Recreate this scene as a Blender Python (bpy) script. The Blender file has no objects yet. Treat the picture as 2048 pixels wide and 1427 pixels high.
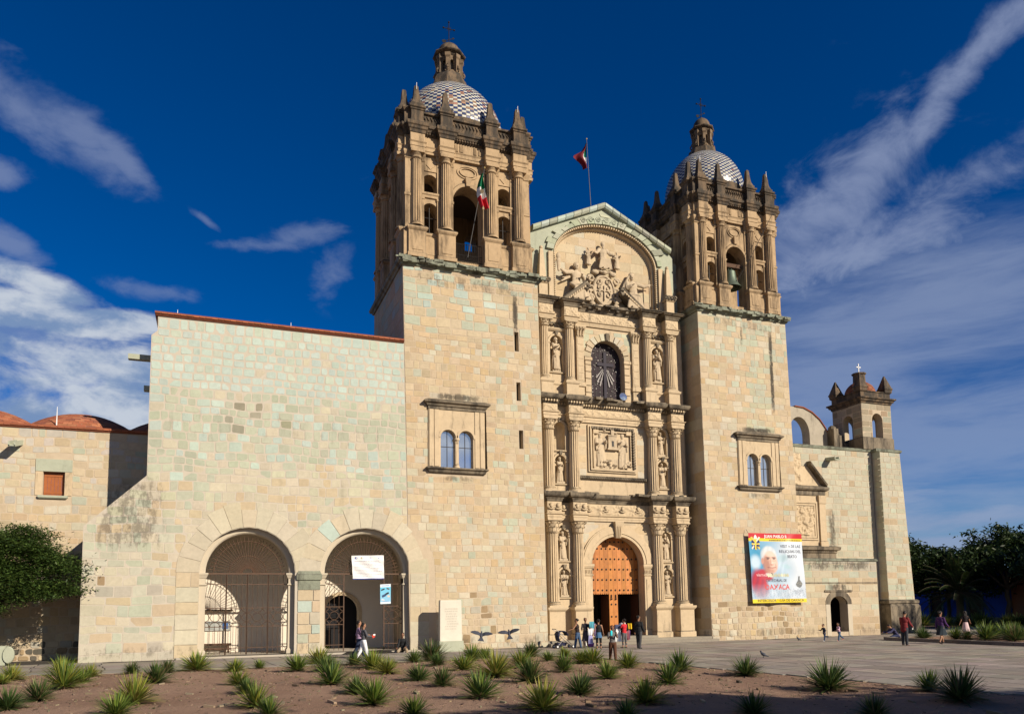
import bpy, bmesh, math, random
import numpy as np
from mathutils import Vector, Matrix, Euler
from mathutils.bvhtree import BVHTree
random.seed(7); np.random.seed(7)
SC = bpy.context.scene
COL = SC.collection
PI = math.pi
# ------------------------------------------------------------------ camera
CAMX, CAMY, CAMZ = -12.142, -40.623, 2.265
cd = bpy.data.cameras.new('camera'); cam = bpy.data.objects.new('camera', cd); COL.objects.link(cam)
cd.sensor_fit = 'HORIZONTAL'; cd.sensor_width = 36.0
cd.lens = 1551.31 / 2048 * 36.0
cd.shift_y = (1058.53 - 713.5) / 2048
cd.clip_start = 0.1; cd.clip_end = 20000
_y, _p, _r = 0.37088, 0.09943, 0.01434
F = Vector((math.sin(_y)*math.cos(_p), math.cos(_y)*math.cos(_p), math.sin(_p)))
R0 = Vector((math.cos(_y), -math.sin(_y), 0)); U0 = R0.cross(F)
Rv = R0*math.cos(_r) - U0*math.sin(_r); Uv = R0*math.sin(_r) + U0*math.cos(_r)
cam.matrix_world = Matrix(((Rv.x, Uv.x, -F.x, CAMX), (Rv.y, Uv.y, -F.y, CAMY), (Rv.z, Uv.z, -F.z, CAMZ), (0, 0, 0, 1)))
SC.camera = cam
# ------------------------------------------------------------------ sky and sun
SUN_EL, SUN_AZ = math.radians(27), math.radians(32)      # azimuth: from -y towards +x
SUNV = Vector((math.sin(SUN_AZ)*math.cos(SUN_EL), -math.cos(SUN_AZ)*math.cos(SUN_EL), math.sin(SUN_EL)))
W = bpy.data.worlds.new('World'); SC.world = W; W.use_nodes = True
nt = W.node_tree; nt.nodes.clear()
def N(t, tree=None, **kw):
    n = (tree or nt).nodes.new(t)
    for k, v in kw.items(): setattr(n, k, v)
    return n
def L(a, b, tree=None): (tree or nt).links.new(a, b)
def Mth(op, a, b=None, c=None, tree=None, clamp=False):
    t = tree or nt
    n = t.nodes.new('ShaderNodeMath'); n.operation = op; n.use_clamp = clamp
    for i, v in enumerate((a, b, c)):
        if v is None: continue
        if isinstance(v, (int, float)): n.inputs[i].default_value = v
        else: t.links.new(v, n.inputs[i])
    return n.outputs[0]
def Mix(fac, a, b, tree=None, mode='MIX'):
    t = tree or nt
    n = t.nodes.new('ShaderNodeMix'); n.data_type = 'RGBA'; n.blend_type = mode
    for i, v in ((0, fac), (6, a), (7, b)):
        if isinstance(v, (int, float)): n.inputs[i].default_value = v
        elif isinstance(v, tuple): n.inputs[i].default_value = v if len(v) == 4 else (*v, 1)
        else: t.links.new(v, n.inputs[i])
    return n.outputs[2]
def SStep(x, a, b, tree=None):
    t = tree or nt
    n = t.nodes.new('ShaderNodeMapRange'); n.interpolation_type = 'SMOOTHSTEP'
    t.links.new(x, n.inputs[0]); n.inputs[1].default_value = a; n.inputs[2].default_value = b
    return n.outputs[0]
def Noise(vec, scale, detail=4, rough=.55, tree=None, dist=0.0):
    t = tree or nt
    n = t.nodes.new('ShaderNodeTexNoise'); n.inputs['Scale'].default_value = scale
    n.inputs['Detail'].default_value = detail; n.inputs['Roughness'].default_value = rough
    n.inputs['Distortion'].default_value = dist
    if vec is not None: t.links.new(vec, n.inputs['Vector'])
    return n.outputs[0]
sky = N('ShaderNodeTexSky'); sky.sky_type = 'NISHITA'; sky.sun_disc = False
sky.sun_elevation = SUN_EL; sky.sun_rotation = PI - SUN_AZ
sky.altitude = 1550; sky.air_density = 1.0; sky.dust_density = 0.0; sky.ozone_density = 4.0
tc = N('ShaderNodeTexCoord')
sep = N('ShaderNodeSeparateXYZ'); L(tc.outputs['Generated'], sep.inputs[0])
dx, dy, dz = sep.outputs
# clouds live on a flat layer: direction / height above the horizon
zc = Mth('MAXIMUM', dz, 0.015)
zq = Mth('ADD', zc, 0.10)
px = Mth('DIVIDE', dx, zq); py = Mth('DIVIDE', dy, zq)
def plane_vec(ax, sx, sy, ox=0., oy=0.):
    c, s = math.cos(ax), math.sin(ax)
    u = Mth('ADD', Mth('MULTIPLY', px, c*sx), Mth('MULTIPLY_ADD', py, s*sx, ox))
    v = Mth('ADD', Mth('MULTIPLY', px, -s*sy), Mth('MULTIPLY_ADD', py, c*sy, oy))
    n = N('ShaderNodeCombineXYZ'); L(u, n.inputs[0]); L(v, n.inputs[1]); return n.outputs[0]
def pix_dir(u, v):
    x, y = u-1024, 1058.53-v
    return (Rv*x + Uv*y + F*1551.31).normalized()
def blob(u, v, ru, rv, ang=0.0):
    """soft patch of sky in which a cloud bank stands: centre direction, half sizes (radians), tilt"""
    c = pix_dir(u, v); e = Vector((c.y, -c.x, 0)).normalized(); n_ = e.cross(c)
    a1 = e*math.cos(ang) + n_*math.sin(ang); a2 = n_*math.cos(ang) - e*math.sin(ang)
    def dot(a):
        d = N('ShaderNodeVectorMath', operation='DOT_PRODUCT'); L(tc.outputs['Generated'], d.inputs[0]); d.inputs[1].default_value = a; return d.outputs['Value']
    s1 = Mth('POWER', Mth('DIVIDE', dot(a1), ru), 2.0); s2 = Mth('POWER', Mth('DIVIDE', dot(a2), rv), 2.0)
    front = SStep(dot(c), 0.0, 0.3)
    return Mth('MULTIPLY', Mth('POWER', 2.718, Mth('MULTIPLY', Mth('ADD', s1, s2), -1.0)), front)
def add_all(l):
    r = l[0]
    for x in l[1:]: r = Mth('MAXIMUM', r, x)
    return r
SKY_G, SKY_S, SKY_V, SKY_H = 1.06, 1.5, .74, .507
SKY_T = (.62, 1.32, 1.48)
# cumulus banks low on the left, dim cloud upper left, mottled streaks on the right, thin wisps elsewhere
cum = add_all([blob(40, 740, .30, .06, 0), blob(160, 840, .30, .07, 0), blob(70, 560, .09, .022, -.2), blob(125, 640, .10, .022, 0), blob(250, 640, .08, .016, 0), blob(40, 620, .12, .03, 0), blob(230, 775, .14, .03, -.1)])
dim = add_all([blob(55, 225, .08, .028, -.45), blob(150, 268, .085, .030, -.5), blob(240, 315, .06, .018, -.6), blob(10, 690, .15, .06, 0), blob(10, 480, .05, .02, -.4), blob(0, 350, .03, .02, 0)])
cir = add_all([blob(1960, 105, .12, .020, .62), blob(1850, 235, .11, .024, .80), blob(1740, 345, .10, .045, .75), blob(1660, 420, .13, .065, .55), blob(1640, 520, .12, .055, .25), blob(1780, 470, .16, .05, .35)])
veil = add_all([blob(1850, 660, .42, .085, .12), blob(1950, 900, .5, .10, 0), blob(1680, 760, .25, .09, .3)])
low = add_all([blob(1950, 1035, .45, .022, .02), blob(1900, 1090, .4, .018, 0), blob(1820, 985, .10, .02, .1)])
wis = add_all([blob(630, 465, .05, .014, .25), blob(670, 545, .045, .022, 1.1), blob(410, 440, .018, .005, -.5), blob(300, 580, .05, .010, 0), blob(520, 490, .05, .008, .1)])
def sph_vec(sx, sz, ang=0., off=0., rz=.35):
    mp = N('ShaderNodeMapping'); L(tc.outputs['Generated'], mp.inputs[0]); mp.inputs['Rotation'].default_value = (0, ang, rz); mp.inputs['Scale'].default_value = (sx, sx, sz); mp.inputs['Location'].default_value = (off, off*.7, 0); return mp.outputs[0]
n1 = Noise(sph_vec(1., 1.9, .1, 1.3), 9.0, 12, .60, dist=.25)
n1b = Noise(sph_vec(1., 1.9, .1, 4.3), 13.0, 8, .60, dist=.2)
n2 = Noise(sph_vec(1., 1.5, -.5, 2.2), 12., 10, .62, dist=.45)
n3 = Noise(sph_vec(1., 1.8, .4, 3.7), 14.0, 9, .62, dist=.3)
n4 = Noise(sph_vec(.8, 4.5, -.15, 5.1), 5.0, 9, .60, dist=.4)
c1 = SStep(Mth('MULTIPLY_ADD', cum, .50, n1), .72, .98)
def msk(m): return SStep(m, .04, .40)
c1d = Mth('MULTIPLY', SStep(Mth('MULTIPLY_ADD', dim, .50, n1), .66, 1.0), .55)
c2 = Mth('MULTIPLY', Mth('MULTIPLY', SStep(Mth('MULTIPLY_ADD', cir, .52, n2), .68, 1.14), .82), msk(cir))
c4 = Mth('MULTIPLY', Mth('MULTIPLY', SStep(Mth('MULTIPLY_ADD', veil, .46, n4), .50, 1.02), .60), msk(veil))
c5 = Mth('MULTIPLY', Mth('MULTIPLY', SStep(Mth('MULTIPLY_ADD', low, .40, n4), .62, .95), .75), msk(low))
c3 = Mth('MULTIPLY', Mth('MULTIPLY', SStep(Mth('MULTIPLY_ADD', wis, .40, n3), .62, 1.0), .42), msk(wis))
band = Mth('MULTIPLY', SStep(dy, -.25, -.7), Mth('MULTIPLY', SStep(dz, .02, .12), SStep(dz, .62, .30)))
c1 = Mth('MAXIMUM', c1, Mth('MULTIPLY', SStep(Mth('MULTIPLY_ADD', band, .40, n1), .56, .88), SStep(band, .05, .4)))
cov = add_all([c1, c1d, c2, c3, c4, c5])
# deep polarised blue
g = N('ShaderNodeGamma'); L(sky.outputs[0], g.inputs[0]); g.inputs[1].default_value = SKY_G
hs = N('ShaderNodeHueSaturation'); L(g.outputs[0], hs.inputs['Color']); hs.inputs['Saturation'].default_value = SKY_S; hs.inputs['Value'].default_value = SKY_V; hs.inputs['Hue'].default_value = SKY_H
shade = SStep(n1b, .38, .64)
lit = Mix(shade, (3.0, 4.5, 7.4), (8.6, 9.4, 10.6))
thin = Mix(c4, (4.0, 4.9, 7.5), (5.2, 6.3, 8.7))
ccol = Mix(Mth('MULTIPLY', c1, 1.0), thin, lit)
blue = Mix(1.0, hs.outputs[0], SKY_T, mode='MULTIPLY')
blue = Mix(SStep(dz, .17, -.02), blue, (3.6, 4.9, 7.6))
col = Mix(Mth('MULTIPLY', cov, .95), blue, ccol)
bg = N('ShaderNodeBackground'); L(col, bg.inputs[0]); bg.inputs[1].default_value = 0.05
out = N('ShaderNodeOutputWorld'); L(bg.outputs[0], out.inputs[0])
sl = bpy.data.lights.new('sun', 'SUN'); sl.energy = 5.0; sl.angle = math.radians(.5); sl.color = (1, .885, .73)
so = bpy.data.objects.new('sun', sl); COL.objects.link(so); so.rotation_euler = SUNV.to_track_quat('Z', 'Y').to_euler(); so.location = SUNV*200
SC.view_settings.view_transform = 'Standard'; SC.view_settings.look = 'None'; SC.view_settings.exposure = 0.40; SC.view_settings.gamma = 1
SC.view_settings.use_curve_mapping = False
SC.render.engine = 'CYCLES'
# ------------------------------------------------------------------ materials
def new_mat(name):
    m = bpy.data.materials.new(name); m.use_nodes = True; t = m.node_tree
    b = t.nodes['Principled BSDF']; return m, t, b
def pos_vec(t, sx=1, sy=1, sz=1):
    g = t.nodes.new('ShaderNodeNewGeometry'); mp = t.nodes.new('ShaderNodeMapping')
    mp.inputs['Scale'].default_value = (sx, sy, sz); t.links.new(g.outputs['Position'], mp.inputs[0]); return mp.outputs[0]
def obj_vec(t):
    return t.nodes.new('ShaderNodeTexCoord').outputs['Object']
def mat(name, col, rough=.8, var=.25, scale=6., bump=.0, bscale=20., grime=0., grime_col=(.045, .038, .03), metal=0., attr=False, topgrime=0., local=False, spec=.3, gfreq=.9, wash=0., stain=0.):
    """one plain procedural surface: base colour (or the 'tint' attribute), fine and coarse variation, streaky dirt, bump"""
    m, t, b = new_mat(name)
    b.inputs['Roughness'].default_value = rough; b.inputs['Metallic'].default_value = metal
    b.inputs['Specular IOR Level'].default_value = spec
    if attr:
        a = t.nodes.new('ShaderNodeAttribute'); a.attribute_name = 'tint'; base = a.outputs['Color']
    else:
        r = t.nodes.new('ShaderNodeRGB'); r.outputs[0].default_value = (*col, 1); base = r.outputs[0]
    v = obj_vec(t) if local else pos_vec(t)
    if var > 0:
        f1 = Noise(v, scale, 6, .65, t); f2 = Noise(v, scale*.13, 3, .5, t)
        k = Mth('ADD', Mth('MULTIPLY', Mth('SUBTRACT', f1, .5, tree=t), var*2.2, tree=t), Mth('MULTIPLY_ADD', Mth('SUBTRACT', f2, .5, tree=t), var*1.6, 1.0, tree=t), tree=t)
        vm = t.nodes.new('ShaderNodeVectorMath'); vm.operation = 'SCALE'; t.links.new(base, vm.inputs[0]); t.links.new(k, vm.inputs['Scale']); base = vm.outputs[0]
    if wash > 0:
        f = SStep(Noise(pos_vec(t), .22, 4, .6, t), .52, .75, t)
        base = Mix(Mth('MULTIPLY', f, wash, tree=t), base, (.50, .42, .30), t)
    if grime > 0:
        vs = pos_vec(t, gfreq*1.6, gfreq*1.6, gfreq*.35)
        f = Mth('MULTIPLY', SStep(Noise(vs, 1.0, 9, .70, t), .62-.26*grime, .80-.22*grime, t), min(.95, grime*1.1), tree=t)
        base = Mix(f, base, grime_col, t)
    if stain > 0:
        gn = t.nodes.new('ShaderNodeGroup'); gn.node_tree = SG; base = Mix(Mth('MULTIPLY', gn.outputs[0], stain, tree=t), base, (.055, .046, .035), t)
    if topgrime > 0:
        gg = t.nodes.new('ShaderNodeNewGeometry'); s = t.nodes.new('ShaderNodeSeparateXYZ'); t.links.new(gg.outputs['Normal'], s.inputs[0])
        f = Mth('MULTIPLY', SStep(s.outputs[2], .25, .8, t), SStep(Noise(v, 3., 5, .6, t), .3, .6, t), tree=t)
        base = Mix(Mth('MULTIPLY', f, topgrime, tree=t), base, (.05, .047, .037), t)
    t.links.new(base, b.inputs['Base Color'])
    if bump > 0:
        bn = t.nodes.new('ShaderNodeBump'); bn.inputs['Strength'].default_value = 1.0; bn.inputs['Distance'].default_value = bump
        t.links.new(Noise(v, bscale, 6, .7, t), bn.inputs['Height']); t.links.new(bn.outputs[0], b.inputs['Normal'])
    return m
M = {}
STAIN = [(3.80, 4.26, 17.3, 21.3, 1.0), (22.12, 22.55, 14.2, 21.2, 1.0), (19.85, 20.15, 18.6, 21.2, .8), (-1.5, 2.4, 13.66, 14.25, .9), (-1.2, 2.1, 9.1, 9.62, .6), (19.1, 22.8, 13.22, 13.8, 1.0), (19.3, 22.6, 8.9, 9.5, .6),
         (29.2, 30.1, 5.2, 9.8, .8), (24., 31.2, 4.25, 5.3, .8), (-18., -13.6, 4.2, 9.6, .62), (-3., 5.6, 19.9, 21.4, .55), (16.4, 24., 19.9, 21.2, .5), (-40., 40., -.1, .9, .5), (-15.2, -2.2, 9.8, 13.2, .36), (-8.3, -6.6, 2.9, 4.5, .6), (33.7, 36.5, 2.2, 4.5, .5), (26.4, 28.8, 2.9, 3.7, .9)]
def stain_group():
    g = bpy.data.node_groups.new('wall_stains', 'ShaderNodeTree'); g.interface.new_socket('mask', in_out='OUTPUT', socket_type='NodeSocketFloat')
    geo = g.nodes.new('ShaderNodeNewGeometry'); sp = g.nodes.new('ShaderNodeSeparateXYZ'); g.links.new(geo.outputs['Position'], sp.inputs[0]); x, y, z = sp.outputs
    def vec(a, b, c): mp = g.nodes.new('ShaderNodeMapping'); mp.inputs['Scale'].default_value = (a, b, c); g.links.new(geo.outputs['Position'], mp.inputs[0]); return mp.outputs[0]
    n = Noise(vec(2.6, 2.6, .9), 1.0, 9, .72, g); n2 = Noise(vec(5., 5., 5.), 1.0, 6, .7, g); tot = None
    for x0, x1, z0, z1, s in STAIN:
        w = min(1.5, (x1-x0)*.38); h = min(1.7, (z1-z0)*.42)
        def edge(v, a, b): return SStep(v, a, b, g)
        m = Mth('MULTIPLY', Mth('MULTIPLY', edge(x, x0-w*.3, x0+w), edge(x, x1+w*.3, x1-w), tree=g), Mth('MULTIPLY', edge(z, z0-h*.3, z0+h), edge(z, z1+h*.3, z1-h), tree=g), tree=g); m = Mth('MULTIPLY', m, s, tree=g)
        tot = m if tot is None else Mth('MAXIMUM', tot, m, tree=g)
    mix = Mth('ADD', Mth('MULTIPLY', n, .62, tree=g), Mth('MULTIPLY', n2, .38, tree=g), tree=g)
    k = Mth('MULTIPLY', SStep(Mth('MULTIPLY_ADD', tot, .22, mix, tree=g), .57, .70, g), Mth('MULTIPLY', SStep(tot, .02, .5, g), tot, tree=g), tree=g)
    o = g.nodes.new('NodeGroupOutput'); g.links.new(k, o.inputs[0]); return g
SG = stain_group()
M['stone'] = mat('ashlar_stone', None, .9, .19, 5., .009, 14., attr=True, grime=.21, stain=.95, gfreq=.6)
M['old_stone'] = mat('weathered_ashlar_stone', None, .9, .20, 5., .014, 12., attr=True, grime=.24, stain=.9)
M['mortar_pale'] = mat('pale_lime_mortar', (.455, .405, .325), .95, .12, 3., .010, 25., stain=.9, grime=.08)
M['mortar'] = mat('lime_mortar', (.455, .37, .262), .95, .15, 3., .012, 25., stain=.95, grime=.1)
M['carved'] = mat('carved_cream_stone', (.50, .39, .25), .85, .18, 4., .008, 18., grime=.40, topgrime=.85, gfreq=2.0)
M['statue'] = mat('statue_stone', (.46, .365, .245), .85, .2, 5., .006, 22., grime=.42, gfreq=2.4, topgrime=.5)
M['cornice'] = mat('weathered_cornice_stone', (.215, .175, .122), .9, .28, 4., .02, 9., grime=.8, topgrime=.8)
M['green_cornice'] = mat('weathered_green_cornice_stone', (.22, .235, .175), .9, .28, 4., .03, 7., grime=.7, topgrime=.7)
M['belfry'] = mat('belfry_stone', (.40, .285, .165), .88, .22, 4., .01, 14., grime=.62, grime_col=(.035, .024, .016), topgrime=.97, gfreq=1.0)
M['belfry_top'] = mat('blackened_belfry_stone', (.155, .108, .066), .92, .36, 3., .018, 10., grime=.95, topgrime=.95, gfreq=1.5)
M['lantern'] = mat('dark_lantern_stone', (.20, .14, .085), .9, .25, 4., .012, 12., grime=.7, topgrime=.9, gfreq=1.6)
M['floor'] = mat('porch_floor_stone', (.40, .355, .285), .8, .15, 3., .006, 15., grime=.1)
M['green'] = mat('green_cantera_stone', (.36, .378, .285), .88, .16, 4., .01, 14., grime=.34)
M['plaster'] = mat('cream_plaster', (.47, .41, .31), .9, .08, 2., .003, 10., grime=.05)
M['brick'] = mat('terracotta_brick', None, .9, .25, 8., .006, 25., attr=True)
M['brick_plain'] = mat('terracotta_coping', (.23, .075, .038), .9, .3, 7., .01, 20., grime=.2)
M['tile'] = mat('glazed_tile', None, .25, .10, 9., attr=True, spec=.5)
M['iron'] = mat('rusty_wrought_iron', (.10, .058, .036), .7, .3, 12.)
M['dark_iron'] = mat('dark_iron', (.03, .026, .024), .6, .2, 10.)
M['bronze'] = mat('green_bronze', (.11, .14, .105), .55, .3, 6., metal=.6)
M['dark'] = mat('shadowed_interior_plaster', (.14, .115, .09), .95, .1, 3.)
M['wood'] = mat('varnished_door_wood', None, .5, .30, 5., .004, 30., attr=True, local=False)
M['shutter'] = mat('orange_shutter_wood', (.30, .095, .028), .6, .25, 5.)
M['matte_black'] = mat('matte_black', (.012, .012, .014), .9, .1, 8.)  # plain black; behind openings it stands for unlit depth
M['pave'] = mat('grey_paving_stone', None, .85, .22, 5., .008, 20., attr=True, grime=.10, gfreq=.5)
M['pave_joint'] = mat('paving_joint', (.055, .048, .04), .95, .3, 6.)
M['bark'] = mat('bark', (.10, .075, .05), .95, .3, 8., .02, 15.)
M['leaf'] = mat('leaf', None, .55, .0, attr=True)
M['white_metal'] = mat('white_metal', (.75, .75, .73), .5, .05)
M['white'] = mat('white_cloth', (.78, .78, .76), .85, .05)
def solid(name, col, rough=.85, var=.1): 
    k = 'c_'+name
    if k not in M: M[k] = mat(name, col, rough, var, 12.)
    return M[k]
# window glass: smooth, reflects the sky in front of it
m, t, b = new_mat('window_glass'); b.inputs['Base Color'].default_value = (.03, .04, .05, 1); b.inputs['Roughness'].default_value = .03; b.inputs['Specular IOR Level'].default_value = 1.0
b.inputs['Metallic'].default_value = .85; b.inputs['Base Color'].default_value = (.62, .66, .70, 1); M['glass'] = m
# leaf material translucency
t = M['leaf'].node_tree; b = t.nodes['Principled BSDF']
tr = t.nodes.new('ShaderNodeBsdfTranslucent'); mx = t.nodes.new('ShaderNodeMixShader'); mx.inputs[0].default_value = .25
t.links.new(b.inputs['Base Color'].links[0].from_socket, tr.inputs[0]); o = t.nodes['Material Output']
t.links.new(b.outputs[0], mx.inputs[1]); t.links.new(tr.outputs[0], mx.inputs[2]); t.links.new(mx.outputs[0], o.inputs[0])
# ------------------------------------------------------------------ mesh helpers
class MB:
    """collects faces; build() links them as ONE mesh object"""
    def __init__(s, M4=None): s.v = []; s.f = []; s.c = []; s.m = M4
    def pt(s, p):
        s.v.append(tuple(s.m @ Vector(p)) if s.m is not None else tuple(p)); return len(s.v)-1
    def poly(s, pts, col=None):
        s.f.append([s.pt(p) for p in pts]); s.c.append(col)
    def face(s, idx, col=None): s.f.append(list(idx)); s.c.append(col)
    def loop(s, pts): return [s.pt(p) for p in pts]
    def loft(s, loops, col=None, cap=True, closed=True):
        ids = [s.loop(l) for l in loops]; n = len(ids[0])
        for a, b in zip(ids[:-1], ids[1:]):
            for i in range(n if closed else n-1):
                j = (i+1) % n; s.face((a[i], a[j], b[j], b[i]), col)
        if cap: s.face(ids[0][::-1], col); s.face(ids[-1], col)
    def box(s, x0, x1, y0, y1, z0, z1, col=None):
        s.stack([(x0, x1, y0, y1, z0), (x0, x1, y0, y1, z1)], col)
    def stack(s, secs, col=None):
        s.loft([[(a, c, z), (b, c, z), (b, d, z), (a, d, z)] for a, b, c, d, z in secs], col)
    def obox(s, c, ax, ay, az, col=None):
        """oriented box: centre and three half axes"""
        c, ax, ay, az = map(Vector, (c, ax, ay, az))
        s.loft([[c-ax-ay+k*az, c+ax-ay+k*az, c+ax+ay+k*az, c-ax+ay+k*az] for k in (-1, 1)], col)
    def prof(s, x0, x1, yb, yf, pr, col=None):
        """moulding that projects from a wall: profile (outset, z), returned on both sides; yf is the front (smaller y)"""
        s.stack([(x0-o, x1+o, yf-o, yb, z) for o, z in pr], col)
    def lathe(s, cx, cy, pr, n=16, flute=0, depth=.06, col=None, cap=True, a0=0.):
        ls = []
        for r, z in pr:
            l = []
            for i in range(n):
                a = a0 + 2*PI*i/n
                k = 1.0
                if flute: k = 1 - depth*abs(math.sin(a*flute/2))**.7 if True else 1
                l.append((cx+r*k*math.cos(a), cy+r*k*math.sin(a), z))
            ls.append(l)
        s.loft(ls, col, cap)
    def tube(s, pts, r, n=6, col=None, r1=None):
        pts = [Vector(p) for p in pts]; k = len(pts); ls = []
        for i, p in enumerate(pts):
            d = (pts[min(i+1, k-1)]-pts[max(i-1, 0)])
            if d.length < 1e-9: d = Vector((0, 0, 1))
            d.normalize(); u = d.cross(Vector((0, 0, 1)) if abs(d.z) < .9 else Vector((1, 0, 0))).normalized(); w = d.cross(u)
            rr = r if r1 is None else r+(r1-r)*i/(k-1)
            if isinstance(r, (list, tuple)): rr = r[i]
            ls.append([p + (u*math.cos(2*PI*j/n)+w*math.sin(2*PI*j/n))*rr for j in range(n)])
        s.loft(ls, col)
    def sphere(s, c, rx, ry=None, rz=None, n=12, m=8, col=None):
        ry = rx if ry is None else ry; rz = rx if rz is None else rz
        ls = []
        for i in range(m+1):
            a = -PI/2+PI*i/m; cr = max(math.cos(a), .02)
            ls.append([(c[0]+rx*cr*math.cos(2*PI*j/n), c[1]+ry*cr*math.sin(2*PI*j/n), c[2]+rz*math.sin(a)) for j in range(n)])
        s.loft(ls, col)
    def ext(s, m):
        o = len(s.v); s.v += m.v; s.f += [[i+o for i in f] for f in m.f]; s.c += m.c
    def build(s, name, material, parent=None, smooth=False, kind=None, origin=None):
        me = bpy.data.meshes.new(name)
        v = s.v
        if origin is not None: v = [(p[0]-origin[0], p[1]-origin[1], p[2]-origin[2]) for p in v]
        me.from_pydata(v, [], s.f)
        if any(c is not None for c in s.c):
            a = me.color_attributes.new('tint', 'FLOAT_COLOR', 'CORNER')
            cols = []
            for f, c in zip(s.f, s.c):
                c = c or (.4, .33, .22); cols += [c[0], c[1], c[2], 1.0]*len(f)
            a.data.foreach_set('color', cols)
        if smooth:
            me.polygons.foreach_set('use_smooth', [True]*len(me.polygons))
            if smooth != 'all':
                try: me.set_sharp_from_angle(angle=math.radians(40))
                except Exception: pass
        me.validate(); me.update()
        bm = bmesh.new(); bm.from_mesh(me); bmesh.ops.recalc_face_normals(bm, faces=bm.faces); bm.to_mesh(me); bm.free()
        me.materials.append(material)
        return link(name, me, parent, kind, origin)
def link(name, me, parent=None, kind=None, origin=None):
    o = bpy.data.objects.new(name, me); COL.objects.link(o)
    if origin is not None: o.location = origin
    if parent is not None:
        o.parent = parent
        loc = WLOC.get(parent.name)
        if loc is not None: o.matrix_parent_inverse = loc.inverted()
    if kind: o['kind'] = kind
    return o
WLOC = {}
def tag(o, label, cat, group=None, kind=None):
    if label: o['label'] = label
    if cat: o['category'] = cat
    if group: o['group'] = group
    if kind: o['kind'] = kind
    return o
def thing(name, label, cat, loc=(0, 0, 0), group=None):
    """an Empty at the thing's base; children are built in world coordinates"""
    o = bpy.data.objects.new(name, None); COL.objects.link(o); o.location = loc; o.empty_display_size = .3
    WLOC[o.name] = Matrix.Translation(Vector(loc))
    return tag(o, label, cat, group)
def copy_tree(o, parent=None):
    c = o.copy(); COL.objects.link(c)
    if parent is not None: c.parent = parent; c.matrix_parent_inverse = o.matrix_parent_inverse.copy()
    for ch in list(o.children): copy_tree(ch, c)
    return c
def jit(c, k=.075):
    f = 1+random.uniform(-k, k); return tuple(max(.01, x*f*(1+random.uniform(-k*.25, k*.25))) for x in c)
# ------------------------------------------------------------------ stone walls
CREAM = (.45, .365, .243); PALE = (.455, .41, .305); GREEN = (.378, .39, .295); AQUA = (.385, .448, .385); BROWN = (.29, .21, .12); GREY = (.36, .33, .265); OCHRE = (.435, .325, .185); WARM = (.45, .345, .215); TAN = (.40, .315, .205)
def pick(ws):
    r = random.random()*sum(w for _, w in ws)
    for c, w in ws:
        r -= w
        if r <= 0: return jit(c)
    return jit(ws[-1][0])
def hole_span(h, v):
    """u interval removed by a hole at height v (or None)"""
    if h['v0'] <= v <= h['vs']: return h['uc']-h['r'], h['uc']+h['r']
    if h.get('arch') and h['vs'] < v < h['vs']+h['rise']:
        w = h['r']*math.sqrt(max(0, 1-((v-h['vs'])/h['rise'])**2)); return h['uc']-w, h['uc']+w
    return None
def H(uc, r, v0, vs, arch=True, rise=None, m=0.): return dict(uc=uc, r=r, v0=v0, vs=vs, arch=arch, rise=rise if rise else r, m=m)
def grow(h, m): return dict(uc=h['uc'], r=h['r']+m, v0=h['v0']-(m if h['v0'] > .5 else 0), vs=h['vs'] + (0 if h['arch'] else m), arch=h['arch'], rise=h['rise']+m, m=0)
def htop(h, u):
    if not h['arch']: return h['vs']
    q = (u-h['uc'])/h['r']; return h['vs']+h['rise']*math.sqrt(max(0, 1-q*q))
def strip_wall(mb, mp, u0, u1, v0, tops, holes, depth, col=None):
    """front face with real openings and reveals. mp(u,v,w): w = outward. tops: list of (u, v) breakpoints"""
    us = {u0, u1}
    for u, _ in tops:
        if u0 < u < u1: us.add(u)
    for h in holes:
        us.add(h['uc']-h['r']); us.add(h['uc']+h['r'])
        if h['arch']:
            for i in range(1, 16): us.add(h['uc']-h['r']*math.cos(PI*i/16))
    us = sorted(u for u in us if u0-1e-6 <= u <= u1+1e-6)
    def top(u):
        return float(np.interp(u, [t[0] for t in tops], [t[1] for t in tops]))
    for a, b in zip(us[:-1], us[1:]):
        if b-a < 1e-5: continue
        mid = (a+b)/2
        hs = sorted([h for h in holes if abs(mid-h['uc']) < h['r']], key=lambda h: h['v0'])
        ca, cb = v0, v0
        for h in hs:
            if h['v0'] > min(ca, cb)+1e-4:
                mb.poly([mp(a, ca, 0), mp(b, cb, 0), mp(b, h['v0'], 0), mp(a, h['v0'], 0)], col)
                mb.poly([mp(a, h['v0'], 0), mp(b, h['v0'], 0), mp(b, h['v0'], -depth), mp(a, h['v0'], -depth)], col)
            ta, tb = htop(h, a), htop(h, b)
            mb.poly([mp(a, ta, 0), mp(b, tb, 0), mp(b, tb, -depth), mp(a, ta, -depth)], col)
            ca, cb = ta, tb
        mb.poly([mp(a, ca, 0), mp(b, cb, 0), mp(b, top(b), 0), mp(a, top(a), 0)], col)
    for h in holes:
        for s in (-1, 1):
            u = h['uc']+s*h['r']
            mb.poly([mp(u, h['v0'], 0), mp(u, h['vs'], 0), mp(u, h['vs'], -depth), mp(u, h['v0'], -depth)], col)
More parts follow.
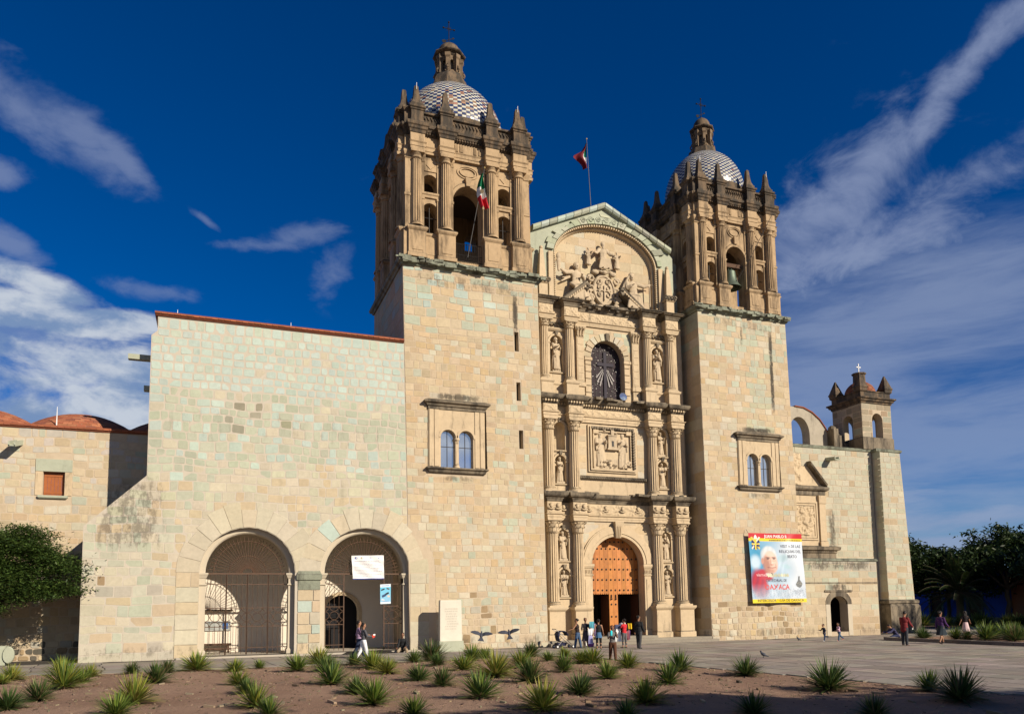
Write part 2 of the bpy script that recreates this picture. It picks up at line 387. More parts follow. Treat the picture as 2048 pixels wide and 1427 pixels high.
def stones(mp, u0f, u1f, v0, v1, holes, style, out):
    """rows of uneven blocks -> list of (pts front, pts back, tint, centre)"""
    v = v0
    while v < v1-.08:
        h = random.uniform(*style(0, v)['h'])
        if v+h > v1-.14: h = v1-v
        vm = v+h/2
        a, b = u0f(vm), u1f(vm)
        a = max(a, u0f(v+.02), u0f(v+h-.02)) if True else a
        b = min(b, u1f(v+.02), u1f(v+h-.02))
        cuts = []
        for hl in holes:
            g = hl['m']; gh = grow(hl, g) if g else hl
            sp = None
            for q in (v+.02, vm, v+h-.02):
                s_ = hole_span(gh, q)
                if s_: sp = s_ if sp is None else (min(sp[0], s_[0]), max(sp[1], s_[1]))
            if sp and h: cuts.append(sp)
        segs = [(a, b)]
        for c0, c1 in cuts:
            ns = []
            for s0, s1 in segs:
                if c1 <= s0 or c0 >= s1: ns.append((s0, s1)); continue
                if c0 > s0: ns.append((s0, c0))
                if c1 < s1: ns.append((c1, s1))
            segs = ns
        for s0, s1 in segs:
            u = s0
            while u < s1-.05:
                st = style(u, vm); w = random.uniform(*st['w'])
                if u+w > s1-.16: w = s1-u
                out.append(one_stone(mp, u, u+w, v, v+h, st)); u += w
        v += h
def wob(u, v): return .05*math.sin(u*.83+v*2.1)+.035*math.sin(u*2.3+v*.7+1.3)
def one_stone(mp, a, b, c, d, st):
    g = st['gap']; k = st.get('rag', .02); r = min(st.get('round', .05), (b-a)*.35, (d-c)*.35)
    wv = st.get('wave', 0)
    def J(): return random.uniform(-k, k)
    a += g/2; b -= g/2; c += g/2; d -= g/2
    A, B, C, D = (a+J()*.6, c+J()*.6), (b+J()*.6, c+J()*.6), (b+J()*.6, d+J()*.6), (a+J()*.6, d+J()*.6)
    if wv: A, B, C, D = [(p[0], p[1]+wv*wob(p[0], p[1])) for p in (A, B, C, D)]
    def ch(p, q, t): return (p[0]+(q[0]-p[0])*t, p[1]+(q[1]-p[1])*t)
    tw, th = r/(b-a), r/(d-c)
    front = []
    for P_, Q0, t0_, Q1, t1_ in ((A, D, th, B, tw), (B, A, tw, C, th), (C, B, th, D, tw), (D, C, tw, A, th)):
        p0 = ch(P_, Q0, t0_); p1 = ch(P_, Q1, t1_); m_ = (P_[0]*.5+p0[0]*.25+p1[0]*.25, P_[1]*.5+p0[1]*.25+p1[1]*.25); front += [p0, m_, p1]
    z = st.get('proud', .022)*random.uniform(.6, 1.3)*.62; e = st.get('edge', .014)
    cu, cv = (a+b)/2, (c+d)/2
    tilt = (random.uniform(-1, 1)*.006, random.uniform(-1, 1)*.006)
    fr = []
    for p in front:
        q = (p[0]+(cu-p[0])*min(.4, e*2/(b-a)), p[1]+(cv-p[1])*min(.4, e*2/(d-c)))
        fr.append(mp(q[0], q[1], z+tilt[0]*(q[0]-cu)/(b-a)*2+tilt[1]*(q[1]-cv)/(d-c)*2))
    bk = [mp(p[0], p[1], -.01) for p in front]
    return fr, bk, st['pal'](cu, cv), mp(cu, cv, 0), (b-a)*(d-c)
def emit_stone(mb, s):
    fr, bk, col = s[:3]
    f = mb.loop(fr); k = mb.loop(bk); n = len(f)
    mb.face(f, col)
    for i in range(n): mb.face((k[i], k[(i+1) % n], f[(i+1) % n], f[i]), col)
def place_stones(lst, parent, material, limit=300, name='stone', stuff='stone_field'):
    def size(s):
        c = Vector(s[3]); d2 = (c.x-CAMX)**2+(c.y-CAMY)**2+(c.z-CAMZ)**2; return -s[4]/d2
    lst = sorted(lst, key=size)
    for s in lst[:limit]:
        mb = MB(); emit_stone(mb, s); raw_mesh(name, mb, material, parent, s[3])
    if len(lst) > limit:
        mb = MB()
        for s in lst[limit:]: emit_stone(mb, s)
        o = raw_mesh(stuff, mb, material, parent, None); o['kind'] = 'stuff'
def raw_mesh(name, s, material, parent, origin):
    me = bpy.data.meshes.new(name); o3 = origin or (0, 0, 0)
    me.from_pydata([(p[0]-o3[0], p[1]-o3[1], p[2]-o3[2]) for p in s.v], [], s.f)
    a = me.color_attributes.new('tint', 'FLOAT_COLOR', 'CORNER')
    cols = []
    for f, c in zip(s.f, s.c): cols += [c[0], c[1], c[2], 1.0]*len(f)
    a.data.foreach_set('color', cols); me.materials.append(material)
    return link(name, me, parent, None, origin)
def voussoirs(mp, uc, vs, r0, r1, n, a0, a1, proud, pal, lst, ky=1.0, gap=.02):
    """ring of wedge stones"""
    for i in range(n):
        t0 = a0+(a1-a0)*i/n; t1 = a0+(a1-a0)*(i+1)/n; g0 = gap/2/r0
        rr = r1*random.uniform(.94, 1.08)
        pts = []
        for r, ts in ((r0, (t0+g0, (t0+t1)/2, t1-g0)), (rr, (t1-g0*.7, (t0+t1)/2, t0+g0*.7))):
            for q in ts: pts.append((uc+r*math.cos(q), vs+ky*r*math.sin(q)))
        z = proud*random.uniform(.8, 1.2); cu = sum(p[0] for p in pts)/6; cv = sum(p[1] for p in pts)/6
        fr = [mp(p[0]+(cu-p[0])*.03, p[1]+(cv-p[1])*.03, z) for p in pts]; bk = [mp(p[0], p[1], -.01) for p in pts]
        lst.append((fr, bk, pal(cu, cv), mp(cu, cv, 0), 1.0))
# ================================================================== ground, plaza, bed, kerbs
gm = mat('bare_ground', (.16, .125, .095), .95, .3, 1.2, .02, 6.)
mb = MB(); mb.poly([(-6000, -3000, -.06), (6000, -3000, -.06), (6000, 9000, -.06), (-6000, 9000, -.06)])
g = mb.build('ground', gm); tag(g, None, None, kind='structure')
# garden bed soil: gently uneven sheet with scattered clods
soil_m, t, b = new_mat('reddish_gravel_soil'); v = pos_vec(t)
b.inputs['Roughness'].default_value = .95; b.inputs['Specular IOR Level'].default_value = .1
n_a = Noise(v, .35, 4, .6, t); n_b = Noise(v, 38., 5, .7, t); n_c = Noise(v, 5., 5, .6, t)
base = Mix(SStep(n_a, .35, .65, t), (.33, .215, .150), (.265, .165, .115), t)
base = Mix(SStep(n_c, .56, .72, t), base, (.185, .13, .085), t)
base = Mix(Mth('MULTIPLY', SStep(n_b, .45, .75, t), .55, tree=t), base, (.40, .275, .20), t)
base = Mix(Mth('MULTIPLY', SStep(Noise(v, 60., 3, .6, t), .58, .66, t), .6, tree=t), base, (.10, .065, .045), t)
t.links.new(base, b.inputs['Base Color'])
bn = t.nodes.new('ShaderNodeBump'); bn.inputs['Distance'].default_value = .035; t.links.new(Mth('ADD', n_b, Mth('MULTIPLY', n_c, 2., tree=t), tree=t), bn.inputs['Height']); t.links.new(bn.outputs[0], b.inputs['Normal'])
def bed_right(y): return 3.05 + (-7.5-y)*.135
mb = MB(); ys = np.linspace(-36, -7.75, 96); NX = 120
idx = []
for y in ys:
    row = []
    for i in range(NX):
        x = -24 + (bed_right(y)+24)*i/(NX-1)
        edge = min(1, min((-7.75-y), (bed_right(y)-x))/1.0)
        z = .012 + max(0, edge)*(.05 + .045*math.sin(x*.9+y*.5)*math.sin(y*.8-x*.3) + random.uniform(-.012, .012))
        row.append(mb.pt((x, y, z)))
    idx.append(row)
for a, b_ in zip(idx[:-1], idx[1:]):
    for i in range(NX-1): mb.face((a[i], a[i+1], b_[i+1], b_[i]))
tag(mb.build('garden_bed', soil_m, smooth='all'), None, None, kind='structure')
BED_BVH = BVHTree.FromPolygons([Vector(p) for p in mb.v], mb.f)
def bed_z(x, y):
    h = BED_BVH.ray_cast(Vector((x, y, 5)), Vector((0, 0, -1))); return h[0].z if h[0] else 0.
# litter on the soil
mb = MB()
for i in range(5200):
    y = -34 + 26*random.random(); x = random.uniform(-23, bed_right(y)-.1); s = random.uniform(.006, .026) if random.random() < .93 else random.uniform(.03, .07); z = bed_z(x, y); a = random.uniform(0, PI)
    mb.obox((x, y, z+s*.3), Vector((math.cos(a), math.sin(a), .1))*s*random.uniform(1, 2.4), Vector((-math.sin(a), math.cos(a), 0))*s*.6, (0, 0, s*.5), jit(random.choice([(.22, .15, .09), (.12, .085, .06), (.34, .25, .17), (.30, .26, .16)]), .3))
tag(mb.build('gravel', M['leaf']), 'loose twigs, pebbles and dry leaf scraps on the reddish soil of the bed', 'gravel', kind='stuff')
# low weeds and dry grass tufts here and there on the soil
mb = MB()
for i in range(420):
    y = -34+26*random.random(); x = random.uniform(-23, bed_right(y)-.1); z = bed_z(x, y); col_ = random.choice([(.10, .13, .03), (.16, .15, .05), (.22, .17, .08), (.08, .11, .03)])
    for k in range(random.randint(4, 11)):
        a = random.uniform(0, 2*PI); l = random.uniform(.03, .10); q = Vector((x+random.gauss(0, .05), y+random.gauss(0, .05), z)); e = q+Vector((math.cos(a)*l, math.sin(a)*l, l*random.uniform(.3, 1))); s_ = Vector((-math.sin(a), math.cos(a), 0))*.006
        mb.poly([q-s_, q+s_, e], jit(col_, .3))
tag(mb.build('weeds', M['leaf']), 'scattered low weeds and dry grass tufts on the reddish soil', 'weeds', kind='stuff')
# sidewalk in front of the wing, plaza with large slabs
PZ = bpy.data.objects.new('plaza', None); COL.objects.link(PZ); tag(PZ, None, None, kind='structure')
mb = MB(); mb.poly([(-40, -7.75, .009), (3.05, -7.75, .009), (bed_right(-40), -40, .009), (90, -40, .009), (90, 40, .009), (-40, 40, .009)])
link('joint_bed', None, None) if False else None
jb = mb.build('plaza_bed', M['pave_joint'], PZ); 
PAV = (.245, .215, .18)
slabs = []
def slab(x0, x1, y0, y1, ang, ox, oy):
    g_ = .017; c, s = math.cos(ang), math.sin(ang)
    P = [(x0+g_, y0+g_), (x1-g_, y0+g_), (x1-g_, y1-g_), (x0+g_, y1-g_)]
    P = [(p[0]+random.uniform(-.012, .012), p[1]+random.uniform(-.012, .012)) for p in P]
    P = [(ox+p[0]*c-p[1]*s, oy+p[0]*s+p[1]*c) for p in P]
    cx = sum(p[0] for p in P)/4; cy = sum(p[1] for p in P)/4
    return P, (cx, cy)
def paved(cx, cy):
    if cy > -.2 and cx < 17.3: return False
    if cy < -7.75 and cx < bed_right(cy)+.05: return False
    if cx > 25.2 and cy < -5.4: return False
    if cx > 24.7 and cy > .4 : return cx > 36
    if cy > -.3 and cx < 24.6: return False
    return True
# square slabs in a worn grid, laid slightly off the church's line
for i in range(-30, 50):
    for j in range(-40, 34):
        w = 1.28; P, c = slab(i*w+.08*math.sin(j*1.7), (i+1)*w+.08*math.sin(j*1.7), j*1.12, (j+1)*1.12, math.radians(7), 0, 0)
        if -24 < c[0] < 62 and -34 < c[1] < 22 and paved(*c): slabs.append((P, c))
def slab_mesh(mb, P, c):
    z = .014+random.uniform(-.0015, .0015); col = jit(PAV, .2)
    tz = [z+random.uniform(-.002, .002) for _ in P]
    ins = [(p[0]+(c[0]-p[0])*.02, p[1]+(c[1]-p[1])*.02) for p in P]
    f = [mb.pt((p[0], p[1], q)) for p, q in zip(ins, tz)]; k = [mb.pt((p[0], p[1], -.01)) for p in P]
    mb.face(f, col)
    for i in range(4): mb.face((k[i], k[(i+1) % 4], f[(i+1) % 4], f[i]), col)
def in_view(c, z=0):
    d = Vector((c[0]-CAMX, c[1]-CAMY, z-CAMZ)); f = d.dot(F)
    if f < 1: return False
    u = 1024+1551.31*d.dot(Rv)/f; v = 1058.53-1551.31*d.dot(Uv)/f
    return -60 < u < 2110 and v < 1500
slabs.sort(key=lambda s: (not in_view(s[1]), (s[1][0]-CAMX)**2+(s[1][1]-CAMY)**2))
for P, c in slabs[:300]:
    mb = MB(); slab_mesh(mb, P, c); raw_mesh('paver', mb, M['pave'], PZ, (c[0], c[1], 0))
mb = MB()
for P, c in slabs[300:]: slab_mesh(mb, P, c)
o = raw_mesh('paver_field', mb, M['pave'], PZ, None); o['kind'] = 'stuff'
# kerb stones along the bed
mb = MB(); KB = MB()
kerbs = []
x = -24.
while x < 3.0:
    w = random.uniform(.7, 1.2); kerbs.append(((x+w/2, -7.70), (w/2-.012, 0), (0, .09))); x += w
y = -7.8
while y > -34:
    w = random.uniform(.7, 1.2); cx = bed_right(y-w/2)+.06; kerbs.append(((cx, y-w/2), (0, w/2-.012), (.09, 0))); y -= w
KP = bpy.data.objects.new('bed_kerb', None); COL.objects.link(KP); tag(KP, None, None, kind='structure')
for c, a, b_ in kerbs:
    mb = MB(); mb.obox((c[0], c[1], .0), (a[0], a[1], 0), (b_[0], b_[1], 0), (0, 0, .045+random.uniform(-.015, .012)), jit((.24, .22, .18), .15)); raw_mesh('kerb_stone', mb, M['pave'], KP, (c[0], c[1], 0))
# raised planter on the right with a dark stone kerb
KP2 = bpy.data.objects.new('planter_kerb', None); COL.objects.link(KP2); tag(KP2, None, None, kind='structure')
def kerbrun(x0, y0, x1, y1, h=.2, w=.17):
    n = max(1, int(math.hypot(x1-x0, y1-y0)/1.1)); dx, dy = (x1-x0)/n, (y1-y0)/n; l = math.hypot(dx, dy)
    for i in range(n):
        cx, cy = x0+dx*(i+.5), y0+dy*(i+.5); mb = MB()
        mb.obox((cx, cy, h/2), (dx/2*.985, dy/2*.985, 0), (-dy/l*w, dx/l*w, 0), (0, 0, h/2+random.uniform(-.01, .01)), jit((.15, .13, .11), .15)); raw_mesh('kerb_stone', mb, M['pave'], KP2, (cx, cy, 0))
kerbrun(25.0, -5.6, 25.0, -26); kerbrun(25.2, -5.4, 46, -5.4)
mb = MB(); mb.poly([(25.1, -5.5, .13), (46, -5.5, .13), (46, -40, .13), (25.1, -40, .13)]); tag(mb.build('planter_soil', soil_m), None, None, kind='structure')
mb = MB(); mb.poly([(40, 8, .1), (62, 8, .1), (62, 40, .1), (40, 40, .1)]); tag(mb.build('far_planter_soil', soil_m), None, None, kind='structure')
# hills far to the right
hm = mat('hazed_hill_forest', (.055, .085, .12), .95, .15, .01)  # haze of distance is put into the forest colour as blue
mb = MB(); rows = []
for j in range(5):
    r = []
    for i in range(90):
        a = math.radians(20 + i*1.0); d = 3600+j*500
        hgt = (118+38*math.sin(i*.21+.5)+22*math.sin(i*.55+1)+9*math.sin(i*1.3))*[0, .55, .85, 1, .4][j]
        r.append(mb.pt((CAMX+d*math.sin(a), CAMY+d*math.cos(a), hgt-2)))
    rows.append(r)
for a, b_ in zip(rows[:-1], rows[1:]):
    for i in range(89): mb.face((a[i], a[i+1], b_[i+1], b_[i]))
tag(mb.build('hills', hm, smooth='all'), None, None, kind='structure')
# ================================================================== entrance wing (two arches) and the range behind it
def front(y): return lambda u, v, w: (u, y-w, v)
def pal_wing(u, v):
    k = (v-7.5)/4 + math.sin(u*.7)*.25 + math.sin(v*1.3+u*.2)*.2
    if v > 13.2: return pick([((.39, .455, .40), 7), (AQUA, 3), (PALE, .8), ((.40, .44, .355), 2)])
    if v > 9.3+.6*math.sin(u*.6):
        if 10.4 < v < 12.6 and -12.4 < u < -8.6 and random.random() < .15: return jit((.25, .23, .165), .25)
        return pick([(GREEN, 4), ((.37, .39, .29), 4), (AQUA, 2.0), (PALE, 2.5)])
    if v > 6.8: return pick([(PALE, 4), (CREAM, 3), (GREEN, 1.6), ((.43, .42, .30), 2)])
    if v < 3.2: return pick([(PALE, 7), (GREEN, .9), (CREAM, 2.2), (GREY, .3), ((.42, .39, .30), 3)])
    if u < -14: return pick([(PALE, 5), (GREEN, 1.6), ((.42, .405, .315), 3), (GREY, .5), (BROWN, .12), (CREAM, 1.5)])
    return pick([(CREAM, 5), (PALE, 5), (GREEN, .7)])
def st_wing(u, v):
    if v > 13.0: return dict(h=(.38, .46), w=(.36, .60), gap=.062, round=.07, rag=.022, proud=.009, edge=.012, pal=pal_wing, wave=.5)
    if v > 8.8: return dict(h=(.34, .52), w=(.34, .72), gap=.044, round=.07, rag=.035, proud=.012, edge=.014, pal=pal_wing, wave=1.0)
    if v > 3.2: return dict(h=(.34, .50), w=(.34, .78), gap=.03, round=.05, rag=.025, proud=.011, edge=.012, pal=pal_wing, wave=.8)
    return dict(h=(.34, .58), w=(.38, 1.15), gap=.030, round=.05, rag=.035, proud=.012, edge=.014, pal=pal_wing, wave=.8)
wing = thing('entrance_wing', 'broad pale green and cream stone wing with two gated round arches', 'building', (-10, 0, 0))
WX0, WX1, WTOP = -17.72, -1.2, 16.75
tops = [(-17.72, 6.3), (-15.12, 8.8), (-15.119, 15.75), (-14.85, 16.0), (-14.849, WTOP), (WX1, WTOP)]
SPR = 4.15
A1 = H(-10.42, 2.25, .10, SPR, m=.75); A2 = H(-4.58, 2.35, .10, SPR, m=.75)
mp = front(0)
mb = MB(); strip_wall(mb, mp, WX0, WX1, 0, tops, [A1, A2], .62)
# closed volume behind: left flank, roof, back
fl = [(-17.72, 0), (-17.72, 6.3), (-15.12, 8.8), (-15.119, 15.75), (-14.85, 16.0), (-14.849, WTOP), (WX1, WTOP)]
for (a, va), (b_, vb) in zip(fl[:-1], fl[1:]): mb.poly([(a, 0, va), (b_, 0, vb), (b_, 6.5, vb), (a, 6.5, va)])
mb.poly([(u, 6.5, v) for u, v in fl]+[(WX1, 6.5, 0)])
mb.build('wall', M['mortar_pale'], wing)
lst = []
def uL(v):
    if v < 6.3: return WX0
    if v < 8.8: return WX0+(v-6.3)*2.6/2.5
    return -15.12 if v < 15.75 else -14.85
stones(mp, uL, lambda v: -2.62+.40*(1-v/21.25), 0.0, 16.72, [A1, A2], st_wing, lst)
VS = []
pv = lambda u, v: pick([(PALE, 6), ((.46, .40, .285), 4), (AQUA, .3)])
for A in (A1, A2):
    voussoirs(mp, A['uc'], SPR, A['r']+.01, A['r']+1.05, 13, 0.0, PI, .022, pv, VS, gap=.010)
# large jamb blocks beside the arches
JB = []
for x0_, x1_ in ((A1['uc']-A1['r']-1.05, A1['uc']-A1['r']), (A1['uc']+A1['r'], -7.47-.56), (A2['uc']+A2['r'], A2['uc']+A2['r']+1.05)):
    if x1_-x0_ > .15: stones(lambda u, v, w: (u, -w-.012, v), lambda v, a=x0_: a, lambda v, b=x1_: b, .05, SPR, [], lambda u, v: dict(h=(.5, .8), w=(.55, 1.3), gap=.016, round=.02, rag=.006, proud=.03, edge=.010, pal=lambda u, v: pick([(PALE, 5), (CREAM, 3), (GREEN, .5)])), JB)
place_stones(JB, wing, M['stone'], 60, 'jamb_block')
for s in VS:
    mb = MB(); emit_stone(mb, s); raw_mesh('voussoir', mb, M['stone'], wing, s[3])
place_stones(lst, wing, M['stone'], 300)
# second, narrower order of each arch: plain ring, impost and pilaster
for A in (A1, A2):
    mb = MB(); n = 24; y0, y1 = .30, .95; ri, ro = A['r']-.27, A['r']+.02
    sec = lambda r, y: [(A['uc']+r*math.cos(PI*i/n), y, SPR+r*math.sin(PI*i/n)) for i in range(n+1)]
    for (r0, ya), (r1, yb) in zip([(ro, y0), (ri+.06, y0), (ri, y0+.06), (ri, y1), (ro, y1)][:-1], [(ri+.06, y0), (ri, y0+.06), (ri, y1), (ro, y1)]):
        p, q = sec(r0, ya), sec(r1, yb)
        for i in range(n): mb.poly([p[i], p[i+1], q[i+1], q[i]])
    mb.build('inner_arch', M['plaster'], wing, smooth=True)
    for s in (-1, 1):
        x = A['uc']+s*(A['r']-.10)
        mb = MB(); mb.box(x-.19, x+.19, .32, .95, .1, SPR-.28); mb.prof(x-.2, x+.2, .96, .30, [(0, .1), (.05, .12), (.05, .32), (0, .38)]); mb.build('pilaster', M['plaster'], wing)
        mb = MB(); mb.prof(x-.19, x+.19, .96, .30, [(0, SPR-.62), (.05, SPR-.60), (.05, SPR-.54), (0, SPR-.52), (0, SPR-.28), (.03, SPR-.26), (.10, SPR-.10), (.12, SPR-.08), (.12, SPR), (0, SPR+.003)]); mb.build('impost', M['plaster'], wing)
# greenish repaired pier cap between the arches
mb = MB(); xm = -7.47; mb.prof(xm-.55, xm+.55, .1, -.03, [(0, 3.3), (.0, 3.75), (.07, 3.8), (.09, 4.05), (.05, 4.1), (-.05, 4.35), (-.3, 4.38)]); mb.build('pier_cap', M['green_cornice'], wing)
lst = []
stones(mp=lambda u, v, w: (u, -.025-w, v), u0f=lambda v: xm-.57, u1f=lambda v: xm+.57, v0=.05, v1=3.3, holes=[], style=lambda u, v: dict(h=(.42, .62), w=(.38, .8), gap=.03, round=.02, rag=.008, proud=.02, edge=.01, pal=lambda u, v: pick([(AQUA, 4), (CREAM, 3), (PALE, 2), (GREEN, 2)])), out=lst)
place_stones(lst, wing, M['stone'], 300)
# brick coping with a thin overhang, seen as a dark red line
def coping(name, x0, x1, y0, y1, z, parent, over=.14):
    mb = MB(); mb.stack([(x0-over*.5, x1, y0-over*.5, y1, z), (x0-over, x1, y0-over, y1, z+.08), (x0-over, x1, y0-over, y1, z+.20)]); mb.build(name, M['brick_plain'], parent)
    mb = MB(); x = x0-over
    while x < x1-.1:
        mb.box(x+.01, min(x+.27, x1), y0-over-.035, y0-.02, z+.085, z+.135, jit((.30, .10, .05), .3)); x += .29
    o = mb.build('coping_brick', M['brick'], parent); o['kind'] = 'stuff'
coping('coping', -14.85, -2.56, 0, 6.4, WTOP, wing)
mb = MB(); mb.stack([(WX0-.03, WX0+.0, -.05, 3, 6.3), (WX0-.03, WX0+.0, -.05, 3, 6.32)]); 
# waterspouts on the left flank
for z, l in ((14.75, 1.1), (13.2, .35)):
    mb = MB(); mb.box(-15.1-l, -15.1, .9, 1.25, z, z+.08); mb.box(-15.1-l, -15.1, .9, .98, z+.08, z+.25); mb.box(-15.1-l, -15.1, 1.17, 1.25, z+.08, z+.25); mb.build('waterspout', M['green'], wing)
# porch inside the wing: floor, back wall, ceiling, side walls
mb = MB(); mb.box(-13.6, -.9, -.32, 4.2, -.05, .10); mb.build('porch_floor', M['floor'], wing)
mb = MB(); D_ = H(-5.2, .92, .1, 2.15); BK = front(3.9)
strip_wall(mb, BK, -13.6, -.9, .1, [(-13.6, 6.9), (-.9, 6.9)], [D_], .5)
mb.poly([(-13.6, .62, .1), (-13.6, 3.9, .1), (-13.6, 3.9, 6.9), (-13.6, .62, 6.9)]); mb.poly([(-.9, .62, .1), (-.9, 3.9, .1), (-.9, 3.9, 6.9), (-.9, .62, 6.9)])
mb.poly([(-13.6, .62, 6.9), (-.9, .62, 6.9), (-.9, 3.9, 6.9), (-13.6, 3.9, 6.9)])
# cross wall between the two bays
mb.box(-7.85, -7.1, .62, 1.0, .1, 6.88)
mb.build('porch_wall', mat('porch_plaster', (.68, .61, .50), .9, .06, 2., .003, 10., grime=.06), wing)
mb = MB(); mb.poly([(-6.4, 4.6, .1), (-4, 4.6, .1), (-4, 4.6, 3.6), (-6.4, 4.6, 3.6)]); mb.poly([(-6.4, 4.35, .1), (-6.4, 4.6, .1), (-6.4, 4.6, 3.6), (-6.4, 4.35, 3.6)]); mb.build('dark_passage', M['matte_black'], wing)  # black sheets paint in the shade of the unlit passage
mb = MB(); n = 14; r0, r1 = .93, 1.12
for i in range(n):
    a, b_ = PI*i/n, PI*(i+1)/n
    mb.stack([], None) if False else mb.loft([[(-5.2+r*math.cos(q), y, 2.15+r*math.sin(q)) for r, y in ((r0, 3.9), (r0, 3.84), (r1, 3.84), (r1, 3.9))] for q in (a, b_)])
for s in (-1, 1): mb.box(-5.2+s*1.025-.095, -5.2+s*1.025+.095, 3.84, 3.9, .1, 2.15)
mb.build('door_surround', M['carved'], wing)
# notice boards and bench inside the left bay: separate things
o = thing('bench', 'long dark wooden bench against the back wall inside the left arch', 'bench', (-11.9, 3.5, .1))
mb = MB(); mb.box(-13.1, -11.05, 3.3, 3.75, .50, .58); mb.build('seat', solid('bench_wood', (.09, .05, .03)), o)
for x in (-12.9, -11.2):
    mb = MB(); mb.box(x-.05, x+.05, 3.34, 3.7, .1, .5); mb.build('leg', solid('bench_wood', (.09, .05, .03)), o)
mb = MB(); mb.box(-13.1, -11.05, 3.5, 3.54, .25, .33); mb.build('stretcher', solid('bench_wood', (.09, .05, .03)), o)
o = thing('shelf', 'narrow dark wooden display shelf on the back wall above the bench', 'shelf', (-11.9, 3.8, 2.3))
mb = MB(); mb.box(-13.2, -11.0, 3.6, 3.89, 2.3, 2.36); mb.build('board', solid('bench_wood', (.09, .05, .03)), o)
mb = MB(); mb.box(-13.2, -11.1, 3.82, 3.89, 1.25, 1.75); mb.build('display_panel', solid('panel', (.35, .36, .34)), o)
for x in (-12.9, -12.2, -11.5):
    mb = MB(); mb.box(x, x+.28, 3.79, 3.82, 1.35, 1.65); mb.build('picture', solid('picblue', (.05, .12, .30)) if x != -12.2 else solid('picgrey', (.3, .32, .3)), o)
# ------------------------------------------------------------------ iron gates
def quatre(mb, x, z, r, y):
    for k in range(4):
        cx, cz = x+(r if k in (0, 3) else -r), z+(r if k < 2 else -r); a0 = [PI, 1.5*PI, 0, .5*PI][[0, 1, 2, 3].index(k)]
        a0 = {0: PI, 1: -PI/2, 2: 0, 3: PI/2}[k]
        mb.tube([(cx+r*.92*math.cos(a0+PI/2*i/5), y, cz+r*.92*math.sin(a0+PI/2*i/5)) for i in range(6)], .016, 4)
def gate(A, label, leaf_gap):
    o = thing('iron_gate', label, 'gate', (A['uc'], .62, .1), 'wrought iron gates in the two arches')
    y = .62; xc = A['uc']; r = A['r']-.29
    mb = MB(); mb.box(xc-r, xc+r, y-.03, y+.03, SPR-.06, SPR+.02); mb.build('transom', M['iron'], o)
    mb = MB()
    for i in range(1, 30):
        a = PI*i/30; r1 = r*.93; r0 = r*(.14 if i % 2 else .14)
        mb.tube([(xc+r0*math.cos(a), y, SPR+r0*math.sin(a)), (xc+r1*math.cos(a), y, SPR+r1*math.sin(a))], .017, 4)
    mb.build('fanlight_bars', M['iron'], o, kind='stuff')
    for k, rr in (('fanlight_hoop', .13), ('fanlight_hoop', .45), ('fanlight_hoop', .82)):
        mb = MB(); mb.tube([(xc+r*rr*math.cos(PI*i/28), y, SPR+r*rr*math.sin(PI*i/28)) for i in range(29)], .02, 4); mb.build(k, M['iron'], o)
    def leaf(x0, x1):
        n = max(4, 2*int(round((x1-x0)/.44)))
        xs = [x0+(x1-x0)*i/n for i in range(n+1)]
        bars = MB()
        for i, x in enumerate(xs):
            if i in (0, n): continue
            bars.tube([(x, y, .16), (x, y, 1.55)], .012, 4); bars.tube([(x, y, 2.35), (x, y, SPR-.05)], .012, 4)
        bars.build('bars', M['iron'], o, kind='stuff')
        fr = MB()
        for x in (x0, x1): fr.box(x-.025, x+.025, y-.025, y+.025, .12, SPR-.05)
        fr.build('frame', M['iron'], o)
        for z in (.45, 1.5, 2.42, 3.6):
            rl = MB(); rl.box(x0, x1, y-.016, y+.016, z-.018, z+.018); rl.build('rail', M['iron'], o)
        orn = MB()
        for i in range(0, n, 2):
            for z in (1.74, 2.18): 
                if i+1 <= n: quatre(orn, xs[i+1], z, (x1-x0)/n*.95, y)
        orn.build('rosette_panel', M['iron'], o, kind='stuff')
    for a, b_ in leaf_gap: leaf(a, b_)
    return o
gate(A1, 'closed wrought iron gate with sunray fanlight filling the left arch', [(-12.40, -11.42), (-11.40, -10.43), (-10.41, -9.43), (-9.41, -8.44)])
gate(A2, 'wrought iron gate with its middle leaves open, below the white notice in the right arch', [(-6.60, -5.62), (-3.50, -2.52)])
# ------------------------------------------------------------------ lower range behind the wing, at the far left
conv = thing('convent_range', 'long lower stone range at the far left with shallow brick domes and one orange shutter', 'building', (-24, 3.25, 0))
BY, BT = 3.25, 11.45
WN = H(-19.55, .47, 8.12, 9.30, arch=False, m=.0)
mpb = front(BY)
mb = MB(); strip_wall(mb, mpb, -44, -14.9, 0, [(-44, BT), (-14.9, BT)], [WN], .32)
mb.poly([(-44, BY, BT), (-14.9, BY, BT), (-14.9, 20, BT), (-44, 20, BT)]); mb.poly([(-44, BY, 0), (-44, 20, 0), (-44, 20, BT), (-44, BY, BT)]); mb.build('wall', M['mortar'], conv)
def pal_conv(u, v):
    if v > 7.6: return pick([(CREAM, 4), (PALE, 4), (GREEN, 1.2), (TAN, 1.0), ((.42, .38, .32), 2)])
    return pick([(CREAM, 6), (WARM, 3), (PALE, 2), (TAN, 1.5), (GREY, .4)])
def st_conv(u, v): return dict(h=(.32, .46), w=(.30, .72), gap=.036, round=.06, rag=.03, proud=.014, edge=.014, pal=pal_conv, wave=.7)
lst = []
WNm = dict(WN); WNm['m'] = .0
WX = H(-19.55, .80, 8.0, 9.95, arch=False)
stones(mpb, lambda v: -27.5, lambda v: -15.0, .9, BT, [WX], st_conv, lst)
place_stones(lst, conv, M['stone'], 300)
lst = []
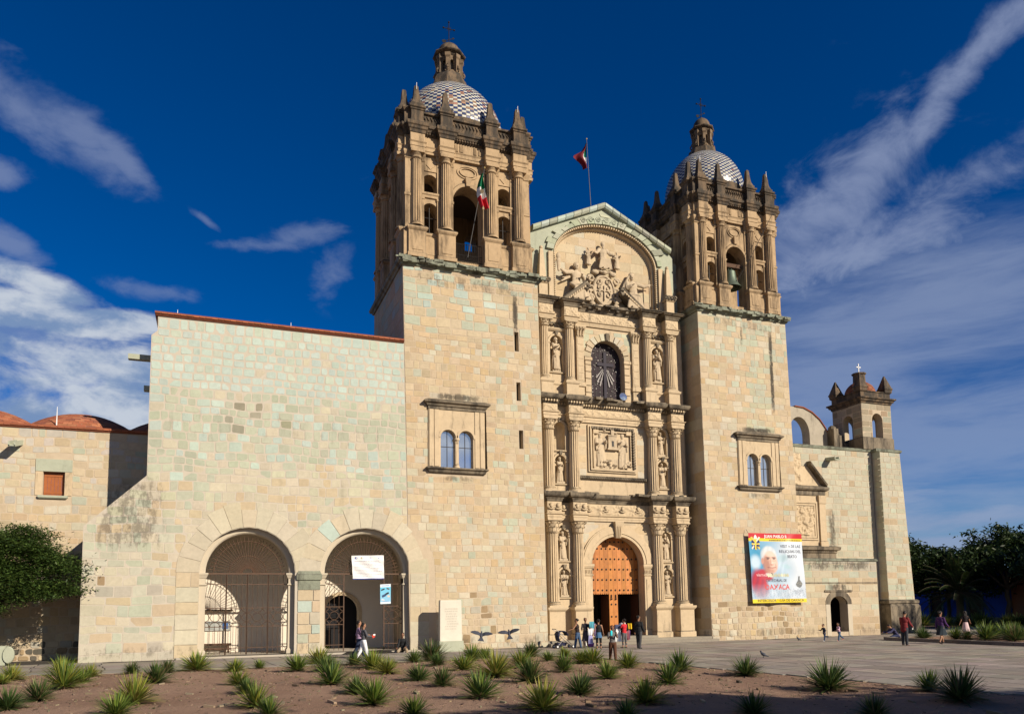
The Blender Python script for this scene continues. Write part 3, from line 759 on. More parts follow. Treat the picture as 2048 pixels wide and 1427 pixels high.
stones(mpb, lambda v: -27.5, lambda v: -15.0, 0, .95, [], lambda u, v: dict(h=(.2, .34), w=(.2, .6), gap=.03, round=.09, rag=.05, proud=.05, edge=.03, pal=lambda u, v: pick([(CREAM, 3), (GREY, 3), (BROWN, 2), ((.10, .09, .07), 2)])), lst)
place_stones(lst, conv, M['old_stone'], 60, 'footing_stone', 'footing_stones')
mb = MB(); mb.box(-20.35, -18.75, BY-.05, BY+.3, 9.31, 9.93); mb.build('lintel', M['green'], conv)
for x in (-20.19, -18.91):
    mb = MB(); mb.box(x-.155, x+.155, BY-.035, BY+.3, 8.12, 9.30); mb.build('jamb', M['carved'], conv)
mb = MB(); mb.prof(-20.15, -18.95, BY+.3, BY-.1, [(0, 7.95), (.05, 8.0), (.05, 8.1)]); mb.build('sill', M['green'], conv)
for i in range(6):
    mb = MB(); x = -20.01+i*.155; mb.box(x+.004, x+.150, BY+.20, BY+.24, 8.14, 9.28); mb.build('shutter_board', M['shutter'], conv)
mb = MB(); mb.box(-20.0, -19.1, BY+.18, BY+.205, 8.22, 8.34); mb.box(-20.0, -19.1, BY+.18, BY+.205, 9.08, 9.2); mb.build('shutter_rail', M['shutter'], conv)
coping('coping', -44, -14.9, BY, BY+.5, BT, conv, .12)
mb = MB(); P0 = Vector((-21.1, BY, 10.62)); d = Vector((-.15, -.85, -.25))
for sx in (-.16, .16):
    mb.obox(P0+d*.5+Vector((sx*.8, 0, .08)), d*.5, (.035, 0, 0), (0, 0, .12))
mb.obox(P0+d*.5, d*.5, (.15, 0, 0), (0, 0, .03)); mb.build('waterspout', M['green'], conv)
# shallow brick domes: courses of bricks on a cap
def brick_dome(xc, yc, R, zb, rise):
    rs = (R*R+rise*rise)/(2*rise); zc = zb+rise-rs; amax = math.asin(R/rs)
    mb = MB(); mb.lathe(xc, yc, [((rs-.015)*math.sin(amax*i/10)+.001, zc+(rs-.015)*math.cos(amax*i/10)) for i in range(10, -1, -1)], 40); d = mb.build('dome', M['mortar'], conv)
    mb = MB(); nr = 17
    for i in range(nr):
        a0, a1 = amax*(1-i/nr), amax*(1-(i+.94)/nr); rr = rs*math.sin((a0+a1)/2); k = max(6, int(2*PI*rr/.42)); of = random.random()
        for j in range(k):
            t0 = 2*PI*(j+of)/k; t1 = t0+2*PI/k*.955
            if rr*math.sin((t0+t1)/2) > R*.45: continue
            q = rs+random.uniform(.004, .014)
            P = [(xc+q*math.sin(a)*math.cos(t), yc+q*math.sin(a)*math.sin(t), zc+q*math.cos(a)) for a, t in ((a0, t0), (a0, t1), (a1, t1), (a1, t0))]
            Q = [(xc+(rs-.02)*math.sin(a)*math.cos(t), yc+(rs-.02)*math.sin(a)*math.sin(t), zc+(rs-.02)*math.cos(a)) for a, t in ((a0, t0), (a0, t1), (a1, t1), (a1, t0))]
            mb.loft([Q, P], jit(pick([((.30, .10, .05), 5), ((.36, .14, .07), 3), ((.21, .075, .045), 2)]), .12))
    o = mb.build('dome_brick', M['brick'], d); o['kind'] = 'stuff'
for xc in (-23.45, -18.8, -14.1): brick_dome(xc, 6.5, 3.0, 11.72, 1.22)
mb = MB(); mb.tube([(-19.6, 3.6, BT+.15), (-19.6, 3.6, BT+1.25)], .035, 6, r1=.012); mb.build('lightning_rod', M['white_metal'], conv)
for x in (-14.0, -8.5):
    mb = MB(); mb.tube([(x, .5, WTOP+.2), (x, .5, WTOP+.6)], .025, 5, r1=.012); mb.build('lightning_rod', M['white_metal'], wing)
# ================================================================== bell towers
def pal_tower(u, v):
    if v > 19: return pick([(CREAM, 3), (GREEN, 3), (AQUA, 1), (WARM, 2)])
    if v > 17.2: return pick([(CREAM, 4), (GREEN, 1.6), (WARM, 3)])
    if v < 3: return pick([(CREAM, 4), (PALE, 4), (GREEN, .8), (GREY, .6), (OCHRE, .8), (BROWN, .45)])
    if v < 9: return pick([(CREAM, 5), (PALE, 3.5), (WARM, 2), (GREEN, .6), (OCHRE, .5)])
    return pick([(CREAM, 5), (WARM, 5), (PALE, 1.2), (GREEN, 1.1), (OCHRE, 1.0), (TAN, 1.0)])
def st_tower(u, v):
    if v > 17.6: return dict(h=(.36, .54), w=(.4, .95), gap=.035, round=.06, rag=.025, proud=.018, edge=.016, pal=pal_tower, wave=.7)
    if v < 2.2: return dict(h=(.28, .52), w=(.28, .7), gap=.034, round=.06, rag=.03, proud=.02, edge=.016, pal=pal_tower, wave=.7)
    return dict(h=(.30, .44), w=(.28, .66), gap=.020, round=.03, rag=.012, proud=.015, edge=.011, pal=pal_tower, wave=.6)
def pal_t2(u, v):
    if v < 3.4: return pick([(CREAM, 3.4), (OCHRE, 1.6), (BROWN, 1.5), (TAN, 1.8), (PALE, 2)])
    if v > 18.2: return pick([(CREAM, 3), (GREEN, 4), (PALE, 2)])
    if 20.0 < u+(v-12)*.0 < 22 and 13.5 < v < 18.5 and random.random() < .6: return pick([((.40, .38, .26), 3), (GREEN, 3)])
    return pick([(CREAM, 6), (WARM, 4), (PALE, 3), (OCHRE, .6), (GREEN, .35)])
def st_t2(u, v):
    if v < 2.0: return dict(h=(.25, .48), w=(.22, .62), gap=.036, round=.05, rag=.035, proud=.03, edge=.02, pal=pal_t2, wave=.9)
    return dict(h=(.32, .46), w=(.30, .80), gap=.018, round=.03, rag=.012, proud=.014, edge=.010, pal=pal_t2, wave=.5)
def twin_window(t, uc, zt, zb, hw, yf=-.04):
    """framed window: two small arches on a colonnette, entablature above, sill below"""
    aw = .425*hw/1.62; off = .515*hw/1.62; cz = zb+1.68; 
    fr = front(yf)
    hs = [H(uc+s*off, aw*1.0, zb, cz) for s in (-1, 1)]
    mb = MB(); strip_wall(mb, fr, uc-hw, uc+hw, zb-.02, [(uc-hw, zt-.28), (uc+hw, zt-.28)], hs, .5)
    for s in (-1, 1): mb.poly([(uc+s*hw, yf, zb-.02), (uc+s*hw, yf, zt-.28), (uc+s*hw, .03, zt-.28), (uc+s*hw, .03, zb-.02)])
    mb.build('window_surround', M['carved'], t)
    for s in (-1, 1):
        for k, w_ in ((hw-.16, .12), (hw-.46, .13)):
            mb = MB(); mb.box(uc+s*k-w_, uc+s*k+w_, yf-.04, yf-.002, zb+.05, zt-.45); mb.build('pilaster_strip', M['carved'], t)
        mb = MB(); n = 14
        for i in range(n):
            q0, q1 = PI*i/n, PI*(i+1)/n
            mb.loft([[(uc+s*off+r*math.cos(q), y, cz+r*math.sin(q)) for r, y in ((aw+.01, yf), (aw+.01, yf-.05), (aw+.13, yf-.05), (aw+.13, yf))] for q in (q0, q1)])
        mb.build('arch_moulding', M['carved'], t)
        mb = MB(); mb.box(uc+s*off-aw-.02, uc+s*off+aw+.02, yf+.24, yf+.26, zb, cz+aw); p = mb.build('pane', M['glass'], t)
        mb = MB(); mb.box(uc+s*off-.015, uc+s*off+.015, yf+.215, yf+.238, zb, cz+aw); mb.box(uc+s*off-aw, uc+s*off+aw, yf+.216, yf+.237, cz-.5, cz-.47); mb.build('glazing_bar', M['dark_iron'], p, kind='stuff')
    mb = MB(); yy = yf+.08
    mb.lathe(uc, yy, [(.17, zb), (.17, zb+.08), (.12, zb+.14), (.14, zb+.2), (.09, zb+.26), (.10, zb+.8), (.08, cz-.32), (.12, cz-.3), (.08, cz-.26), (.14, cz-.12), (.16, cz-.1), (.16, cz), (.05, cz+.002)], 14); mb.build('colonnette', M['carved'], t, smooth=True)
    mb = MB(); mb.prof(uc-hw, uc+hw, .02, yf-.02, [(0, zt-.45), (.03, zt-.43), (.03, zt-.30), (.10, zt-.26), (.14, zt-.16), (.26, zt-.09), (.28, zt), (.2, zt+.05), (.0, zt+.14)]); mb.build('window_cornice', M['cornice'], t)
    mb = MB(); mb.prof(uc-hw+.05, uc+hw-.05, .02, yf-.02, [(0, zb-.32), (.06, zb-.28), (.10, zb-.16), (.2, zb-.1), (.2, zb-.02), (.05, zb-.001)]); mb.build('window_sill', M['cornice'], t)
def fluted(mb, x, y, z0, z1, r, n=64):
    mb.lathe(x, y, [(r*1.0, z0), (r*1.0, z0+.3*(z1-z0)), (r*.88, z1)], n, flute=16, depth=.17)
def build_tower(label, x0, x1, dep, zt, xtaper, s, bx, by, zoff, pal_style, win, slits, extra):
    """x0,x1: front corners at the top of the plain shaft; dep: depth; s: horizontal scale of the belfry; bx, by: belfry centre; zoff: height shift"""
    t = thing('bell_tower', label, 'bell tower', ((x0+x1)/2, dep/2, 0), 'twin bell towers of the church')
    xc = (x0+x1)/2; lean = extra['lean']
    def mpf(u, v, w):
        q = 1-v/zt; t_ = (u-x0)/(x1-x0); return (u+lean[0]*q*(1-t_)+lean[1]*q*t_, -w-.02, v)
    mb = MB()
    hs = [H(u, .13, a, b, arch=False) for u, a, b in slits]
    hs.append(H(win[0], win[3], win[2]-.1, win[1]-.3, arch=False))
    mb0 = MB(); strip_wall(mb0, mpf, x0, x1, 0, [(x0, zt), (x1, zt)], hs, .55)
    for a, b_ in ((x0, -1), (x1, 1)):
        mb0.poly([mpf(a, 0, 0), mpf(a, zt, 0), (mpf(a, zt, 0)[0], dep, zt), (mpf(a, 0, 0)[0], dep, 0)])
    mb0.poly([(x0, dep, 0), (x1, dep, 0), (x1, dep, zt), (x0, dep, zt)]); mb0.poly([mpf(x0, zt, 0), mpf(x1, zt, 0), (x1, dep, zt), (x0, dep, zt)])
    mb0.build('wall', M['mortar'], t)
    lst = []
    hx = [H(u, .17, a-.05, b_+.05, arch=False) for u, a, b_ in slits] + [H(win[0], win[3]-.03, win[2]-.25, win[1]+.0, arch=False)]
    if extra.get('block'): hx += extra['block']
    stones(mpf, lambda v: x0, lambda v: x1, 0, zt-.02, hx, pal_style, lst)
    # side faces: left face stones always (the right one is out of sight)
    side = []
    mps = lambda u, v, w: (mpf(x0, v, 0)[0]-w, u, v)
    sty = lambda u, v: {**pal_style(x0, max(v, 4)), 'w': (.7, 1.4), 'h': (.55, .75)}
    ylo = extra.get('side_from', 0)
    stones(mps, lambda v: .0 if v > ylo else .0, lambda v: (dep if v > ylo else 1.9), extra.get('side_z0', 0), zt-.02, [], sty, side)
    place_stones(lst, t, M['stone'], 250)
    place_stones(side, t, M['stone'], 50)
    for (u, a, b_) in slits:
        mb = MB(); q = mpf(u, (a+b_)/2, 0); mb.box(q[0]-.2, q[0]+.2, .42, .45, a, b_); mb.build('slit_window', M['matte_black'], t)  # black panel stands for the unlit depth of the slit
    twin_window(t, win[0], win[1], win[2], win[3], -.09)
    # main cornice under the belfry
    hw, hd = (x1-x0)/2, dep/2; yc = dep/2
    ring = lambda pr: [(xc-hw-o, xc+hw+o, yc-hd-o, yc+hd+o, z) for o, z in pr]
    mb = MB(); mb.stack(ring([(.02, zt-.02), (.10, zt+.0), (.14, zt+.10), (.25, zt+.16), (.30, zt+.30), (.27, zt+.38), (.12, zt+.44), (.0, zt+.46)]));
    mb.build('cornice', M['green_cornice'], t)
    # broken, eroded lumps along the cornice edge
    lump = MB()
    for i in range(46):
        u = random.uniform(x0-.25, x1+.25); lump.obox((u, -.28+random.uniform(-.06, .05), zt+.26+random.uniform(-.12, .12)), Vector((random.uniform(.08, .35), random.uniform(-.03, .03), random.uniform(-.03, .03))), Vector((0, random.uniform(.04, .09), .02)), Vector((0, 0, random.uniform(.03, .1))))
    lump.build('cornice_lump', M['green_cornice'], t, kind='stuff')
    # ---------------------------------------------------------------- belfry
    Z = lambda z: z+zoff
    HB = 3.55*s                       # half width to the wall face
    zb0 = zt+.44
    faces = []
    for k in range(4):
        a = k*PI/2
        m4 = Matrix.Translation((bx, by, 0)) @ Matrix.Rotation(a, 4, 'Z') @ Matrix.Translation((0, -HB, 0))
        faces.append(m4)
    th = .95*s
    cols = [-3.10*s, -1.38*s, 1.38*s, 3.10*s]
    for k, m4 in enumerate(faces):
        def mp(u, v, w, m4=m4): return tuple(m4 @ Vector((u, -w, v)))
        holes = [H(0, .92*s, zb0+.35, Z(25.5), rise=1.05*s)]
        for sx in (-1, 1):
            holes.append(H(sx*2.24*s, .46*s, Z(23.35), Z(24.72)))
            holes.append(H(sx*2.24*s, .46*s, Z(25.78), Z(26.42)))
        mb = MB(); strip_wall(mb, mp, -HB, HB, zb0, [(-HB, Z(28.0)), (HB, Z(28.0))], holes, th)
        # inner skin
        mi = lambda u, v, w, m4=m4: tuple(m4 @ Vector((u, th-w, v)))
        strip_wall(mb, mi, -HB+th, HB-th, zb0, [(-HB, Z(28.0)), (HB, Z(28.0))], holes, 0)
        mb.build('belfry_wall', M['belfry'], t)
        vis = k in (0, 3)             # front and left faces carry the full order, right and back keep the outline
        for c in cols:
            if not vis and abs(c) < 2: continue
            mb = MB(m4); w = .50*s
            mb.prof(c-w, c+w, .0, -.44*s, [(.0, zb0), (.06, zb0+.02), (.06, zb0+.22), (0, zb0+.27), (0, Z(23.22)), (.05, Z(23.28)), (.10, Z(23.36)), (.10, Z(23.44)), (.02, Z(23.52)), (-.1, Z(23.6))])
            mb.box(c-w*.62, c+w*.62, -.44*s-.025, -.44*s+.01, zb0+.42, Z(23.08))
            mb.build('pedestal', M['belfry'], t)
            col = MB(m4); r = .315*s
            fluted(col, c, -.20*s, Z(23.75), Z(27.52), r)
            co = col.build('column', M['belfry'], t, smooth=True)
            b = MB(m4); b.lathe(c, -.20*s, [(r*1.3, Z(23.55)), (r*1.3, Z(23.62)), (r*1.1, Z(23.66)), (r*1.18, Z(23.72)), (r, Z(23.76))], 20); b.build('column_base', M['belfry'], co, smooth=True)
            b = MB(m4); b.lathe(c, -.20*s, [(r*.9, Z(27.50)), (r*1.02, Z(27.53)), (r*.9, Z(27.57)), (r*.9, Z(27.66)), (r*1.2, Z(27.80))], 20); b.stack([(c-r*1.25, c+r*1.25, -.20*s-r*1.25, 0, Z(27.8)), (c-r*1.3, c+r*1.3, -.20*s-r*1.3, 0, Z(27.96))]); b.build('capital', M['belfry'], co)
            # pilaster strips flanking each column
            for sx in (-1, 1):
                mb = MB(m4); q = c+sx*.40*s
                mb.prof(q-.075*s, q+.075*s, 0, -.08*s, [(.04, Z(23.5)), (.04, Z(23.66)), (0, Z(23.7)), (0, Z(25.3)), (.03, Z(25.33)), (.03, Z(25.46)), (0, Z(25.5)), (0, Z(27.5)), (.05, Z(27.56)), (.05, Z(27.62)), (0, Z(27.66)), (.08, Z(27.84)), (.08, Z(27.97))])
                mb.build('pilaster', M['belfry'], t)
            # ressaut of the entablature over the column
            mb = MB(m4); w = .42*s
            mb.prof(c-w, c+w, 0, -.54*s, [(0, Z(27.97)), (0, Z(28.12)), (.03, Z(28.14)), (.03, Z(28.32)), (.09, Z(28.40)), (.02, Z(28.43)), (.0, Z(28.45)), (0, Z(28.98))]); mb.build('entablature_block', M['belfry'], t)
            mb = MB(m4)
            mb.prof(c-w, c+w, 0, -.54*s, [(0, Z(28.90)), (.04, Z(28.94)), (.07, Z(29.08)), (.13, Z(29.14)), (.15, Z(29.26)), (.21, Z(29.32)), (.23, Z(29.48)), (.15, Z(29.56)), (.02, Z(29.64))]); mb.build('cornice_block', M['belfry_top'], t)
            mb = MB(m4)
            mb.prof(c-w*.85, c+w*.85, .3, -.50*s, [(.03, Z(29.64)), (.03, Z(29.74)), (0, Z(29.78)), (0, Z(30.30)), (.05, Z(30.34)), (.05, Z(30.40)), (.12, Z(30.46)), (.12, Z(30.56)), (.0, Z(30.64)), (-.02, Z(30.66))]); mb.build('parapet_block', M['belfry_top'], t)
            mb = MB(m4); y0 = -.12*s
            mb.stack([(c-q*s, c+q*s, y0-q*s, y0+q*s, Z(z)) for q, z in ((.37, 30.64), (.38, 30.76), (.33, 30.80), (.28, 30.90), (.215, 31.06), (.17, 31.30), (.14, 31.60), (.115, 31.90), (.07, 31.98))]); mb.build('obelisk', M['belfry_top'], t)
        # straight entablature, parapet
        mb = MB(m4); mb.prof(-HB, HB, .3, -.18*s, [(0, Z(27.99)), (0, Z(28.12)), (.03, Z(28.14)), (.03, Z(28.32)), (.08, Z(28.40)), (.0, Z(28.44)), (0, Z(28.98))])
        if vis:
            for u in (-.72, -.42, .42, .72):
                for d_ in (-.07, 0, .07): mb.box((u+d_)*s-.022, (u+d_)*s+.022, -.18*s-.045, -.17*s, Z(28.5), Z(28.92))
        mb.build('frieze', M['belfry'], t)
        mb = MB(m4); mb.prof(-HB, HB, .3, -.18*s, [(0, Z(28.98)), (.06, Z(29.04)), (.11, Z(29.16)), (.18, Z(29.2)), (.22, Z(29.32)), (.30, Z(29.37)), (.30, Z(29.50)), (.02, Z(29.6))])
        if vis:
            for i in range(44):
                u = -HB+2*HB*(i+.5)/44; mb.box(u-.035, u+.035, -.18*s-.19, -.18*s-.05, Z(29.06), Z(29.16))
        mb.build('cornice_run', M['belfry_top'], t)
        mb = MB(m4); mb.prof(-HB+.2, HB-.2, .35, -.22*s, [(0, Z(29.58)), (0, Z(29.74)), (-.06, Z(29.76)), (-.06, Z(30.28)), (.06, Z(30.34)), (.06, Z(30.46)), (-.05, Z(30.52))])
        if vis:
            for i in range(30):
                u = (-HB+.4)+(2*HB-.8)*(i+.5)/30; mb.tube([(u-.06, -.16*s, Z(29.78)), (u+.06, -.21*s, Z(30.0)), (u-.06, -.16*s, Z(30.24))], .035, 4)
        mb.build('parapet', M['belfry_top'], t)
        if vis:
            # trim of the openings
            for sx in (-1, 1):
                u = sx*2.24*s
                mb = MB(m4); mb.prof(u-.50*s, u+.50*s, 0, -.06, [(0, Z(25.44)), (.03, Z(25.46)), (.04, Z(25.58)), (.09, Z(25.64)), (.09, Z(25.74)), (0, Z(25.77))]); mb.build('impost_band', M['belfry'], t)
                mb = MB(m4); mb.prof(u-.48*s, u+.48*s, 0, -.14*s, [(0, zb0), (0, Z(23.1)), (.06, Z(23.18)), (.06, Z(23.28)), (0, Z(23.34))]); mb.box(u-.3*s, u+.3*s, -.14*s-.02, -.1*s, zb0+.35, Z(22.95)); mb.build('window_apron', M['belfry'], t)
                mb = MB(m4); mb.loft([[(u-.36*s, -.05, Z(27.05)), (u-.36*s, 0.02, Z(27.05)), (u-.36*s, 0.02, Z(27.7)), (u-.36*s, -.05, Z(27.7))], [(u+.36*s, -.05, Z(27.05)), (u+.36*s, 0.02, Z(27.05)), (u+.36*s, 0.02, Z(27.7)), (u+.36*s, -.05, Z(27.7))]])
                mb.obox((u, -.055, Z(27.42)), Vector((.13, 0, .13)), Vector((0, .03, 0)), Vector((-.13, 0, .13))); mb.build('carved_panel', M['belfry'], t)
                g_ = MB(m4)
                g_.tube([(u, .25, Z(23.35)), (u, .25, Z(25.2))], .025, 5); g_.tube([(u-.43*s, .25, Z(24.4)), (u+.43*s, .25, Z(24.4))], .025, 5); g_.build('window_bar', M['dark_iron'], t, kind='stuff')
            mb = MB(m4); n = 18; r0 = .92*s
            for i in range(n):
                q0, q1 = PI*i/n, PI*(i+1)/n
                mb.loft([[(r*math.cos(q), y, Z(25.5)+(r*1.14)*math.sin(q)) for r, y in ((r0+.01, 0.), (r0+.01, -.06), (r0+.16*s, -.08), (r0+.22*s, -.02), (r0+.22*s, 0.))] for q in (q0, q1)])
            for sx in (-1, 1):
                mb.prof(sx*1.03*s-.10*s, sx*1.03*s+.10*s, 0, -.05, [(0, zb0+.3), (0, Z(25.28)), (.05, Z(25.34)), (.07, Z(25.44)), (0, Z(25.5))])
            mb.build('archivolt', M['belfry'], t)
            mb = MB(m4); n = 28
            for ra, rb, w0 in ((.66, .40, .05), (.50, .27, .075)):
                for i in range(n):
                    q0, q1 = 2*PI*i/n, 2*PI*(i+1)/n
                    mb.loft([[(f*ra*s*math.cos(q), y, Z(27.42)+f*rb*math.sin(q)) for f, y in ((1.0, 0.), (1.0, -w0), (.86, -w0), (.86, 0.))] for q in (q0, q1)])
            mb.build('oval_medallion', M['belfry'], t)
            mb = MB(m4); mb.stack([(-.13*s, .13*s, -.16, 0, Z(26.56)), (-.13*s, .13*s, -.18, 0, Z(26.70)), (-.19*s, .19*s, -.24, 0, Z(26.95)), (-.19*s, .19*s, -.24, 0, Z(27.02))]); mb.build('keystone', M['belfry'], t)
    # corner piers
    for sx in (-1, 1):
        for sy in (-1, 1):
            m4 = Matrix.Translation((bx+sx*HB, by+sy*HB, 0)); mb = MB(m4); w = .20*s
            mb.stack([(-q, q, -q, q, Z(z)) for q, z in ((w+.1, zb0-zoff), (w+.1, 23.4), (w, 23.5), (w, 25.3), (w+.04, 25.34), (w+.04, 25.46), (w, 25.5), (w, 27.5), (w+.06, 27.56), (w, 27.66), (w+.1, 27.9), (w+.1, 28.0), (w+.02, 28.05), (w+.02, 28.9))]); mb.build('corner_pier', M['belfry'], t)
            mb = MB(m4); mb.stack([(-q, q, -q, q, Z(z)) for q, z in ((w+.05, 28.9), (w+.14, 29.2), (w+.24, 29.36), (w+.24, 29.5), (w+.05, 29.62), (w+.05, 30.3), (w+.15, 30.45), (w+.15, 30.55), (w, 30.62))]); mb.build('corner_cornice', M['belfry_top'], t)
    # floor, vault over the bell chamber
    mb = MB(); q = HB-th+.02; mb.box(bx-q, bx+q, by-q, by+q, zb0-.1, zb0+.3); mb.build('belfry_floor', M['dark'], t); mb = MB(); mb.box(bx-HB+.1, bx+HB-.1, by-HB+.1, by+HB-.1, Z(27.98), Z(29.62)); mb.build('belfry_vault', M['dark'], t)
    # tiled dome
    R, db, cz = extra['dome']; kz = db/R; lz = extra['lantern_z']; e = extra['lantern_r']
    mb = MB(); mb.lathe(bx, by, [(R*1.02, Z(29.6)), (R*1.02, cz-.1), (R*.99, cz)], 40); mb.build('dome_drum', M['belfry_top'], t)
    d = MB(); d.lathe(bx, by, [((R-.012)*math.cos(PI/2*i/16)+.001, cz+(R-.012)*kz*math.sin(PI/2*i/16)) for i in range(17)], 64); dm = d.build('dome', M['mortar'], t, smooth='all')
    mb = MB(); nr = 36; nc = 84
    for i in range(nr):
        a0, a1 = (PI/2*.90)*i/nr, (PI/2*.90)*(i+1)/nr
        for j in range(nc):
            q0, q1 = 2*PI*j/nc, 2*PI*(j+1)/nc; g_ = .0035
            blue = (i+j) % 2
            c = jit((.028, .045, .12), .3) if blue else jit((.52, .51, .44), .1)
            if 3 < i < 16 and random.random() < .14*extra.get('worn', 1) and -2.2 < ((q0+PI/2+PI) % (2*PI)-PI) < .9: c = jit((.30, .17, .115), .3)
            if random.random() < .03: c = jit((.35, .30, .24), .3)
            P = [(bx+R*math.cos(a)*math.cos(q), by+R*math.cos(a)*math.sin(q), cz+R*kz*math.sin(a)) for a, q in ((a0+g_, q0+g_), (a0+g_, q1-g_), (a1-g_, q1-g_), (a1-g_, q0+g_))]
            mb.poly(P, c)
    o = mb.build('dome_tile', M['tile'], dm, kind='stuff')
    # lantern
    zl = cz+db; z0, z1 = 35.62+lz, 36.86+lz
    mb = MB(); mb.lathe(bx, by, [(1.30*e, zl-.35), (1.16*e, zl+.2), (1.12*e, 35.22+lz), (1.04*e, 35.42+lz), (.95*e, 35.56+lz), (.9*e, 35.68+lz)], 8, a0=PI/8); lb = mb.build('lantern_base', M['belfry_top'], t)
    mb = MB(); r = .72*e
    for k in range(8):
        a = k*PI/4+PI/2; m4 = Matrix.Translation((bx, by, 0)) @ Matrix.Rotation(a+PI/2, 4, 'Z') @ Matrix.Translation((0, -r*.924, 0))
        def mp(u, v, w, m4=m4): return tuple(m4 @ Vector((u, -w, v)))
        hw_ = r*.383; strip_wall(mb, mp, -hw_, hw_, z0, [(-hw_, z1), (hw_, z1)], [H(0, hw_*.42, z0+.25, z1-.42)], .12)
    mb.build('lantern', M['lantern'], t)
    for k in range(8):
        a = k*PI/4+PI/8+PI/2; m4 = Matrix.Translation((bx, by, 0)) @ Matrix.Rotation(a+PI/2, 4, 'Z') @ Matrix.Translation((0, -r, 0)); mb = MB(m4); w = .12*e
        mb.stack([(-q, q, -q*1.2, .1, z) for q, z in ((w+.04, z0), (w+.04, z0+.14), (w, z0+.2), (w*.9, z1-.3), (w+.04, z1-.2), (w+.05, z1))]); mb.tube([(0, -.12, z0+.5), (0, -.2, z0+.34), (0, -.26, z0+.2), (0, -.2, z0+.08)], .06*e, 6); mb.build('lantern_buttress', M['lantern'], t)
    mb = MB(); mb.lathe(bx, by, [(.45*e, z0), (.45*e, z1)], 12); mb.build('lantern_core', M['dark'], t)
    mb = MB(); mb.lathe(bx, by, [(.74*e, z1-.02), (.80*e, z1+.04), (.82*e, z1+.10), (1.0*e, z1+.17), (1.06*e, z1+.22), (1.05*e, z1+.28), (.78*e, z1+.34), (.76*e, z1+.42)], 8, a0=PI/8); mb.build('lantern_cornice', M['belfry_top'], t)
    mb = MB(); mb.lathe(bx, by, [(.74*e*math.cos(i*PI/16), z1+.40+.76*math.sin(i*PI/16)) for i in range(8)]+[(.10, z1+1.16), (.11, z1+1.22), (.02, z1+1.26)], 20); mb.build('lantern_cap', M['belfry_top'], t, smooth=True)
    zc = z1+1.18; hc = 1.52
    mb = MB(); mb.tube([(bx, by, zc-.1), (bx, by, zc+hc)], .026, 6); mb.tube([(bx-.36, by, zc+hc*.7), (bx+.36, by, zc+hc*.7)], .024, 6)
    for q in range(4):
        a = PI/4+q*PI/2; mb.tube([(bx, by, zc+hc*.7), (bx+.2*math.cos(a), by, zc+hc*.7+.2*math.sin(a))], .014, 5)
    for p in ((-.36, hc*.7), (.36, hc*.7), (0, hc)): mb.sphere((bx+p[0], by, zc+p[1]), .06, n=8, m=6)
    a = .55; ca = Vector((math.cos(a), math.sin(a)*.3, .55)).normalized()
    mb.tube([Vector((bx, by, zc+.32))-ca*.42, Vector((bx, by, zc+.32))+ca*.42], .022, 5)
    mb.obox(Vector((bx, by, zc+.32))-ca*.42, ca*.13, (0, .012, 0), Vector((-.5, 0, .8))*.10)
    mb.obox(Vector((bx, by, zc+.32))+ca*.36, ca*.08, (0, .012, 0), Vector((-.5, 0, .8))*.05)
    mb.build('weather_cross', M['matte_black'], t)
    for (sx, c) in ((-1, cols[0]), (1, cols[-1])):
        mb = MB(faces[0]); mb.tube([(c, -.3*s, Z(31.7)), (c, -.3*s, Z(32.1))], .015, 5); mb.build('lightning_rod', M['white_metal'], t)
    return t, faces, Z, zb0, HB
T1, F1, Z1, ZB1, HB1 = build_tower('larger, nearer bell tower with tiled dome and a flag hung in its belfry', -2.62, 5.49, 8.0, 21.25, .06, 1.0, 1.27, 3.75, 0., st_tower,
    (.43, 13.62, 9.95, 1.63), [(4.05, 17.0, 18.15), (4.09, 14.08, 15.17), (4.17, 11.28, 12.36)], dict(side_from=16.9, side_z0=16.9, lean=(.40, .26), dome=(3.42, 3.9, 30.95), lantern_z=0., lantern_r=1.0, block=[H(-4.58, 3.42, 0, 4.15)]))
T2, F2, Z2, ZB2, HB2 = build_tower('smaller, farther bell tower with a bronze bell hanging in its arch', 16.66, 23.66, 6.7, 21.05, .085, .865, 19.95, 3.25, -.48, st_t2,
    (20.92, 13.2, 9.82, 1.62), [], dict(side_from=0, side_z0=0, dome_k=1.0, worn=.05, lean=(.16, .34), dome=(2.78, 3.4, 30.75), lantern_z=-1.12, lantern_r=.84))
# railing across the open arch of the nearer belfry
mb = MB(F1[0])
for i in range(15): mb.tube([(-.8+1.6*i/14, -.05, ZB1+.3), (-.8+1.6*i/14, -.05, ZB1+1.35)], .014, 4)
for z in (.35, .7, 1.35): mb.tube([(-.82, -.05, ZB1+z), (.82, -.05, ZB1+z)], .02, 4)
for i in range(7): mb.tube([(-.72+i*.24+.09*math.cos(q*PI/4), -.055, ZB1+.52+.09*math.sin(q*PI/4)) for q in range(9)], .01, 4)
mb.build('railing', M['dark_iron'], T1, kind='stuff')
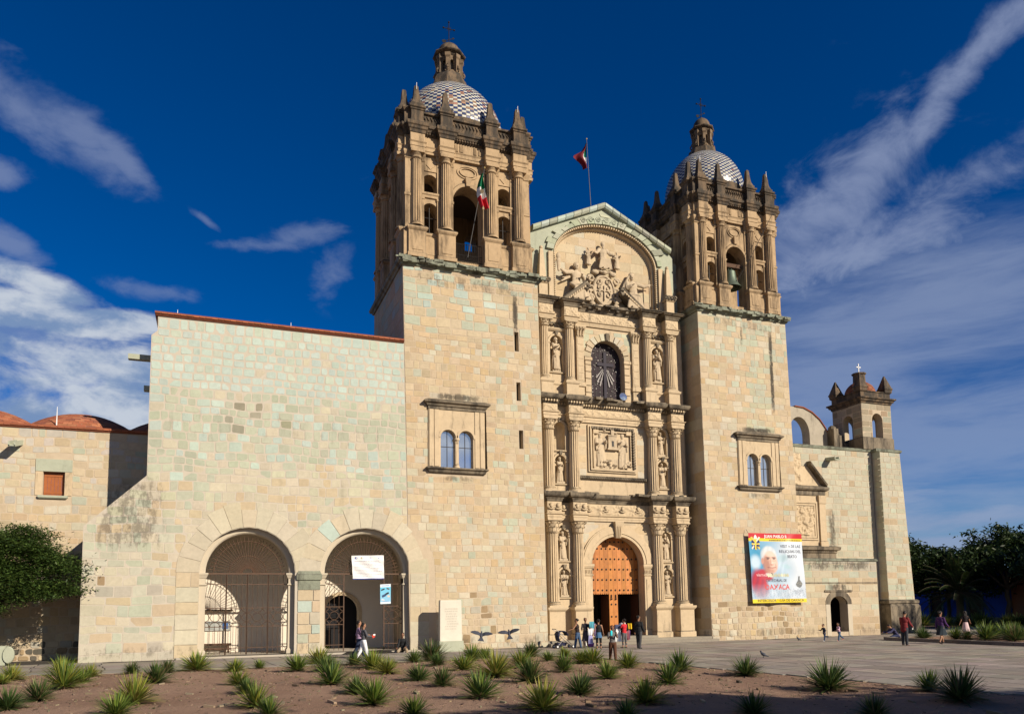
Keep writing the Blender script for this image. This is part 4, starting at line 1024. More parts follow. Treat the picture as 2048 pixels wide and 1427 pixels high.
# bronze bell in the farther belfry
o = thing('bell', 'green bronze bell hanging in the arch of the farther tower', 'bell', (19.95, 1.0, 24.2))
bxx, byy, bz = 19.78, .55, 23.2
mb = MB(); mb.lathe(bxx, byy, [(.02, bz+1.22), (.22, bz+1.20), (.33, bz+1.12), (.36, bz+.95), (.39, bz+.7), (.46, bz+.42), (.56, bz+.2), (.68, bz+.05), (.70, bz), (.62, bz+.02), (.45, bz+.3), (.3, bz+1.0)], 28, cap=False); mb.build('bell_body', M['bronze'], o, smooth=True)
mb = MB(); mb.tube([(bxx, byy, bz+.9), (bxx, byy, bz+.05)], .03, 6); mb.sphere((bxx, byy, bz+.0), .09, n=10, m=8); mb.build('clapper', M['dark_iron'], o)
mb = MB(); mb.tube([(bxx-.14, byy, bz+1.18), (bxx-.1, byy, bz+1.42), (bxx+.1, byy, bz+1.42), (bxx+.14, byy, bz+1.18)], .05, 6); mb.build('crown_loop', M['bronze'], o)
mb = MB(); mb.box(bxx-.75, bxx+.85, byy-.12, byy+.12, bz+1.42, bz+1.68); mb.build('yoke', solid('yoke_wood', (.09, .05, .03)), o)
# ================================================================== carved portal between the towers
fac = thing('church_facade', 'three-tier carved stone portal with wooden door, standing between the two towers', 'facade', (11.1, 1.3, 0))
PY = 1.30                      # main wall plane; CY: column axes
CY = 1.06
def XC(z): return 11.08-.0165*z
fr = front(PY)
def addm(name, mb, m='carved', parent=None, **k): return mb.build(name, M[m], parent or fac, **k)
# ---- flat walls, with door, window and niches as real openings
DOOR = H(11.07, 1.78, .45, 4.80, rise=1.68)
WIN = H(10.72, 1.16, 14.90, 17.62, rise=1.18)
def niche_holes():
    r = []
    for s in (-1, 1):
        for zb, zt, hw, tier in ((4.98, 6.82, .36, 1), (2.82, 4.48, .36, 1), (11.66, 13.35, .36, 2), (9.62, 11.32, .36, 2), (16.48, 18.74, .42, 3)):
            r.append((XC((zb+zt)/2)+s*3.57, zb, zt, hw, tier, s))
    return r
NI = niche_holes()
nh = [H(x, hw, zb, zt-hw) for x, zb, zt, hw, t_, s_ in NI]
mb = MB(); strip_wall(mb, fr, 6.0, 16.2, 0, [(6.0, 20.6), (16.2, 20.6)], [DOOR, WIN]+nh, .62)
mb.poly([(6.0, PY, 0), (6.0, 2.0, 0), (6.0, 2.0, 20.6), (6.0, PY, 20.6)]); mb.poly([(16.2, PY, 0), (16.2, 2.0, 0), (16.2, 2.0, 20.6), (16.2, PY, 20.6)]); mb.poly([(6.0, PY, 20.6), (16.2, PY, 20.6), (16.2, 2.0, 20.6), (6.0, 2.0, 20.6)])
addm('wall', mb)
# recessed side strips of ashlar (right one is seen) and gable backing
mbk = MB(); mbk.poly([(5.3, 1.98, 0), (6.0, 1.98, 0), (6.0, 1.98, 25), (5.3, 1.98, 25)]); mbk.poly([(16.2, 1.98, 0), (17.6, 1.98, 0), (17.6, 1.98, 25.0), (15.2, 1.98, 25.0), (15.2, 1.98, 20), (16.2, 1.98, 20)]); addm('side_wall', mbk, 'mortar')
lst = []
stones(front(1.96), lambda v: 16.2 if v < 20.6 else 15.25, lambda v: 17.4, 0, 24.9, [], lambda u, v: dict(h=(.5, .75), w=(.5, 1.3), gap=.03, round=.03, rag=.01, proud=.02, edge=.012, pal=lambda u, v: pick([(GREEN, 4), (GREY, 2), (CREAM, 2)] if v > 19 else [(CREAM, 4), (TAN, 2), (GREY, 1)])), lst)
place_stones(lst, fac, M['old_stone'], 60)
# ashlar blocks of the panel beside the relief and of the window tier
def flat_blocks(x0, x1, z0, z1, hs, w, h, name='block', proud=.012, mm='stone', pal=None, lim=60):
    l = []; stones(fr, lambda v: x0, lambda v: x1, z0, z1, hs, lambda u, v: dict(h=h, w=w, gap=.018, round=.012, rag=.004, proud=proud, edge=.008, pal=pal or (lambda u, v: pick([(CREAM, 5), (WARM, 2), (PALE, 2)]))), l); place_stones(l, fac, M[mm], lim, name, name+'_field')
flat_blocks(XC(11.5)-2.3, XC(11.5)+2.3, 10.18, 13.3, [H(XC(11.9), 1.78, 10.25, 13.42, arch=False)], (.5, .9), (.36, .46))
flat_blocks(XC(17)-1.75, XC(17)+1.75, 14.95, 19.4, [dict(WIN, m=.42)], (.5, 1.0), (.4, .5), pal=lambda u, v: pick([(GREEN, 2), ((.42, .41, .29), 2), (CREAM, 2)] if v > 18.4 else [(CREAM, 5), (WARM, 2)]))
flat_blocks(XC(6)-2.3, XC(6)+2.3, 4.9, 7.4, [dict(DOOR, m=.55, v0=0)], (.7, 1.3), (.5, .6), proud=.006)
# ---- niches: curved backs, archivolts, keystones, sills
for x, zb, zt, hw, tier, s in NI:
    zs = zt-hw; mb = MB(); n = 10
    prof_ = [(hw*math.cos(PI*i/n), PY+.10+.40*math.sin(PI*i/n)) for i in range(n+1)]
    for (xa, ya), (xb, yb) in zip(prof_[:-1], prof_[1:]): mb.poly([(x+xa, ya, zb), (x+xb, yb, zb), (x+xb, yb, zs), (x+xa, ya, zs)])
    m_ = 6
    for j in range(m_):                                   # half dome (shell)
        e0, e1 = PI/2*j/m_, PI/2*(j+1)/m_
        for i in range(n):
            q0, q1 = PI*i/n, PI*(i+1)/n
            def hd(q, e): return (x+hw*math.cos(q)*math.cos(e), PY+.10+.40*math.sin(q)*math.cos(e), zs+hw*math.sin(e))
            mb.poly([hd(q0, e0), hd(q1, e0), hd(q1, e1), hd(q0, e1)])
    mb.poly([(x-hw, PY, zb), (x+hw, PY, zb), (x+hw, PY+.55, zb), (x-hw, PY+.55, zb)])
    nb = addm('niche', mb, smooth='all')
    if tier == 1:                                        # scalloped shell ribs
        mb = MB()
        for i in range(1, 10):
            q = PI*i/10; mb.tube([(x+hw*.96*math.cos(q)*k, PY+.08+.30*(1-k), zs+hw*.96*math.sin(q)*k) for k in (1., .6, .2)], [.05, .035, .015], 5)
        addm('shell_ribs', mb, parent=nb, kind='stuff')
    mb = MB()
    for i in range(14):
        q0, q1 = PI*i/14, PI*(i+1)/14
        mb.loft([[(x+r*math.cos(q), y, zs+r*math.sin(q)) for r, y in ((hw+.01, PY), (hw+.01, PY-.06), (hw+.13, PY-.09), (hw+.15, PY))] for q in (q0, q1)])
    for k in (-1, 1): mb.box(x+k*(hw+.08)-.07, x+k*(hw+.08)+.07, PY-.05, PY, zb-.1, zs-.06); mb.prof(x+k*(hw+.08)-.08, x+k*(hw+.08)+.08, PY, PY-.06, [(0, zs-.08), (.03, zs-.05), (.03, zs), (0, zs+.002)])
    addm('niche_frame', mb)
    mb = MB(); mb.stack([(x-.06, x+.06, PY-.13, PY, zt+.02), (x-.10, x+.10, PY-.19, PY, zt+.22), (x-.10, x+.10, PY-.19, PY, zt+.27)]); addm('keystone', mb, 'cornice')
    mb = MB(); mb.prof(x-hw-.05, x+hw+.05, PY+.02, PY-.05, [(0, zb-.12), (.04, zb-.10), (.06, zb-.03), (.0, zb)]); addm('niche_sill', mb)
# ---- columns
def capital(mb, x, y, z0, z1, r):
    h = z1-z0
    mb.lathe(x, y, [(r*.86, z0-.02), (r*1.0, z0), (r*.88, z0+.03), (r*.88, z0+.1*h), (r*1.0, z0+.5*h), (r*1.3, z0+.84*h)], 16)
    for row, (zz, rr, n, hh) in enumerate(((z0+.08*h, .92, 8, .40*h), (z0+.38*h, 1.02, 8, .40*h))):
        for i in range(n):
            a = 2*PI*(i+.5*row)/n; c, s = math.cos(a), math.sin(a); w = r*.34
            P = []
            for k, (dz, dr, ww) in enumerate(((0, 0, 1), (.6, .06, 1.05), (.92, .22, .8), (1.0, .36, .4), (.86, .42, .2))):
                q = r*(rr+dr); P.append([(x+q*c-w*ww*s, y+q*s+w*ww*c, zz+hh*dz), (x+(q+.05*r)*c, y+(q+.05*r)*s, zz+hh*dz+.01), (x+q*c+w*ww*s, y+q*s-w*ww*c, zz+hh*dz), (x+(q-.09*r)*c, y+(q-.09*r)*s, zz+hh*dz)])
            mb.loft(P)
    for i in range(4):                                  # corner volutes
        a = PI/4+i*PI/2; c, s = math.cos(a), math.sin(a); q = r*1.35
        mb.tube([(x+(q+r*.22*math.cos(t))*c, y+(q+r*.22*math.cos(t))*s, z0+.80*h+r*.22*math.sin(t)) for t in [j*PI/4 for j in range(9)]], r*.13, 5)
    mb.stack([(x-q, x+q, y-q, y+q, z) for q, z in ((r*1.28, z1-.12*h), (r*1.36, z1-.09*h), (r*1.36, z1))])
def column(x, tier):
    z0, zs, zc, z1, r = {1: (2.22, 2.55, 6.60, 7.38, .345), 2: (9.02, 9.36, 12.80, 13.45, .325), 3: (15.78, 16.12, 19.16, 19.56, .285)}[tier]
    mb = MB(); fluted(mb, x, CY, zs, zc, r, 64); co = addm('column', mb, smooth=True)
    mb = MB(); mb.stack([(x-q, x+q, CY-q, CY+q, z) for q, z in ((r*1.32, z0), (r*1.32, z0+.1))]); mb.lathe(x, CY, [(r*1.3, z0+.10), (r*1.34, z0+.16), (r*1.14, z0+.2), (r*1.10, z0+.23), (r*1.2, z0+.27), (r*1.0, zs)], 24); addm('column_base', mb, parent=co)
    mb = MB(); capital(mb, x, CY, zc, z1, r); addm('capital', mb, parent=co)
CX = {1: 11.05, 2: 10.91, 3: 10.74}
for tier in (1, 2, 3):
    for o in (-4.42, -2.74, 2.74, 4.42): column(CX[tier]+o, tier)
# pedestals
for o in (-4.42, -2.74, 2.74, 4.42):
    x = CX[1]+o
    mb = MB(); mb.prof(x-.50, x+.50, PY, CY-.50, [(.06, .30), (.06, .62), (0, .68), (0, 1.95), (.04, 2.0), (.10, 2.08), (.12, 2.16), (.12, 2.22)]); addm('pedestal', mb)
    x = CX[3]+o
    mb = MB(); mb.prof(x-.40, x+.40, PY, CY-.40, [(.03, 14.86), (.03, 14.98), (0, 15.0), (0, 15.6), (.05, 15.66), (.07, 15.72), (.07, 15.79)]); addm('pedestal', mb)
for s in (-1, 1):                                       # low walls between paired pedestals
    a, b = sorted((CX[1]+s*2.74+s*.5, CX[1]+s*4.42-s*.5)); mb = MB(); mb.prof(a, b, PY, PY-.12, [(0, .3), (0, 1.98), (.03, 2.02), (.06, 2.12), (.06, 2.2)]); addm('plinth_wall', mb)
    a, b = sorted((CX[3]+s*2.74+s*.4, CX[3]+s*4.42-s*.4)); mb = MB(); mb.prof(a, b, PY, PY-.1, [(0, 14.9), (0, 15.62), (.05, 15.68), (.05, 15.78)]); addm('plinth_wall', mb)
    a, b = sorted((CX[2]+s*2.74, CX[2]+s*4.42)); mb = MB(); mb.prof(a-.48, b+.48, PY, CY-.46, [(0, 8.99), (0, 9.02)]); addm('plinth_step', mb)
    # slim pilasters with small capitals beside the upper window
    x = CX[3]+s*1.95; mb = MB(); mb.prof(x-.24, x+.24, PY, PY-.16, [(.06, 14.9), (.06, 15.1), (0, 15.14), (0, 15.62), (.08, 15.68), (.08, 15.8), (.05, 15.84), (.05, 15.95), (0, 16.0), (0, 18.75), (.03, 18.8), (.0, 18.84)]); addm('pilaster', mb)
    mb = MB(); mb.prof(x-.25, x+.25, PY, PY-.17, [(0, 18.84), (.02, 19.1), (.12, 19.42), (.13, 19.5)]); 
    for k in (-1, 0, 1): mb.tube([(x+k*.17, PY-.18, 18.88), (x+k*.19, PY-.24, 19.15), (x+k*.21, PY-.33, 19.28)], .07, 5); mb.tube([(x+k*.2-.08, PY-.26, 19.38), (x+k*.2+.08, PY-.26, 19.38)], .07, 6)
    addm('pilaster_capital', mb)
    for k in range(6):
        mb = MB(); z = 16.08+k*.45; mb.box(x-.18, x+.18, PY-.178, PY-.15, z, z+.38); addm('pilaster_panel', mb)
# ---- entablatures: run + breaks forward over the columns
def entab(tier, arch, frz, cor, m_top='cornice', dent=False):
    """arch, frz, cor: (z0,z1)"""
    x = CX[tier]; o = [-4.42, -2.74, 2.74, 4.42]; r = .46
    segs = [(x-4.42+r, x-2.74-r), (x-2.74+r, x+2.74-r), (x+2.74+r, x+4.42-r)]
    a0, a1 = arch; f0, f1 = frz; c0, c1 = cor
    ap = [(0, a0), (0, a0+(a1-a0)*.38), (.025, a0+(a1-a0)*.40), (.025, a0+(a1-a0)*.78), (.08, a0+(a1-a0)*.86), (.10, a1-.02), (.10, a1)]
    cp = [(.01, c0), (.03, c0+.03), (.06, c0+.13), (.10, c0+.16), (.12, c0+.22), (.24, c0+.28), (.30, c0+.36), (.34, c1-.05), (.30, c1)]
    wf, cf = PY-.10, CY-.40
    for (a, b, yf) in [(s0, s1, wf) for s0, s1 in segs]+[(x+q-r, x+q+r, cf) for q in o]:
        e = .0 if yf == wf else 0
        mb = MB(); mb.prof(a, b, PY+.01, yf, ap); addm('architrave', mb)
        mb = MB(); mb.prof(a+.0, b-.0, PY+.01, yf+.02, [(0, a1), (0, c0)]); f = addm('frieze', mb)
        relief_frieze(a+.02, b-.02, yf+.02, f0+.03, f1-.03, f, tier)
        mb = MB(); mb.prof(a, b, PY+.01, yf, cp); addm('cornice', mb, m_top)
        if dent:
            mb = MB(); n = max(2, int((b-a)/.17))
            for i in range(n):
                u = a+(b-a)*(i+.5)/n; mb.box(u-.045, u+.045, yf-.17, yf-.06, c0+.10, c0+.215)
            addm('dentils', mb, kind='stuff')
def relief_frieze(x0, x1, y, z0, z1, parent, tier):
    """scrolling acanthus carved as a height field"""
    h = z1-z0; nx = max(10, int((x1-x0)/.042)); nz = max(8, int(h/.042))
    per = h*(1.75 if tier == 1 else 1.15 if tier == 2 else 1.0)
    X, Zz = np.meshgrid(np.linspace(0, x1-x0, nx), np.linspace(-h/2, h/2, nz))
    k = np.round(X/per); dxx = X-k*per; sg = np.where(k % 2 == 0, 1, -1)
    rad = np.hypot(dxx, Zz)+1e-6; th = np.arctan2(Zz*sg, dxx)
    spiral = np.cos(th*1.0+rad*17/h*.9)*np.clip(1.15-rad/(h*.62), 0, 1)
    leaf = np.cos(th*7+rad*6)*np.exp(-((rad-h*.36)/(h*.13))**2)*.7
    stem = np.exp(-((Zz-.30*h*np.sin(2*PI*X/per/2))/(.07*h))**2)
    ball = np.exp(-(rad/(h*.12))**2)*1.1
    rng = np.random.RandomState(int(x0*100) % 9999)
    Hh = np.clip(.55*np.maximum(spiral, 0)+leaf+stem*.8+ball, 0, 1.3)*.06 + rng.rand(*X.shape)*.012
    Hh[:, 0] = Hh[:, -1] = Hh[0] = Hh[-1] = -.005
    mb = MB(); mb.v = [(x0+float(a), y-.006-float(d), (z0+z1)/2+float(b)) for a, b, d in zip(X.ravel(), Zz.ravel(), Hh.ravel())]
    for j in range(nz-1):
        for i in range(nx-1):
            q = j*nx+i; mb.f.append([q, q+1, q+nx+1, q+nx]); mb.c.append(None)
    addm('frieze_relief', mb, parent=parent, smooth='all')
entab(1, (7.39, 7.72), (7.72, 8.43), (8.44, 8.99))
entab(2, (13.46, 13.84), (13.84, 14.32), (14.32, 14.86), dent=True)
entab(3, (19.57, 19.84), (19.84, 20.44), (20.45, 20.86))
# carved heads on the lowest frieze
mb = MB(); x = CX[1]
for o in (-4.65, -4.2, -3.6, -2.95, -2.5, -1.9, -.75, .4, 1.5, 2.5, 2.95, 3.6, 4.2, 4.62):
    yy = CY-.42 if abs(abs(o)-2.74) < .45 or abs(abs(o)-4.42) < .45 else PY-.12
    mb.sphere((x+o, yy, 8.18), .12, .10, .14, 10, 8); mb.sphere((x+o, yy-.02, 8.25), .13, .08, .09, 8, 6); mb.tube([(x+o-.22, yy, 8.05), (x+o-.1, yy-.05, 8.0), (x+o, yy-.04, 7.98), (x+o+.1, yy-.05, 8.0), (x+o+.22, yy, 8.05)], .05, 6)
addm('carved_heads', mb, smooth='all', kind='stuff')
# broken blocks along the top of the cornices
for z, y, m_, k in ((8.99, .75, 'cornice', 22), (14.86, .75, 'cornice', 26), (20.86, .8, 'cornice', 24)):
    mb = MB()
    for i in range(k):
        u = random.uniform(5.9, 15.9); q = random.uniform(.12, .45)
        mb.obox((u, y+random.uniform(-.15, .3), z+random.uniform(.0, .07)), Vector((q, random.uniform(-.04, .04), random.uniform(-.02, .02))), Vector((0, random.uniform(.12, .25), .03)), Vector((0, 0, random.uniform(.04, .11))))
    addm('cornice_capping', mb, m_, kind='stuff')
# ---- doorway
x = DOOR['uc']; zs = DOOR['vs']; r = DOOR['r']; ky = DOOR['rise']/r
mb = MB(); n = 26
for rr in ((r+.01, .10, r+.18), (r+.20, .14, r+.60), (r+.60, .10, r+.68)):
    for i in range(n):
        q0, q1 = PI*i/n, PI*(i+1)/n
        mb.loft([[(x+a*math.cos(q), y, zs+a*ky*math.sin(q)) for a, y in ((rr[0], PY), (rr[0], PY-rr[1]), (rr[2], PY-rr[1]), (rr[2], PY))] for q in (q0, q1)])
addm('archivolt', mb)
for s in (-1, 1):
    a = x+s*(r+.33)
    mb = MB(); mb.prof(a-.31, a+.31, PY, PY-.12, [(.04, .35), (.04, .75), (0, .8), (0, 4.05)]); addm('door_pilaster', mb)
    mb = MB(); mb.box(a-.19, a+.19, PY-.15, PY-.11, 1.2, 3.85); addm('pilaster_panel', mb)
    mb = MB(); mb.prof(a-.31, a+.31, PY+.3, PY-.12, [(0, 4.05), (.05, 4.1), (.05, 4.16), (0, 4.18), (0, 4.48), (.05, 4.54), (.1, 4.66), (.1, 4.78), (0, 4.8)])
    for k in range(6): mb.box(a-.27+k*.1, a-.22+k*.1, PY-.16, PY-.11, 4.24, 4.44)
    addm('impost', mb)
mb = MB(); mb.stack([(x-.17, x+.17, PY-.22, PY, 6.38), (x-.20, x+.20, PY-.27, PY, 6.7), (x-.27, x+.27, PY-.38, PY, 7.22), (x-.30, x+.30, PY-.40, PY, 7.38)])
for k in (-.12, 0, .12): mb.tube([(x+k*.8, PY-.24, 6.42), (x+k, PY-.36, 7.1)], .035, 5)
addm('keystone', mb)
# wooden door: boards, studs, open wicket gates
DY = 1.95
door = addm('door_backing', (lambda mb: (mb.box(x-r-.1, x+r+.1, DY+.1, DY+.14, 2.95, 6.7), mb)[1])(MB()), 'matte_black')
def wood(): return jit(pick([((.44, .165, .035), 5), ((.37, .13, .028), 3), ((.50, .20, .05), 3)]), .1)
nb_ = 12
for i in range(nb_):
    a = x-r-.02+(2*r+.04)*i/nb_; b = x-r-.02+(2*r+.04)*(i+1)/nb_; mid = (a+b)/2
    zt = zs+DOOR['rise']*math.sqrt(max(0, 1-((abs(mid-x)-.12)/r)**2))+.05; zb = 3.02 if i not in (5, 6) else .62
    mb = MB(); c = wood(); mb.stack([(a+.006, b-.006, DY, DY+.08, zb), (a+.006, b-.006, DY, DY+.08, zt)], c)
    if i not in (5, 6):                                 # scalloped lower edge
        for j in range(2): mb.box(a+.006+(b-a-.012)*(j+.18)/2, a+.006+(b-a-.012)*(j+.82)/2, DY+.003, DY+.077, zb-.05, zb+.01, c)
    mb.build('door_board', M['wood'], door)
for z in (3.22, 3.86, 4.50, 5.14, 5.78, 6.2):
    for i in range(nb_):
        u = x-r-.02+(2*r+.04)*(i+.5)/nb_
        if z > zs and abs(u-x) > r*math.sqrt(max(0, 1-((z-zs)/DOOR['rise'])**2))-.06: continue
        mb = MB(); mb.sphere((u, DY-.005, z), .062, .05, .062, 8, 6); mb.build('door_stud', M['dark_iron'], door, smooth='all')
for z in (2.35, 1.6, .95):
    for i in (5, 6):
        mb = MB(); mb.sphere((x-r-.02+(2*r+.04)*(i+.5)/nb_, DY-.005, z), .06, .05, .06, 8, 6); mb.build('door_stud', M['dark_iron'], door, smooth='all')
for i in (5, 6):
    u = x-r-.02+(2*r+.04)*(i+.5)/nb_; mb = MB(); mb.tube([(u, DY-.04, 2.95), (u, DY-.06, 2.75)], .03, 6); mb.sphere((u, DY-.06, 2.68), .055, n=8, m=6); mb.build('door_knocker', M['dark_iron'], door)
# church interior behind the door
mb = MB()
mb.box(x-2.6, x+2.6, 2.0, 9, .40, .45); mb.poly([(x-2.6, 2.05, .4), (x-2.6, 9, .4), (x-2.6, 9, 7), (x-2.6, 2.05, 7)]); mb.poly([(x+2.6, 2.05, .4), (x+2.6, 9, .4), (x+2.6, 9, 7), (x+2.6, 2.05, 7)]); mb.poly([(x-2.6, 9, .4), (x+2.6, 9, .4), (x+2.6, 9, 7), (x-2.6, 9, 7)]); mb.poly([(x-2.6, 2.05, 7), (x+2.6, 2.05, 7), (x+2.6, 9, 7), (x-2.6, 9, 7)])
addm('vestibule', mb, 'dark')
mb = MB()
for a, b in ((x-r-.04, x-.31), (x+.31, x+r+.04)): mb.box(a, a+.05, 2.06, 2.06+.9, .47, 2.9); mb.box(b-.05, b, 2.06, 2.06+.9, .47, 2.9)
mb.build('open_wicket', solid('dark_wood', (.10, .035, .012)), fac, kind='stuff')
# ---- steps in front of the portal
mb = MB(); mb.box(5.75, 17.05, -.42, 2.0, -.02, .17, (.24, .21, .165)); raw = mb.build('step', M['pave'], fac)
mb = MB(); mb.box(5.75, 17.0, -.02, 2.0, .17, .31, (.25, .22, .17)); mb.build('step', M['pave'], fac)
mb = MB(); mb.box(9.0, 13.2, .35, 2.2, .31, .45, (.25, .22, .17)); mb.build('step', M['pave'], fac)
# ---- framed relief above the door: dentilled stepped frame
xr = XC(11.9)-.0; ZR0, ZR1 = 10.42, 13.30
mb = MB()
def frame(mb, x0, x1, z0, z1, w, d0, d1, y=PY):
    for a, b, c, e in ((x0, x1, z1-w, z1), (x0, x1, z0, z0+w), (x0, x0+w, z0+w, z1-w), (x1-w, x1, z0+w, z1-w)):
        mb.stack([(a, b, y-d1, y-d0+.05, c), (a, b, y-d1, y-d0+.05, e)])
frame(mb, xr-1.68, xr+1.68, ZR0, ZR1+.05, .10, .0, .10); addm('relief_frame', mb)
mb = MB(); frame(mb, xr-1.56, xr+1.56, ZR0+.1, ZR1-.06, .10, .0, .19); addm('relief_frame', mb)
mb = MB(); frame(mb, xr-1.34, xr+1.34, ZR0+.15, ZR1-.28, .07, .0, .12); addm('relief_frame', mb)
mb = MB()
for i in range(17): mb.box(xr-1.5+3*(i+.15)/17, xr-1.5+3*(i+.85)/17, PY-.23, PY-.02, ZR1-.2, ZR1-.06)
for i in range(14): mb.box(xr+1.38, xr+1.55, PY-.23, PY-.02, ZR0+.25+2.4*(i+.15)/14, ZR0+.25+2.4*(i+.85)/14)
addm('frame_dentils', mb, 'cornice', kind='stuff')
for sx in (-1, 1):
    for zz in (ZR0+.2, ZR1-.36):
        mb = MB(); mb.box(xr+sx*1.15-.18, xr+sx*1.15+.18, PY-.15, PY, zz-.12, zz+.14); addm('frame_ear', mb)
mb = MB(); mb.box(xr-2.35, xr+2.4, PY-.16, PY, 9.98, 10.16)
for i in range(38):
    u = xr-2.3+4.62*(i+.5)/38; mb.tube([(u-.05, PY-.18, 10.0), (u+.05, PY-.2, 10.14)], .035, 5)
addm('rope_moulding', mb, 'cornice')
# ---- big window with rusticated arch
x = WIN['uc']; zs = WIN['vs']; r = WIN['r']; V2 = []
voussoirs(fr, x, zs, r+.01, r+.45, 13, 0, PI, .09, lambda u, v: pick([(CREAM, 5), (PALE, 2)]), V2, gap=.05)
for s_ in V2:
    mb = MB(); emit_stone(mb, s_); raw_mesh('voussoir', mb, M['stone'], fac, s_[3])
for s in (-1, 1):
    for k in range(6):
        mb = MB(); z = 14.95+k*.44; a = x+s*(r+.21); 
        mb.box(a-.19, a+.19, PY-.09, PY, z, z+.39); addm('quoin', mb)
    mb = MB(); a = x+s*(r+.21); mb.prof(a-.22, a+.22, PY, PY-.12, [(0, 17.38), (.04, 17.42), (.04, 17.56), (0, 17.62)]); addm('impost', mb)
mb = MB(); mb.stack([(x-.07, x+.07, PY-.14, PY, zs+r+.03), (x-.12, x+.12, PY-.2, PY, zs+r+.46)]); addm('keystone', mb, 'cornice')
gm_ = mat('leaded_dark_glass', (.040, .030, .034), .75, .5, 9., .006, 14., spec=.12)
mb = MB(); mb.box(x-r-.1, x+r+.1, PY+.46, PY+.5, 14.85, zs+r+.1); wp = mb.build('leaded_window', gm_, fac)
mb = MB(); k = 0
for i in range(9): mb.box(x-r+2*r*i/8-.012, x-r+2*r*i/8+.012, PY+.44, PY+.463, 14.9, zs+r)
for i in range(14): mb.box(x-r, x+r, PY+.442, PY+.462, 14.95+i*.3, 14.97+i*.3)
mb.build('lead_came', M['dark_iron'], wp, kind='stuff')
mb = MB(); cx_, cz_ = x+.05, 17.35
mb.box(cx_-.10, cx_+.10, PY+.38, PY+.45, 15.1, 18.2); mb.box(cx_-.55, cx_+.6, PY+.382, PY+.452, 17.3, 17.5)
mb.build('window_cross', solid('slate', (.045, .04, .05)), wp)
mb = MB()
for a, l in ((-2.05, 1.2), (-1.85, 1.35), (-1.35, 1.35), (-1.15, 1.25), (-2.25, 1.0), (-.98, 1.1)):
    d = Vector((math.cos(a), 0, math.sin(a))); p = Vector((cx_, PY+.40, 17.3)); n_ = Vector((-d.z, 0, d.x))
    mb.loft([[p+d*.25-n_*.012, p+d*.25+n_*.012, p+d*.25+n_*.012+Vector((0, .04, 0)), p+d*.25-n_*.012+Vector((0, .04, 0))], [p+d*l-n_*.045, p+d*l+n_*.045, p+d*l+n_*.045+Vector((0, .04, 0)), p+d*l-n_*.045+Vector((0, .04, 0))]])
mb.build('light_ray', solid('tin', (.16, .14, .13), .4), wp, kind='stuff')
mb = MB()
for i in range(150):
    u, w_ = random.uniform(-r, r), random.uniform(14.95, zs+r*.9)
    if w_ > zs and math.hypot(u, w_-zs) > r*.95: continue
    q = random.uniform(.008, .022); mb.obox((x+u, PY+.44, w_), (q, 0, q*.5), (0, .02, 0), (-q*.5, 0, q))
mb.build('glass_glint', solid('painted_glint', (.45, .42, .38), .4), wp, kind='stuff')  # pale flecks painted as glints of light on the glass
# small round spotlight in front of the window sill
o = thing('floodlight', 'small round glass floodlight on the cornice below the dark upper window', 'floodlight', (11.55, .9, 14.9))
mb = MB(); mb.lathe(0, 0, [(.05, -.1), (.2, -.08), (.27, 0), (.27, .05)], 18); f_ = mb.build('lamp_housing', M['dark_iron'], o); f_.matrix_parent_inverse = Matrix(); f_.location = (0, 0, .28); f_.rotation_euler = (math.radians(80), 0, 0)
mb = MB(); mb.lathe(0, 0, [(.25, .052), (.02, .09)], 18); g_ = mb.build('lens', M['glass'], o); g_.matrix_parent_inverse = Matrix(); g_.location = (0, 0, .28); g_.rotation_euler = (math.radians(80), 0, 0)
# ---- gable with basket arch
GX = 10.75; GP = 27.6; 
gtop = [(5.4, 24.95), (5.9, 25.35), (GX+.05, GP), (15.52, 25.35), (15.9, 24.95)]
TY = H(GX+.15, 3.72, 20.4, 24.0, rise=2.45)
mb = MB(); fg = front(PY+.10); strip_wall(mb, fg, 5.4, 15.9, 20.3, gtop, [TY], .45)
mb.poly([(5.4, 2.6, 20.3), (15.9, 2.6, 20.3)]+[(u, 2.6, v) for u, v in gtop[::-1]]); addm('gable_wall', mb, 'green')
mb = MB(); mb.poly([(6.9, PY+.5, 20.3), (14.9, PY+.5, 20.3), (14.9, PY+.5, 25.2), (GX+1.6, PY+.5, 26.75), (GX-1.3, PY+.5, 26.75), (6.9, PY+.5, 25.2)]); tym = addm('tympanum', mb)
lst = []
stones(front(PY+.5), lambda v: GX-3.6+max(0, v-24.8)*1.3, lambda v: GX+3.9-max(0, v-24.8)*1.3, 20.6, 26.5, [], lambda u, v: dict(h=(.5, .7), w=(.8, 1.5), gap=.015, round=.01, rag=.004, proud=.012, edge=.006, pal=lambda u, v: pick([(CREAM, 6), (WARM, 4), (PALE, 1)])), lst)
place_stones(lst, fac, M['stone'], 80, 'tympanum_block', 'tympanum_block_field')
